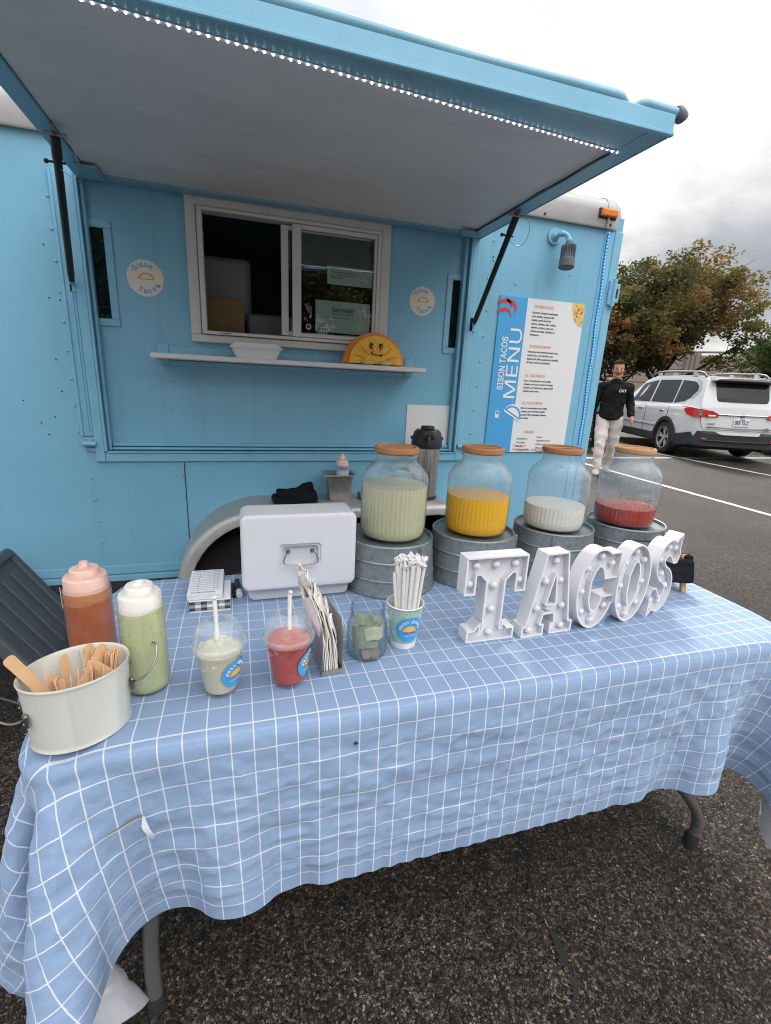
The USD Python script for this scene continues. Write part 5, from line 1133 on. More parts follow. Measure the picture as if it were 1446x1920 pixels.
# ------------------------------------------------------------------ tip jar with money
def tip_jar():
    x, y = .272, .952
    j = thing('tip_jar', 'small ribbed glass tip jar holding notes and coins', 'jar', (x, y, ZT))
    prof = [(0, .001), (.036, 0), (.043, .002), (.0465, .010), (.047, .02), (.047, .070), (.0455, .080), (.042, .090), (.0395, .096), (.0395, .100), (.0412, .103), (.0400, .107), (.0400, .112), (.0412, .115), (.0402, .119), (.0402, .124), (.0385, .126), (.0372, .124), (.0370, .100)]
    def rib(z): return .012*np.clip((z-.012)/.01, 0, 1)*np.clip((.088-z)/.015, 0, 1)
    rib.count = 34
    part(j, 'glass', lathe(prof, 34*6, rib=rib), 'tip_glass', smooth=True)
    part(j, 'inner_glass', lathe([(.0370, .100), (.040, .088), (.0445, .078), (.0448, .012), (.041, .006), (0, .006)], 60), 'cup_plastic', smooth=True)
    def note(pts, w, lab, mat, turns):
        P = smooth_path(pts, 6); n = len(P); tn = np.gradient(P, axis=0); tn /= np.linalg.norm(tn, axis=1, keepdims=True)
        up = np.array([np.array([math.sin(a)*.3, math.cos(a)*.2, 1.0]) for a in np.linspace(*turns, n)]); up -= tn*(up*tn).sum(1, keepdims=True); up /= np.linalg.norm(up, axis=1, keepdims=True)
        V = np.vstack([P-up*w/2, P+up*w/2]); F = np.array([(i, i+1, n+i+1, n+i) for i in range(n-1)]); nn = np.cross(tn, up)*.0003
        V2 = np.vstack([V, V+np.vstack([nn, nn])]); F2 = np.vstack([F, F[:, ::-1]+2*n])
        single('banknote', (V2, F2), mat, lab, 'banknote', smooth=60, loc=(x, y, ZT))
    note([(-.038, -.012, .052), (-.030, -.024, .056), (-.012, -.034, .060), (.010, -.032, .058), (.020, -.018, .060), (.004, -.010, .06), (-.02, -.004, .058)], .052, 'crumpled green banknote curled against the left of the tip jar', 'banknote', (.3, -.6))
    note([(-.014, -.034, .066), (.004, -.037, .070), (.024, -.030, .066), (.036, -.012, .070), (.026, .010, .072), (.0, .022, .07)], .030, 'pale folded banknote across the middle of the tip jar', 'banknote_pale', (-.4, .5))
    note([(-.030, .0, .088), (-.012, -.006, .090), (.004, .004, .082), (.02, .016, .07)], .026, 'dark folded banknote sticking up inside the tip jar', 'banknote', (.2, .9))
    for cx, cy, cz, rx, ry, lab in ((-.010, -.036, .0185, 62, 12, 'left of two coins leaning on the tip jar glass'), (.010, -.036, .0195, 66, -6, 'right of two coins leaning on the tip jar glass')):
        m = lathe([(0, 0), (.0108, 0), (.0121, .0003), (.0121, .0016), (.0108, .0019), (.0102, .0016), (0, .0016)], 32)
        single('coin', moved(m, rx=rx, ry=ry), 'coin', lab, 'coin', loc=(x+cx, y+cy, ZT+cz))
tip_jar()

# ------------------------------------------------------------------ paper cup of straws
def straw_cup():
    x, y = .372, .972
    c = thing('paper_cup', 'mint paper cup with blue sticker, full of wrapped straws', 'cup', (x, y, ZT))
    h = .112; R = lambda z: .0300+(.0445-.0300)*np.clip(z/h, 0, 1.1)
    part(c, 'wall', lathe([(0, .006), (.028, .006), (R(0), .0)]+[(R(z), z) for z in np.linspace(.002, h, 14)], 56), 'cup_mint', smooth=40)
    part(c, 'inner_wall', lathe([(0, .008)]+[(R(z)-.0012, z) for z in np.linspace(.008, h, 10)], 48), 'paper_straw', smooth=40)
    part(c, 'white_base', lathe([(R(0)-.0008, -.0003), (R(0)+.0006, .0), (R(.014)+.0006, .014), (R(.014), .0145)], 56), 'paper_white')
    part(c, 'rolled_rim', tube([(R(h)*math.cos(a), R(h)*math.sin(a), h) for a in np.linspace(0, 2*math.pi, 56, endpoint=False)], .0021, 8, closed=True), 'cap_white')
    # hand-drawn sketch lines printed on the cup
    r = np.random.default_rng(4); ms = []
    for _ in range(46):
        a0, z0 = r.uniform(0, 6.28), r.uniform(.02, .104); k = r.integers(0, 3)
        if k == 0: pts = [(a0+.14*math.cos(q), z0+.006*math.sin(q)) for q in np.linspace(0, 6.28, 12)]
        elif k == 1: pts = [(a0+.06*q, z0+.014*q) for q in np.linspace(-1, 1, 5)]
        else: pts = [(a0+.16*q, z0+.006*math.sin(q*4)) for q in np.linspace(-1, 1, 9)]
        ms.append(tube([((R(z)+.0003)*math.cos(a), (R(z)+.0003)*math.sin(a), z) for a, z in pts if .016 < z < .109], .0006, 4) if sum(.016 < z < .109 for _, z in pts) > 3 else box(0, 0, .03, .0001, .0001, .0301))
    part(c, 'sketch_print', cat_(ms), 'cup_sketch', kind='stuff')
    add_logo(c, lambda z: R(z)+.0006, .0345, .056, -88)
    r = np.random.default_rng(12); k = 0
    lab = 'paper wrapped straw with torn end, bunched in the mint paper cup'
    for i in range(60):
        q = math.sqrt((i+.5)/60)*.039; a = i*2.4; bx, by = q*.55*math.cos(a)+.004, q*.55*math.sin(a); tx, ty = q*.98*math.cos(a)+.009, q*.98*math.sin(a)+.004
        hh = r.uniform(.208, .230)
        m = straw_mesh((bx, by, .012), (tx, ty, hh), .0039)
        # crumpled paper at the torn end
        cr = trimesh.creation.icosphere(1, .0046); cr.vertices *= 1+r.normal(0, .38, cr.vertices.shape); cr.apply_translation([tx+r.normal(0, .0015), ty+r.normal(0, .0015), hh+.0005])
        single('paper_straw', cat_([m, cr]), 'paper_straw', lab, 'straw', 'wrapped straws in the mint paper cup', smooth=35, loc=(x, y, ZT))
    for tx, hh, l in ((-.036, .195, 'single straw standing apart at the left of the mint cup'), (-.026, .208, 'straw just left of the bunch in the mint cup'), (-.021, .213, 'straw touching the left side of the bunch in the mint cup')):
        single('paper_straw', straw_mesh((tx*.45, -.01, .012), (tx, -.006, hh), .0037), 'paper_straw', l, 'straw', loc=(x, y, ZT))
straw_cup()

# ------------------------------------------------------------------ small easel board at the far right end
def easel():
    # low A-frame: slate panel on top leaning back, black cloth hanging over it, wooden legs
    t = thing('tabletop_chalkboard', 'small slate board on wooden legs draped with black cloth, behind the letter S', 'chalkboard', (1.300, 1.135, ZT), math.radians(-14))
    part(t, 'board', moved(box(-.05, -.006, -.003, .125, .060, .003, .001), (0, .0, .120), rx=14), 'slate', smooth=False)
    part(t, 'board_edge', moved(box(-.05, .0605, -.005, .125, .066, .006, .001), (0, .0, .120), rx=14), 'black_plastic')
    m = box(-.13, -.045, .038, .120, -.014, .108, .006).subdivide_to_size(.02); v = m.vertices; v[:, 1] -= (.108-v[:, 2])*.28; v += m.vertex_normals*((meshkit.fbm(v*45, 3, 2)-.5)*.012)[:, None]; m.vertices = v
    part(t, 'cloth_cover', m, 'black_cloth', smooth=60)
    m = box(.096, -.03, .045, .124, .055, .120, .006).subdivide_to_size(.02); v = m.vertices; v += m.vertex_normals*((meshkit.fbm(v*45, 3, 5)-.5)*.012)[:, None]; m.vertices = v
    part(t, 'cloth_cover', m, 'black_cloth', smooth=60)
    for x in (-.105, .100):
        l = part(t, 'easel_leg', moved(box(x-.0085, -.006, 0, x+.0085, .006, .125, .0015), (0, -.045, 0), rx=-16), 'easel_wood')
        part(l, 'rear_leg', moved(box(x-.0085+.014, -.006, 0, x+.0085+.014, .006, .125, .0015), (0, .060, 0), rx=20), 'easel_wood')
easel()

# ------------------------------------------------------------------ things on the trailer: foam box, plush, cloth, pan, flask
def foam_box():
    t = thing('foam_box', 'white foam takeaway box on the serving shelf', 'takeaway box', (.078, 2.125, 1.4435))
    def hull(z0, z1, a, b): return trimesh.convex.convex_hull(np.vstack([rrect_pts(a, z0), rrect_pts(b, z1)]))
    def rrect_pts(s, z): p = np.array(rrect(-s, -.055*s/.1, s, .055*s/.1, .012, 4).exterior.coords)[:-1]; return np.c_[p, np.full(len(p), z)]
    part(t, 'base', hull(0, .038, .080, .098), 'white_foam', smooth=25); part(t, 'rim', hull(.038, .044, .104, .104), 'white_foam', smooth=25); part(t, 'lid', hull(.0445, .058, .102, .088), 'white_foam', smooth=25)
foam_box()
def plush():
    t = thing('plush_orange', 'smiling half orange slice plush sitting on the serving shelf', 'plush toy', (.582, 2.115, 1.4435), math.radians(4))
    def half(r, d, puff, n=26):
        V = []; F = []; N = 28
        a = np.linspace(0, math.pi, N); out = np.c_[np.cos(a)*1.22, np.sin(a)]*r; bot = np.c_[np.linspace(-1.22, 1.22, 12)[1:-1]*r, np.zeros(10)]; ring = np.vstack([out, bot])
        c = np.array([0, r*.42]); L = [0, .35, .7, .9, 1.0]
        for s in (-1, 1):
            for q in L: V += [(x, s*(d*(1-q**3*.75)), z+.002) for x, z in c+(ring-c)*q]
        V = np.array(V); K = len(ring)
        for s in range(2):
            for l in range(len(L)-1):
                for i in range(K):
                    j = (i+1) % K; o = s*len(L)*K; f = (o+l*K+i, o+l*K+j, o+(l+1)*K+j, o+(l+1)*K+i); F.append(f if s == 0 else f[::-1])
        o = (len(L)-1)*K
        for i in range(K):
            j = (i+1) % K; F.append((o+i, o+j, 2*len(L)*K-K+j, 2*len(L)*K-K+i))
        return np.array(V), np.array(F)
    v, f = half(.116, .030, 0); v = v*[1, 1, 1.16]; b = part(t, 'peel', (v, f), 'plush_orange', smooth=60)
    v, f = half(.100, .010, 0); v = v*[1, 1, 1.16]+[0, -.025, .004]; fl = part(t, 'flesh', (v, f), 'plush_yellow', smooth=60)
    for a in (22, 48, 75, 105, 132, 158):
        d = np.array([math.cos(math.radians(a))*1.2, math.sin(math.radians(a))]); part(fl, 'segment_line', tube([(d[0]*.045, -.037, .010+d[1]*.045), (d[0]*.070, -.0365, .010+d[1]*.070), (d[0]*.088, -.0325, .008+d[1]*.088)], .0022, 6), 'thread_orange')
    for s in (-1, 1): part(t, 'eye', moved(lathe([(.0035, 0), (.0085, 0), (.0085, .002), (.0035, .002)], 18, sy=1.5), (s*.022-.004, -.0355, .080), rx=90), 'thread_black')
    part(t, 'mouth', tube(smooth_path([(-.026, -.037, .055), (-.018, -.0375, .045), (0, -.038, .044), (.020, -.0375, .043), (.026, -.037, .050)], 5), .0020, 6), 'thread_black')
    part(t, 'mouth_corner', tube([(.020, -.0378, .037), (.024, -.0375, .050)], .0018, 6), 'thread_black')
    for s in (-1, 1): part(t, 'foot', sphere(.024, 2, (s*.042, -.040, .011), (1.15, .8, .5)), 'plush_cream')
plush()
FZ = .8375
def fender_things():
    # black cloth folded in a heap
    r = np.random.default_rng(2); t = thing('folded_cloth', 'black cloth folded in a heap on the trailer fender', 'cloth', (.225, 2.075, FZ+.001), math.radians(4))
    def blob(x0, y0, z0, x1, y1, z1, sd):
        m = rbox(x0, y0, z0, x1, y1, z1, .010).subdivide_to_size(.012); n = meshkit.fbm(m.vertices*38, 3, sd)-.5; v = m.vertices+m.vertex_normals*(n*.016)[:, None]; v[:, 2] = np.maximum(v[:, 2], 0); m.vertices = v; return m
    part(t, 'lower_fold', blob(-.095, -.055, 0, .10, .055, .030, 1), 'black_cloth', smooth=60); part(t, 'upper_fold', blob(-.075, -.05, .026, .095, .05, .050, 2), 'black_cloth', smooth=60)
    part(t, 'peak', moved(blob(-.04, -.03, 0, .04, .03, .030, 3), (.055, 0, .044), ry=-28), 'black_cloth', smooth=60)
    # steel pan with a squeeze bottle
    p = thing('steel_pan', 'small deep steel food pan standing on the trailer fender', 'pan', (.432, 2.10, FZ+.001), math.radians(-3))
    def fr(s, z, rr): q = np.array(rrect(-s*.062, -s*.050, s*.062, s*.050, rr, 4).exterior.coords)[:-1]; return np.c_[q, np.full(len(q), z)]
    rings = [fr(.74, 0, .010), fr(.80, .004, .014), fr(1.0, .118, .014), fr(1.18, .122, .012), fr(1.20, .117, .012), fr(1.18, .1225, .012), fr(.985, .1195, .013), fr(.79, .006, .012)]
    K = len(rings[0]); V = np.vstack(rings+[np.array([[0, 0, 0], [0, 0, .006]])]); F = [(a*K+i, a*K+(i+1) % K, (a+1)*K+(i+1) % K, (a+1)*K+i) for a in range(len(rings)-1) for i in range(K)]
    F = [x for q in F for x in ((q[0], q[1], q[2]), (q[0], q[2], q[3]))]+[(len(rings)*K, (i+1) % K, i) for i in range(K)]+[(len(rings)*K+1, (len(rings)-1)*K+i, (len(rings)-1)*K+(i+1) % K) for i in range(K)]
    part(p, 'pan_shell', (V, np.array(F)), 'steel_dull', smooth=35)
    b = thing('squeeze_bottle', 'frosted squeeze bottle with pink cap standing in the steel pan', 'bottle', (.448, 2.098, FZ+.008))
    part(b, 'bottle', lathe([(0, 0), (.029, 0), (.031, .01), (.031, .145), (.028, .155), (.024, .158), (0, .158)], 32), 'squeeze_plastic', smooth=40)
    part(b, 'residue', lathe([(0, .002), (.028, .002), (.0285, .13), (0, .132)], 28), 'paper_straw', smooth=40)
    part(b, 'cap', lathe([(.027, .150), (.029, .152), (.029, .170), (.025, .176), (.016, .182), (.014, .190), (.006, .200), (.003, .206), (0, .206)], 28), 'cap_pink', smooth=40)
    o = thing('tape_measure', 'small orange and black plastic tool lying on the trailer fender', 'tool', (.575, 2.09, FZ+.001), math.radians(-5))
    part(o, 'body', rbox(-.045, -.02, .010, .045, .02, .028, .005), 'orange_lens'); part(o, 'base', rbox(-.050, -.024, 0, .050, .024, .012, .004), 'black_plastic'); part(o, 'end_trim', box(-.050, -.021, .011, -.040, .021, .029, .002), 'black_plastic')
    # vacuum flask with pump lid
    x, y = .852, 2.085
    f = thing('vacuum_flask', 'tall brushed steel vacuum flask with black pump lid on the fender', 'flask', (x, y, FZ+.001), math.radians(-18))
    part(f, 'body', lathe([(.062, .014), (.064, .018), (.064, .24), (.060, .250), (0, .252)], 44), 'steel_brushed', smooth=40)
    part(f, 'base', lathe([(0, 0), (.063, 0), (.066, .004), (.066, .016), (.062, .018)], 44), 'black_plastic')
    hd = cat_([lathe([(.060, .244), (.071, .246), (.074, .256), (.072, .29), (.064, .318), (.052, .330), (0, .333)], 40), rbox(-.030, -.098, .292, .030, -.03, .326, .012)])
    l = part(f, 'pump_lid', hd, 'black_plastic', smooth=40)
    part(l, 'spout', tube(smooth_path([(0, -.085, .305), (0, -.108, .298), (0, -.112, .270), (0, -.110, .255)], 5), .009, 12), 'black_plastic')
    part(l, 'pump_button', lathe([(0, .330), (.030, .330), (.033, .336), (.030, .346), (0, .349)], 28), 'black_rubber')
    part(l, 'carry_handle', tube(smooth_path([(-.072, .0, .296), (-.070, .02, .340), (-.04, .035, .385), (0, .04, .395), (.04, .035, .385), (.070, .02, .340), (.072, .0, .296)], 6)*[1, 1, .0]+np.c_[np.zeros(37), .04*np.sin(np.linspace(0, math.pi, 37)), .292-.02*np.sin(np.linspace(0, math.pi, 37))], .0065, 10), 'black_plastic')
fender_things()

# ------------------------------------------------------------------ dark grey tote lid leaning behind the left end of the table
def tote():
    t = thing('tote_bin', 'dark grey plastic tote with open lid at the left edge, behind the table', 'tote', (-1.33, 1.88, 0))
    def frus(a0, b0, z0, a1, b1, z1, rr=.04):
        p0 = np.array(rrect(-a0, -b0, a0, b0, rr, 5).exterior.coords)[:-1]; p1 = np.array(rrect(-a1, -b1, a1, b1, rr, 5).exterior.coords)[:-1]
        return trimesh.convex.convex_hull(np.vstack([np.c_[p0, np.full(len(p0), z0)], np.c_[p1, np.full(len(p1), z1)]]))
    part(t, 'bin', frus(.24, .16, 0, .29, .19, .58), 'tote_grey', smooth=25)
    part(t, 'bin_rim', frus(.31, .205, .565, .33, .205, .605), 'tote_grey', smooth=25)
    # lid hinged at the right rim, hanging open and sloping down towards the table
    def pl(m): return moved(m, (.45, -.0, .640), ry=-32)
    part(t, 'hinge_arm', cat_([rbox(.30, -.15, .585, .46, .15, .63, .012)]), 'tote_grey')
    lid = part(t, 'lid', pl(rbox(-.022, -.20, -.40, .006, .20, .02, .012)), 'tote_grey', smooth=30)
    for q in (rbox(-.034, -.215, -.415, .018, -.175, .03, .012), rbox(-.034, .175, -.415, .018, .215, .03, .012), rbox(-.034, -.20, -.425, .018, .20, -.385, .012), rbox(-.034, -.20, .0, .022, .20, .04, .012)): part(lid, 'lid_rim', pl(q), 'tote_grey', smooth=30)
    for y in (-.115, -.04, .04, .115): part(lid, 'lid_rib', pl(rbox(.003, y-.020, -.36, .016, y+.020, -.04, .006)), 'tote_grey', smooth=30)
tote()
# ------------------------------------------------------------------ cars
def hullpts(p): return trimesh.convex.convex_hull(np.array(p, float))
def loft(sections):
    """closed loft through sections (each the same number of (x, y, z) points, a loop)"""
    S = np.array(sections, float); n, k, _ = S.shape; V = S.reshape(-1, 3); F = []
    for i in range(n-1):
        for j in range(k):
            l = (j+1) % k; F += [(i*k+j, i*k+l, (i+1)*k+l), (i*k+j, (i+1)*k+l, (i+1)*k+j)]
    a, b = len(V), len(V)+1; V = np.vstack([V, S[0].mean(0), S[-1].mean(0)])
    for j in range(k):
        l = (j+1) % k; F += [(a, l, j), (b, (n-1)*k+j, (n-1)*k+l)]
    m = trimesh.Trimesh(V, np.array(F), process=False); m.fix_normals() if False else None
    return m
def suv(label, loc, rz, paint, detail=True, s=1.0, group=None, low=1.0, plate='SRX·7512'):
    """car along +y (front at +y), origin on the ground under the middle of the rear axle"""
    t = thing('parked_car', label, 'car', loc, rz, group=group)
    Ln_r, WB = -1.02, 2.89     # rear overhang, wheelbase
    hw = .95
    # side profile of the lower body and the roof, seen along x: stations along y
    st = [  # y, sill z, belt z, half width at belt, half width low, shoulder
        (-1.02, .50, .98, .78, .80), (-.96, .40, 1.06, .86, .86), (-.80, .34, 1.10, .91, .91), (-.3, .32, 1.12, .945, .95), (.6, .30, 1.10, .95, .95), (1.6, .30, 1.07, .95, .95), (2.3, .30, 1.05, .945, .95),
        (2.7, .30, 1.04, .93, .94), (3.2, .30, .99, .89, .92), (3.6, .34, .90, .80, .86), (3.80, .42, .76, .66, .74)]
    secs = []
    for y, z0, z1, wb, wl in st:
        zm = (z0+z1)/2
        half = [(0, z0), (wl*.7, z0), (wl*.93, z0+.04), (wl*.985, z0+.12), (wl, zm), (wb*1.0, z1-.13), (wb*.985, z1-.06), (wb*.94, z1-.012), (wb*.88, z1), (0, z1+.01)]
        loop = [(x*s, y*s, z*s*low) for x, z in half]+[(-x*s, y*s, z*s*low) for x, z in half[::-1][1:-1]]
        secs.append(loop)
    body = loft(secs)
    M = man(body) if not man_bad(body) else None
    # greenhouse
    gst = [(-1.00, 1.04, 1.06, .80, .78), (-.93, 1.06, 1.30, .83, .76), (-.78, 1.08, 1.66, .86, .66), (-.60, 1.09, 1.70, .87, .655), (.4, 1.08, 1.745, .88, .67), (1.3, 1.06, 1.735, .88, .665), (1.75, 1.05, 1.64, .87, .65), (2.25, 1.04, 1.33, .86, .70), (2.68, 1.03, 1.06, .84, .78)]
    gs = []
    for y, z0, z1, wb, wt in gst:
        half = [(0, z0-.05), (wb, z0-.05), (wb+.03, z0), (wb, z0+.03), (wt+.035, max(z1-.07, z0+.035)), (wt, max(z1-.018, z0+.04)), (wt*.85, max(z1, z0+.045)), (0, max(z1+.012, z0+.05))]
        gs.append([(x*s, y*s, z*s*low) for x, z in half]+[(-x*s, y*s, z*s*low) for x, z in half[::-1][1:-1]])
    roof = loft(gs)
    wells = [moved(cyl(.415*s, -.26*s, .26*s, 36), (sx*.86*s, y*s, .37*s), ry=90) for sx in (-1, 1) for y in (0, WB)]
    B = M
    for w_ in wells: B = B-man(w_)
    part(t, 'body', unman(B), paint, smooth=28)
    part(t, 'cabin', roof, paint, smooth=28)
    def P(x, y, z): return np.array([x*s, y*s, z*s*low])
    # windows laid 6 mm proud on the leaning cabin side
    def side_x(z, y):
        zz = [g[1]+.03 for g in gst]; ys = [g[0] for g in gst]; z0 = np.interp(y, ys, zz); z1 = np.interp(y, ys, [g[2]-.07 for g in gst]); wb = np.interp(y, ys, [g[3] for g in gst]); wt = np.interp(y, ys, [g[4]+.035 for g in gst])
        return wb+(wt-wb)*np.clip((z-z0)/max(z1-z0, .01), 0, 1)
    def side_panel(poly2, sx, off=.006, th=.004):
        m = extr(Polygon(poly2).buffer(-.012).buffer(.012, quad_segs=3), .001); m = m.subdivide_to_size(.12); v = m.vertices; up = v[:, 2] > .0005
        x = np.array([side_x(z, y) for y, z in v[:, :2]])+off-np.where(up, 0, th); m.vertices = np.c_[sx*x, v[:, 0], v[:, 1]]*[s, s, s*low]
        if sx < 0: pass
        else: m.faces = m.faces[:, ::-1]
        return m
    wins = {'front_window': [(1.02, 1.12), (2.20, 1.10), (1.72, 1.54), (1.05, 1.625)], 'rear_window': [(.02, 1.135), (.94, 1.12), (.97, 1.63), (.10, 1.635)], 'quarter_window': [(-.08, 1.14), (0.0, 1.635), (-.42, 1.60), (-.66, 1.44), (-.62, 1.33), (-.42, 1.20)]}
    for sx in (-1, 1):
        for n, q in wins.items():
            if n == 'quarter_window': q = [(-.04, 1.135), (.03, 1.63), (-.42, 1.60), (-.60, 1.52), (-.66, 1.42), (-.56, 1.28), (-.40, 1.19)]
            part(t, n, side_panel(q, sx), 'car_glass', smooth=False)
        part(t, 'window_trim', side_panel([(-.62, 1.24), (-.52, 1.30), (-.68, 1.44), (-.60, 1.57), (-.40, 1.635), (-.40, 1.655), (-.66, 1.60), (-.76, 1.44), (-.70, 1.32)], sx, .005), 'chrome', smooth=False)
        # doors: seams, handles, mouldings
        def strip(y0, z0, y1, z1, w, mat, nm):
            part(t, nm, tube([P(sx*.952, y0, z0), P(sx*.954, (y0+y1)/2, (z0+z1)/2), P(sx*.950, y1, z1)], w*s, 6), mat)
        strip(-.02, 1.05, .02, .55, .004, 'car_cladding', 'door_seam'); strip(.98, 1.05, .98, .42, .004, 'car_cladding', 'door_seam')
        for y in (.16, 1.14):
            h = part(t, 'door_handle', rbox(-.013, 0, -.016, .013, .20, .016, .010).apply_translation([sx*.957, y, .955]).apply_scale([s, s, s*low]), 'chrome')
        part(t, 'side_moulding', box(-.01, .35, .60, .01, 2.3, .64, .006).apply_translation([sx*.952, 0, 0]).apply_scale([s, s, s*low]), paint)
        part(t, 'sill_cladding', hullpts([(sx*.955, .36, .28), (sx*.955, 2.5, .28), (sx*.965, .44, .44), (sx*.965, 2.46, .44), (sx*.80, .36, .26), (sx*.80, 2.5, .26), (sx*.8, .44, .44), (sx*.8, 2.46, .44)]).apply_scale([s, s, s*low]), 'car_cladding')
        # arches
        for y in (0, WB):
            a = np.linspace(-.15, math.pi+.15, 22); V = []; F = []
            for q in a:
                for r_, x_ in ((.385, .90), (.395, .962), (.465, .962), (.475, .93)): V.append((sx*x_*s, (y+r_*math.cos(q))*s, (.37+r_*math.sin(q))*s))
            for i in range(len(a)-1):
                for j in range(3): F.append((i*4+j, i*4+j+1, (i+1)*4+j+1, (i+1)*4+j))
            part(t, 'wheel_arch', (np.array(V), np.array(F)), 'car_cladding', smooth=50)
            w = part(t, 'wheel', moved(lathe([(.235, -.11), (.30, -.115), (.345, -.10), (.362, -.06), (.364, 0), (.362, .06), (.345, .10), (.30, .115), (.235, .11), (.235, -.11)], 40), (sx*.84*s, y*s, .364*s), ry=90*sx, s=None).apply_scale(1.0), 'tyre', smooth=50)
            rim = moved(lathe([(0, -.02), (.235, -.02), (.235, .085), (.250, .100), (.250, .108), (.243, .110), (.232, .095), (.228, .03), (0, .03)], 40), (sx*.84*s, y*s, .364*s), ry=90*sx)
            part(w, 'rim_barrel', rim, 'rim_dark', smooth=40)
            part(w, 'rim_edge', moved(lathe([(.232, .092), (.246, .106), (.250, .110), (.240, .113), (.228, .100)], 40), (sx*.84*s, y*s, .364*s), ry=90*sx), 'rim_alloy', smooth=40)
            sp = []
            for k in range(5):
                for o in (-.13, .13):
                    m = trimesh.convex.convex_hull(np.array([(.045, -.014, .075), (.045, .014, .075), (.232, -.026, .092), (.232, .026, .092), (.045, -.012, .055), (.045, .012, .055), (.232, -.02, .07), (.232, .02, .07)])); sp.append(moved(m, rz=k*72+math.degrees(o)*1.25))
            sp.append(cyl(.055, .06, .088, 20))
            part(w, 'spokes', moved(cat_(sp), (sx*.84*s, y*s, .364*s), ry=90*sx), 'rim_alloy', smooth=False)
    # tailgate glass, spoiler, lamps, bumper, plate
    yb = lambda z: np.interp(z, [.98, 1.06, 1.30, 1.66], [-1.02, -1.00, -.93, -.78])
    def back_panel(poly2, off, th=.006, n=.15):
        m = extr(Polygon(poly2), .001).subdivide_to_size(n); v = m.vertices; up = v[:, 2] > .0005
        y = np.array([yb(z) for z in v[:, 1]])+.030*np.abs(v[:, 0]/.7)**2.5-off+np.where(up, 0, th); m.vertices = np.c_[v[:, 0], y, v[:, 1]]*[s, s, s*low]; return m
    part(t, 'tailgate_glass', back_panel([(-.735, 1.40), (-.70, 1.33), (-.58, 1.215), (.58, 1.215), (.70, 1.33), (.735, 1.40), (.66, 1.615), (-.66, 1.615)], .016, .02), 'car_glass', smooth=False)
    part(t, 'spoiler', hullpts([(x*sx_, y, z) for sx_ in (-1, 1) for x, y, z in ((.63, -.72, 1.70), (.60, -1.00, 1.655), (.62, -.98, 1.630), (.64, -.74, 1.62), (.3, -1.03, 1.675), (.3, -1.01, 1.645))]).apply_scale([s, s, s*low]), paint)
    part(t, 'spoiler_underside', hullpts([(x*sx_, y, z) for sx_ in (-1, 1) for x, y, z in ((.60, -.98, 1.628), (.58, -.80, 1.60), (.50, -.90, 1.59), (.60, -.97, 1.622))]).apply_scale([s, s, s*low]), 'car_cladding')
    for sx in (-1, 1):
        q = hullpts([(sx*.935, -.62, 1.055), (sx*.945, -.60, 1.02), (sx*.93, -.72, .93), (sx*.91, -.90, .90), (sx*.87, -1.01, .90), (sx*.50, -1.068, .905), (sx*.48, -1.066, .965), (sx*.62, -1.060, 1.03), (sx*.86, -1.00, 1.06), (sx*.93, -.76, 1.075), (sx*.6, -.9, 1.0)]).apply_scale([s, s, s*low])
        l = part(t, 'tail_lamp', q, 'tail_red', smooth=25)
        part(l, 'reverse_lamp', box(-.075, -.006, -.016, .075, .006, .016, .004).apply_translation([sx*.62, -1.064, .935]).apply_scale([s, s, s*low]), 'print_white')
        part(l, 'lamp_divider', hullpts([(sx*.865, -1.02, .925), (sx*.80, -1.035, .925), (sx*.80, -1.03, 1.03), (sx*.865, -1.01, 1.03), (sx*.83, -.95, .98)]).apply_scale([s, s, s*low]), 'chrome')
        part(t, 'bumper_reflector', box(-.055, -.006, -.016, .055, .006, .016, .004).apply_translation([sx*.70, -1.085, .47]).apply_scale([s, s, s*low]), 'tail_red')
        part(t, 'exhaust_pipe', tube([P(sx*.62, -.85, .36), P(sx*.62, -1.07, .355)], .038*s, 16), 'car_cladding')
        part(t, 'mud_flap', box(-.10, -.01, .20, .10, .01, .46, .006).apply_translation([sx*.84, -.44, 0]).apply_scale([s, s, s*low]), 'black_rubber')
        # roof rail
        R = smooth_path([P(sx*.635, -.62, 1.70), P(sx*.640, -.50, 1.775), P(sx*.645, -.2, 1.80), P(sx*.65, .8, 1.815), P(sx*.645, 1.3, 1.80), P(sx*.635, 1.62, 1.72)], 6)
        rr = part(t, 'roof_rail', tube(R, .020*s, 10), 'car_cladding')
        for y in (-.25, .55, 1.2): part(rr, 'rail_foot', rbox(-.022, -.07, 1.70, .022, .07, 1.80, .012).apply_translation([sx*.645, y, 0]).apply_scale([s, s, s*low]), 'rim_alloy')
        part(rr, 'rail_cap', tube(R+[0, 0, .014*s], .012*s, 8), 'rim_alloy')
        part(t, 'wing_mirror', rbox(-.10, -.07, -.07, .10, .07, .08, .04).apply_translation([sx*1.05, 2.0, 1.15]).apply_scale([s, s, s*low]), paint)
    part(t, 'chrome_bar', back_bar(s, low), 'chrome', smooth=40)
    part(t, 'badge', moved(lathe([(0, 0), (.05, 0), (.052, .008), (.046, .012), (0, .012)], 28, sx=1.0, sy=.62), (0, -1.052*s, .955*s*low), rx=90), 'print_navy')
    bp = hullpts([(x*sx_, y, z) for sx_ in (-1, 1) for x, y, z in ((.93, -.48, .26), (.955, -.46, .50), (.93, -.80, .56), (.80, -1.02, .62), (.70, -1.08, .58), (.0, -1.10, .56), (.7, -1.06, .32), (0, -1.08, .31), (.88, -.92, .34), (.5, -.6, .24))]).apply_scale([s, s, s*low])
    bp = unman(man(bp)-man(moved(cyl(.43*s, -.3*s, .3*s, 30), (.86*s, 0, .37*s), ry=90))-man(moved(cyl(.43*s, -.3*s, .3*s, 30), (-.86*s, 0, .37*s), ry=90)))
    b = part(t, 'rear_bumper', bp, 'car_cladding', smooth=25)
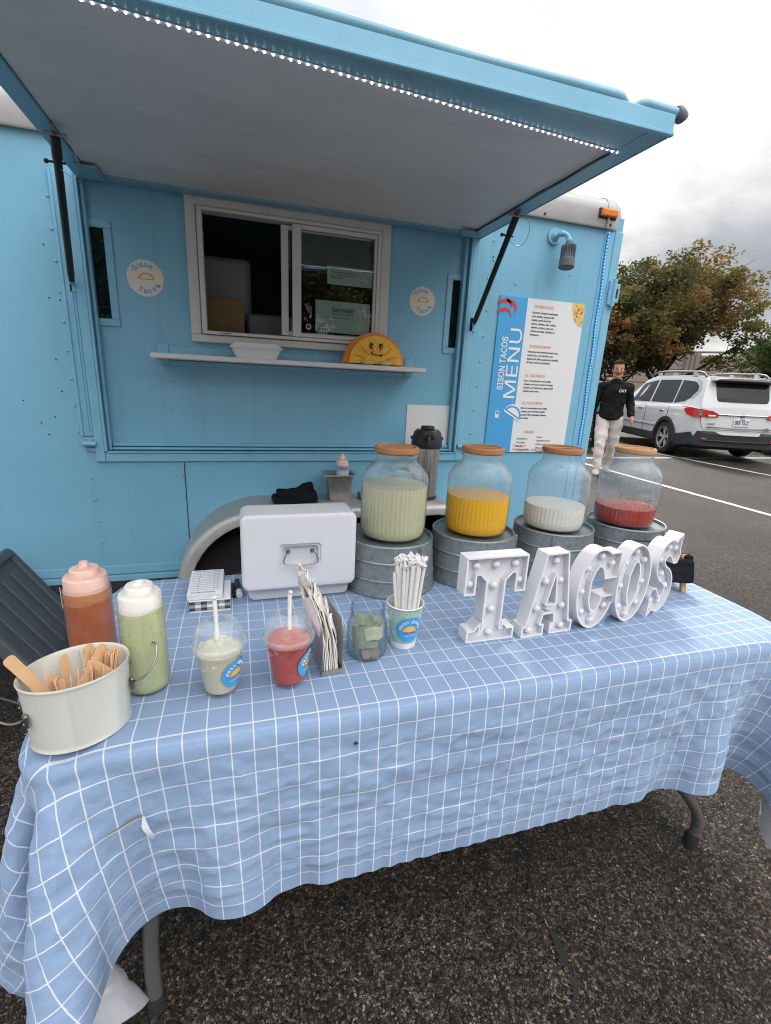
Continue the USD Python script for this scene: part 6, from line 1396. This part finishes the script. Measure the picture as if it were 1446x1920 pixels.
    part(b, 'bumper_step', hullpts([(x*sx_, y, z) for sx_ in (-1, 1) for x, y, z in ((.46, -1.04, .585), (.36, -1.108, .565), (.36, -1.105, .61), (.46, -1.02, .625), (.4, -.98, .57))]).apply_scale([s, s, s*low]), paint)
    part(b, 'bumper_crease', tube([P(-.70, -1.085, .44), P(0, -1.112, .435), P(.70, -1.085, .44)], .014*s, 8), 'car_cladding')
    part(t, 'tailgate_seam', cat_([tube([P(-.80, -1.0, 1.06), P(-.82, -1.0, .95), P(-.79, -1.03, .78), P(-.74, -1.04, .66)], .0045*s, 6), tube([P(.80, -1.0, 1.06), P(.82, -1.0, .95), P(.79, -1.03, .78), P(.74, -1.04, .66)], .0045*s, 6), tube([P(-.74, -1.045, .66), P(0, -1.05, .655), P(.74, -1.045, .66)], .0045*s, 6)]), 'car_cladding', kind='stuff')
    part(t, 'tailgate', hullpts([(x*sx_, y, z) for sx_ in (-1, 1) for x, y, z in ((.78, -.98, 1.05), (.79, -.99, .95), (.73, -1.01, .68), (.60, -1.043, .90), (.6, -1.046, .72), (.0, -1.05, .9), (0, -1.05, .70), (.6, -1.01, 1.10), (0, -1.02, 1.12))]).apply_scale([s, s, s*low]), paint, smooth=25)
    pl = part(t, 'number_plate', box(-.155, -.006, -.078, .155, .002, .078, .004).apply_translation([0, -1.058, .825]).apply_scale([s, s, s*low]), 'print_white')
    if plate:
        tx = text(plate, .075, .002, True); tx.apply_translation([-tx.bounds.mean(0)[0], 0, 0]); tx.apply_scale([.27/tx.extents[0], 1, 1]); tt = moved(upright(tx), (0, -1.0655, .785))
        t2 = text('TEXAS', .022, .002, True); t2.apply_translation([-t2.bounds.mean(0)[0], 0, 0]); t2 = moved(upright(t2), (0, -1.0655, .872))
        part(pl, 'plate_lettering', cat_([tt, t2]).apply_scale([s, s, s*low]), 'print_black', kind='stuff')
        for w_, x_, z_ in (('ASCENT', -.68, .755), ('SUBARU', -.68, .70)): 
            q = wall_text(w_, .030 if z_ > .72 else .018, x_, -1.052, z_, True); part(t, 'nameplate', q.apply_scale([s, s, s*low]), 'rim_dark', smooth=False)
        q = cat_([wall_text('AWD', .022, .50, -1.052, .715, True), wall_text('TOURING', .018, .47, -1.052, .675, True)]); part(t, 'trim_badge', q.apply_scale([s, s, s*low]), 'rim_dark', kind='stuff')
    part(t, 'underbody', box(-.75, -.7, .22, .75, 3.4, .42).apply_scale([s, s, s*low]), 'black_rubber', smooth=False)
    return t
def back_bar(s, low): return tube([np.array([x*s, (-1.055+.03*abs(x/.7)**2.5)*s, .965*s*low]) for x in np.linspace(-.48, .48, 13)], .014*s, 8)
def man_bad(m): return False
HEAD = math.radians(-19)
suv('white estate car parked beyond the walking man, rear towards the camera', (10.42, 8.40, 0), HEAD, 'car_white', s=1.03)
SILVER = suv('silver grey car at the right edge of the picture, beyond the white car', (13.55, 8.15, 0), HEAD, 'car_silver', s=1.02, plate='')
suv('dark car partly hidden behind the walking man and the trailer corner', (8.3, 10.6, 0), HEAD+math.radians(-4), 'car_dark', s=1.0, low=.86, plate='')
for x, lab in ((-2.75, 'silver car added behind the photographer to block sky, left one of the three'), (.1, 'silver car added right behind the photographer to block sky and mirror in the window, nose to the trailer'), (2.95, 'silver car added behind the photographer to block sky, right one of the three')):  # unseen cars added to darken the near ground; also mirrored in the window
    copy_of(SILVER, 'parked_car', lab, 'car', (x, -5.25, 0), math.radians(2), 'unseen cars added behind the photographer')
for i, (x, z) in enumerate(((-.55, 1.86), (-.2, 1.88), (.2, 1.88))):
    a = HEAD; c, sn = math.cos(a), math.sin(a); p = np.array([13.55+c*x-sn*(-.15), 8.15+sn*x+c*(-.15), z-.03])
    single('beacon_lamp', cat_([lathe([(0, 0), (.13, 0), (.13, .05), (.10, .085), (0, .10)], 20, sy=.7)]), 'beacon_orange', f'{("left", "middle", "right")[i]} orange beacon lamp of three on the roof of the silver grey car', 'beacon', 'orange beacons on the car roof', loc=p, rz=a)

# ------------------------------------------------------------------ people
def body_mesh(J, bones, res=.022, it=12):
    """hull of spheres along bones, merged and smoothed. J: joint -> (pos, radius)"""
    A = None
    for b in bones:
        pts = []
        for j in b:
            p, r = J[j][0], J[j][1]; sc = J[j][2] if len(J[j]) > 2 else (1, 1, 1)
            s_ = trimesh.creation.icosphere(2, 1.0).vertices*r*np.array(sc)+np.array(p); pts.append(s_)
        h = man(trimesh.convex.convex_hull(np.vstack(pts))); A = h if A is None else A+h
    m = unman(A.refine_to_length(res)); m.merge_vertices(); trimesh.smoothing.filter_taubin(m, iterations=it); return m
def hand(J, bones, pre, wrist, d, across, curl, side):
    """palm with four fingers and a thumb; d: direction of the hand, across: towards the thumb"""
    d = np.array(d, float)/np.linalg.norm(d); a = np.array(across, float); a -= d*(a@d); a /= np.linalg.norm(a); n = np.cross(d, a)*side
    w = np.array(wrist, float)
    J[pre+'w'] = (w, .029); J[pre+'p1'] = (w+d*.05+a*.022, .021); J[pre+'p2'] = (w+d*.05-a*.024, .019); J[pre+'k1'] = (w+d*.088+a*.030, .0155); J[pre+'k4'] = (w+d*.080-a*.033, .0145)
    bones.append((pre+'w', pre+'p1', pre+'p2', pre+'k1', pre+'k4'))
    for i, (o, L) in enumerate(((.030, .075), (.010, .083), (-.012, .077), (-.032, .060))):
        b = w+d*.085+a*o; c1 = d*math.cos(curl)+n*math.sin(curl); c2 = d*math.cos(curl*2)+n*math.sin(curl*2)
        J[f'{pre}f{i}a'] = (b, .0115); J[f'{pre}f{i}b'] = (b+c1*L*.5, .0105); J[f'{pre}f{i}c'] = (b+c1*L*.5+c2*L*.5, .0088)
        bones += [(f'{pre}f{i}a', f'{pre}f{i}b'), (f'{pre}f{i}b', f'{pre}f{i}c')]
    J[pre+'t0'] = (w+d*.025+a*.022, .017); J[pre+'t1'] = (w+d*.06+a*.052+n*.008, .0135); J[pre+'t2'] = (w+d*.090+a*.060+n*.018, .0105); bones += [(pre+'t0', pre+'t1'), (pre+'t1', pre+'t2')]
def walking_man():
    # local frame: walks towards -y (towards the camera); height about 1.86
    t = thing('person', 'man in black long sleeved shirt and cream trousers walking towards the table', 'person', (5.94, 6.55, 0), math.radians(-37))
    J, B = {}, []
    ft, kn = (-.09, -.13, .09), (-.11, -.12, .51)
    J.update(pel=((0, .0, .96), .145, (1.1, .80, .9)), wai=((0, .0, 1.12), .140, (1.1, .78, 1)), che=((0, -.005, 1.33), .160, (1.12, .78, 1)), upc=((0, .0, 1.455), .120, (1.25, .72, .75)), nec=((0, -.01, 1.54), .068), nk2=((0, -.022, 1.60), .064),
             sl=((.200, .0, 1.435), .068), sr=((-.200, .0, 1.435), .068), el=((.262, .045, 1.18), .050), er=((-.268, -.005, 1.18), .050), wl=((.305, -.10, .975), .034), wr=((-.285, .035, .955), .034),
             hl=((.095, 0, .93), .105), hr=((-.095, 0, .93), .105), kl=((.105, .03, .50), .066), kr=((-.10, -.16, .52), .066), al=((.095, .26, .13), .044), ar=((-.095, -.20, .10), .044),
             fl=((.095, .20, .055), .042), fl2=((.105, .08, .035), .036), fr=((-.095, -.24, .045), .042), fr2=((-.105, -.36, .035), .036), fre=((-.095, -.17, .045), .04), fle=((.095, .27, .075), .04))
    B += [('pel', 'wai'), ('wai', 'che'), ('che', 'upc'), ('upc', 'nec'), ('nec', 'nk2'), ('upc', 'sl'), ('upc', 'sr'), ('sl', 'el'), ('sr', 'er'), ('el', 'wl'), ('er', 'wr'), ('pel', 'hl'), ('pel', 'hr'), ('hl', 'kl'), ('hr', 'kr'), ('kl', 'al'), ('kr', 'ar'), ('al', 'fl'), ('fl', 'fl2', 'fle'), ('ar', 'fr'), ('fr', 'fr2', 'fre')]
    hand(J, B, 'L', (.308, -.115, .955), (.03, -.28, -.9), (-.2, -1, .2), .45, -1)
    hand(J, B, 'R', (-.287, .04, .935), (-.01, -.12, -1), (.2, -1, 0), .55, 1)
    head(J, B, (0, -.035, 1.705), 1.13)
    body = body_mesh(J, B, .016, 8)
    part(t, 'body', body, 'skin', smooth=60)
    face_parts(t, (0, -.035, 1.705), True, k=1.13)
    # shirt: torso and sleeves, looser than the body
    S, SB = {}, []
    S.update(hem=((0, .0, .935), .180, (1.10, .90, .30)), wai=((0, 0, 1.10), .165, (1.12, .84, 1)), che=((0, -.005, 1.33), .176, (1.12, .82, 1)), upc=((0, 0, 1.450), .132, (1.25, .76, .72)), col=((0, -.006, 1.535), .084, (1.1, 1, .5)),
             sl=((.200, 0, 1.430), .082), sr=((-.200, 0, 1.430), .082), el=((.262, .045, 1.18), .068), er=((-.268, -.005, 1.18), .068), wl=((.300, -.085, 1.00), .050), wr=((-.284, .028, .985), .050))
    SB = [('hem', 'wai'), ('wai', 'che'), ('che', 'upc'), ('upc', 'col'), ('upc', 'sl'), ('upc', 'sr'), ('sl', 'el'), ('sr', 'er'), ('el', 'wl'), ('er', 'wr')]
    sh = body_mesh(S, SB, .022, 8); n = meshkit.fbm(sh.vertices*[8, 8, 11]+sh.vertices[:, [2, 0, 1]]*3, 3, 4)-.5; sh.vertices += sh.vertex_normals*(n*.044)[:, None]
    s = part(t, 'shirt', sh, 'shirt_black', smooth=60)
    lg = text('CAT', .040, .0015, True); lg.apply_translation([-lg.bounds.mean(0)[0], 0, 0]); lg = upright(lg)
    # laid onto the chest
    from trimesh.proximity import closest_point
    v = lg.vertices+[.105, -.30, 1.355]; ray_y = closest_point(sh, np.array([(.105, -.25, 1.37)]))[0][0]; v[:, 1] += ray_y[1]+.30-.004+.45*(v[:, 0]-.105); lg.vertices = v
    part(s, 'chest_lettering', lg, 'print_white', smooth=False)
    Q = dict(pel=((0, .0, .955), .138, (1.12, .84, .8)), hl=((.095, 0, .91), .120), hr=((-.098, 0, .91), .120), kl=((.105, .03, .50), .088), kr=((-.10, -.16, .52), .090), al=((.095, .24, .155), .062), ar=((-.095, -.195, .125), .064))
    pt = body_mesh(Q, [('pel', 'hl'), ('pel', 'hr'), ('hl', 'kl'), ('hr', 'kr'), ('kl', 'al'), ('kr', 'ar')], .022, 8); n = meshkit.fbm(pt.vertices*[8, 8, 10]+pt.vertices[:, [2, 0, 1]]*3, 3, 6)-.5; pt.vertices += pt.vertex_normals*(n*.044)[:, None]
    part(t, 'trousers', pt, 'pants_cream', smooth=60)
    for nm, P in (('shoe', ('fl', 'fl2', 'fle')), ('shoe', ('fr', 'fr2', 'fre'))):
        K = {k: (J[k][0], J[k][1]+.010) for k in P}; part(t, nm, body_mesh(K, [P], .018, 6), 'shoe_tan', smooth=60)
def head(J, B, c, k=1.0):
    c = np.array(c)
    def o(x, y, z): return c+np.array([x, y, z])*k
    H = dict(h0=(o(0, .015, .035), .088, (.86, 1.05, .95)), h1=(o(0, -.005, -.02), .074, (.86, 1.0, 1)), jaw=(o(0, -.042, -.085), .036, (1.25, .9, .8)), jl=(o(.042, .0, -.06), .026), jr=(o(-.042, .0, -.06), .026), nb=(o(0, -.086, .005), .011), nt=(o(0, -.108, -.030), .013), cl=(o(.036, -.062, -.022), .024), cr=(o(-.036, -.062, -.022), .024),
             bl=(o(.03, -.078, .024), .013), br=(o(-.03, -.078, .024), .013), lipu=(o(0, -.087, -.062), .010, (2.0, .8, .6)), lipd=(o(0, -.082, -.074), .010, (1.7, .8, .6)), ea=(o(.080, .012, -.005), .016, (.4, .8, 1.3)), ea2=(o(.076, .010, -.028), .010), eb=(o(-.080, .012, -.005), .016, (.4, .8, 1.3)), eb2=(o(-.076, .010, -.028), .010), chn=(o(0, -.072, -.105), .018))
    for n_, v_ in H.items(): J[n_] = (v_[0], v_[1]*k)+tuple(v_[2:])
    B += [('h0', 'h1'), ('h1', 'jaw', 'jl', 'jr'), ('jaw', 'chn'), ('nb', 'nt'), ('h1', 'nb'), ('h1', 'cl'), ('h1', 'cr'), ('bl', 'br', 'nb'), ('h1', 'lipu'), ('h1', 'lipd'), ('jaw', 'lipd'), ('ea', 'ea2'), ('eb', 'eb2'), ('jl', 'nk2'), ('jr', 'nk2'), ('h1', 'nk2'), ('h0', 'ea'), ('h0', 'eb')][:-2]
def face_parts(t, c, tache, hairmat='hair', sunglasses=False, k=1.0):
    C_ = np.array(c); c = np.zeros(3)
    def part(pa, nm, m, mt, smooth=30): m = m.copy(); m.apply_scale(k); m.apply_translation(C_); return globals()['part'](pa, nm, m, mt, smooth=smooth)
    for s in (-1, 1):
        if not sunglasses:
            e = part(t, 'eye', sphere(.0085, 2, c+[s*.031, -.0835, .004], (1.15, .5, .5)), 'skin'); part(e, 'iris', sphere(.0058, 1, c+[s*.031, -.0865, .004], (1.3, .6, .65)), 'eye_dark')
        part(t, 'eyebrow', tube([c+[s*.014, -.091, .021], c+[s*.03, -.090, .027], c+[s*.047, -.080, .020]], [.003, .0034, .002], 6), hairmat)
    if tache: part(t, 'moustache', cat_([tube([c+[0, -.099, -.050], c+[s*.018, -.097, -.053], c+[s*.034, -.086, -.062]], [.0045, .005, .003], 7) for s in (-1, 1)]), hairmat)
    part(t, 'mouth', tube([c+[-.022, -.088, -.068], c+[0, -.095, -.067], c+[.022, -.088, -.068]], .0028, 6), 'lip')
    # cap of hair: the top and back of a slightly larger skull
    m = trimesh.creation.icosphere(4, 1.0); v = m.vertices; keep = ~((v[:, 1] < -.35) & (v[:, 2] < .42)) & (v[:, 2] > -.42)
    n = 1+.05*(meshkit.fbm(v*7, 3, 2)-.5); v2 = v*np.array([.088, .106, .099])*n[:, None]+c+[0, .016, .040]
    f = m.faces[keep[m.faces].all(1)]; part(t, 'hair', trimesh.Trimesh(v2, f, process=True), hairmat, smooth=60)
walking_man()
def second_person():
    t = thing('person', 'person in a teal top and sunglasses standing behind the walking man', 'person', (7.72, 8.72, 0), math.radians(-40))
    J, B = {}, []
    z = -.16
    J.update(pel=((0, 0, .88), .14, (1.1, .85, .9)), wai=((0, 0, 1.02), .125, (1.1, .8, 1)), che=((0, 0, 1.22), .145, (1.1, .82, 1)), upc=((0, 0, 1.34), .115, (1.25, .75, .8)), nec=((0, -.01, 1.41), .052), nk2=((0, -.02, 1.46), .05), sl=((.175, 0, 1.335), .062), sr=((-.175, 0, 1.335), .062), el=((.22, .02, 1.08), .042), er=((-.22, .02, 1.08), .042), wl=((.235, -.06, .87), .030), wr=((-.235, -.06, .87), .030),
             hl=((.09, 0, .84), .10), hr=((-.09, 0, .84), .10), kl=((.095, -.02, .46), .06), kr=((-.095, .02, .46), .06), al=((.09, .03, .09), .04), ar=((-.09, .05, .09), .04), fl=((.09, -.10, .035), .034), fr=((-.09, -.08, .035), .034))
    B += [('pel', 'wai'), ('wai', 'che'), ('che', 'upc'), ('upc', 'nec'), ('nec', 'nk2'), ('upc', 'sl'), ('upc', 'sr'), ('sl', 'el'), ('sr', 'er'), ('el', 'wl'), ('er', 'wr'), ('pel', 'hl'), ('pel', 'hr'), ('hl', 'kl'), ('hr', 'kr'), ('kl', 'al'), ('kr', 'ar'), ('al', 'fl'), ('ar', 'fr')]
    hand(J, B, 'L', (.236, -.07, .85), (.02, -.2, -1), (0, -1, .1), .4, -1); hand(J, B, 'R', (-.236, -.07, .85), (-.02, -.2, -1), (0, -1, .1), .4, 1)
    head(J, B, (0, -.03, 1.57)); part(t, 'body', body_mesh(J, B, .018, 8), 'skin', smooth=60)
    face_parts(t, (0, -.03, 1.57), False, sunglasses=True)
    c = np.array((0, -.03, 1.57)); part(t, 'sunglasses', cat_([sphere(.020, 2, c+[s*.030, -.082, .004], (1.2, .35, .85)) for s in (-1, 1)]+[tube([c+[-.05, -.075, .008], c+[0, -.098, .010], c+[.05, -.075, .008]], .003, 6)]+[tube([c+[s*.052, -.072, .008], c+[s*.082, .02, .008]], .003, 6) for s in (-1, 1)]), 'black_plastic')
    S = dict(hem=((0, 0, .90), .15, (1.1, .88, .5)), wai=((0, 0, 1.02), .142, (1.1, .85, 1)), che=((0, 0, 1.22), .160, (1.1, .85, 1)), upc=((0, 0, 1.34), .128, (1.25, .78, .8)), sl=((.175, 0, 1.33), .078), sr=((-.175, 0, 1.33), .078), el=((.205, .01, 1.16), .062), er=((-.205, .01, 1.16), .062))
    part(t, 'top', body_mesh(S, [('hem', 'wai'), ('wai', 'che'), ('che', 'upc'), ('upc', 'sl'), ('upc', 'sr'), ('sl', 'el'), ('sr', 'er')], .024, 8), 'shirt_teal', smooth=60)
    Q = dict(pel=((0, 0, .88), .146, (1.1, .88, .8)), hl=((.09, 0, .83), .112), hr=((-.09, 0, .83), .112), kl=((.095, -.02, .46), .078), kr=((-.095, .02, .46), .078), al=((.09, .03, .12), .055), ar=((-.09, .05, .12), .055))
    part(t, 'trousers', body_mesh(Q, [('pel', 'hl'), ('pel', 'hr'), ('hl', 'kl'), ('hr', 'kr'), ('kl', 'al'), ('kr', 'ar')], .024, 8), 'black_cloth', smooth=60)
second_person()

# ------------------------------------------------------------------ concrete wall behind the lot
WA, WDIR = np.array([29.9, 28.6]), np.array([.64, -.768])
def retaining_wall():
    t = thing('concrete_wall', 'tan concrete panel wall with ribbed piers behind the trees', 'wall', (WA[0], WA[1], 0), math.atan2(WDIR[1], WDIR[0]))
    H = 4.0; bay = 7.2
    for b in range(-4, 4):
        x0 = b*bay+2.2
        for k in range(4):
            z0 = k*1.0; part(t, 'panel', box(x0+.012, RNG.uniform(0, .02), z0+.012, x0+bay-.9-.012, .25, z0+1.0-.012, .02), 'concrete_wall', smooth=False)
        part(t, 'panel_backing', box(x0-.1, .20, 0, x0+bay-.8, .3, H-.02), 'concrete_rib', smooth=False)
        p = part(t, 'pier', box(x0+bay-.9, -.10, 0, x0+bay, .3, H+.15, .02), 'concrete_rib', smooth=False)
        for q in range(3): part(p, 'pier_rib', box(x0+bay-.82+q*.27, -.17, 0, x0+bay-.82+q*.27+.17, -.10, H+.12, .02), 'concrete_rib', smooth=False)
    part(t, 'wall_cap', box(-4*bay+2, -.06, H+.16, 4*bay, .36, H+.28, .03), 'concrete_rib', smooth=False)
retaining_wall()

# ------------------------------------------------------------------ trees
def tree(label, x, y, h, cr, mat, seed, nleaf=26000, zc=.60, trunk_r=.17, ls=.10):
    r = np.random.default_rng(seed); t = thing('tree', label, 'tree', (x, y, 0), r.uniform(0, 6.28), group=None)
    fork = h*.24; tr = [(0, 0, -.05), (.02, .01, fork*.5), (.05, -.02, fork)]
    part(t, 'trunk', tube(smooth_path(tr+[(.08, 0, fork*1.5), (.05, .05, h*.62)], 5), np.interp(np.linspace(0, 1, 21), [0, .06, .5, 1], [trunk_r*1.5, trunk_r, trunk_r*.8, trunk_r*.25]), 12), 'bark')
    tips = []; ends = []; C = np.array([0, 0, h*zc])
    nl = 13
    for i in range(nl):
        a = i*2.4+r.uniform(-.3, .3); z0 = fork*(.75+.09*i); el = r.uniform(.35, 1.1); L = cr*r.uniform(.62, .88)
        p0 = np.array([.04, 0, z0]); d = np.array([math.cos(a)*math.cos(el), math.sin(a)*math.cos(el), math.sin(el)])
        P = smooth_path([p0, p0+d*L*.35+[0, 0, -.05], p0+d*L*.7+[0, 0, .10*L], p0+d*L+[r.uniform(-.2, .2), r.uniform(-.2, .2), .22*L]], 5); R0 = trunk_r*r.uniform(.35, .55)
        part(t, 'limb', tube(P, np.linspace(R0, .018, len(P)), 8), 'bark')
        tips += list(P[6:]); ends.append(P[-1]); ends.append(P[-3])
        tw = []
        for k in range(7):
            q = P[r.integers(5, len(P))]; e = q+np.clip(r.normal(0, 1, 3), -1.2, 1.2)*[.5, .5, .4]*cr*.32+[0, 0, .15]; tw.append(tube(np.array([q, (q+e)/2+r.normal(0, .08, 3), e]), [.02, .013, .006], 5)); tips += [e, (q+e)/2]
        part(t, 'twigs', cat_(tw), 'bark', kind='stuff')
    # clumps of leaves round the branch ends and through an uneven dome
    tips = np.array(tips); ncl = 210; cl = []
    for i in range(ncl):
        d = r.normal(0, 1, 3); d /= np.linalg.norm(d); d[2] = abs(d[2])*1.0-.35*r.random(); q = C+d*np.array([cr, cr, h*(1-zc)*1.0])*(.45+.55*r.random()**.6)*(1+.22*(meshkit.fbm(np.array([d*1.7+seed]), 3, seed)[0]-.5)*2)
        cl.append(q)
    cl = np.vstack([np.array(ends), tips[r.integers(0, len(tips), 110)], cl]); cl[:, 2] = np.maximum(cl[:, 2], h*.30+.5*r.random(len(cl)))
    w = r.uniform(.25, .62, len(cl))*cr/3.6
    k = r.integers(0, len(cl), nleaf); o = r.normal(0, 1, (nleaf, 3)); o /= np.linalg.norm(o, axis=1, keepdims=True); c = cl[k]+o*(w[k]*r.random(nleaf)**.45)[:, None]*[1.15, 1.15, .72]
    c = c[c[:, 2] > h*.24]; n = len(c)
    u = r.normal(0, 1, (n, 3)); u[:, 2] *= .6; u /= np.linalg.norm(u, axis=1, keepdims=True); v = np.cross(u, r.normal(0, 1, (n, 3))); v /= np.linalg.norm(v, axis=1, keepdims=True); s = (ls*r.uniform(.6, 1.3, n))[:, None]
    nn = np.cross(u, v)
    V = np.stack([c-u*s, c+v*s*.55+nn*s*.12, c+u*s, c-v*s*.55+nn*s*.12], 1).reshape(-1, 3); F = (np.arange(n)*4)[:, None]+np.array([[0, 1, 2], [0, 2, 3]]).reshape(1, 6); F = F.reshape(-1, 3)
    part(t, 'crown', (V, F), mat, smooth=False, kind='stuff')
tree('large rust and green tree behind the white car', 22.6, 21.7, 9.0, 4.7, 'leaf_autumn', 1, 32000, .60, .25)
tree('darker tree beside the trailer corner, behind the walking man', 19.3, 21.6, 6.6, 3.3, 'leaf_autumn', 2, 20000, .58, .20)
tree('green tree at the right edge of the picture', 27.2, 16.2, 5.9, 3.0, 'leaf_green', 3, 22000, .58, .17)
tree('small green tree between the big tree and the right edge', 29.5, 19.6, 5.6, 2.6, 'leaf_green', 4, 12000, .58, .15)
# what stands across the lot behind the camera, seen in the window glass and in shiny things
tree('tall tree across the lot behind the camera', 3.5, -19, 8.5, 4.5, 'leaf_autumn', 7, 9000, .58, .2, .16)
tree('broad tree across the lot behind the camera, left of the tall one', -7, -21, 8.0, 4.5, 'leaf_green', 8, 9000, .58, .2, .16)
tree('tree at the far right across the lot behind the camera', 13, -20, 8.0, 4.5, 'leaf_autumn', 9, 9000, .58, .2, .16)
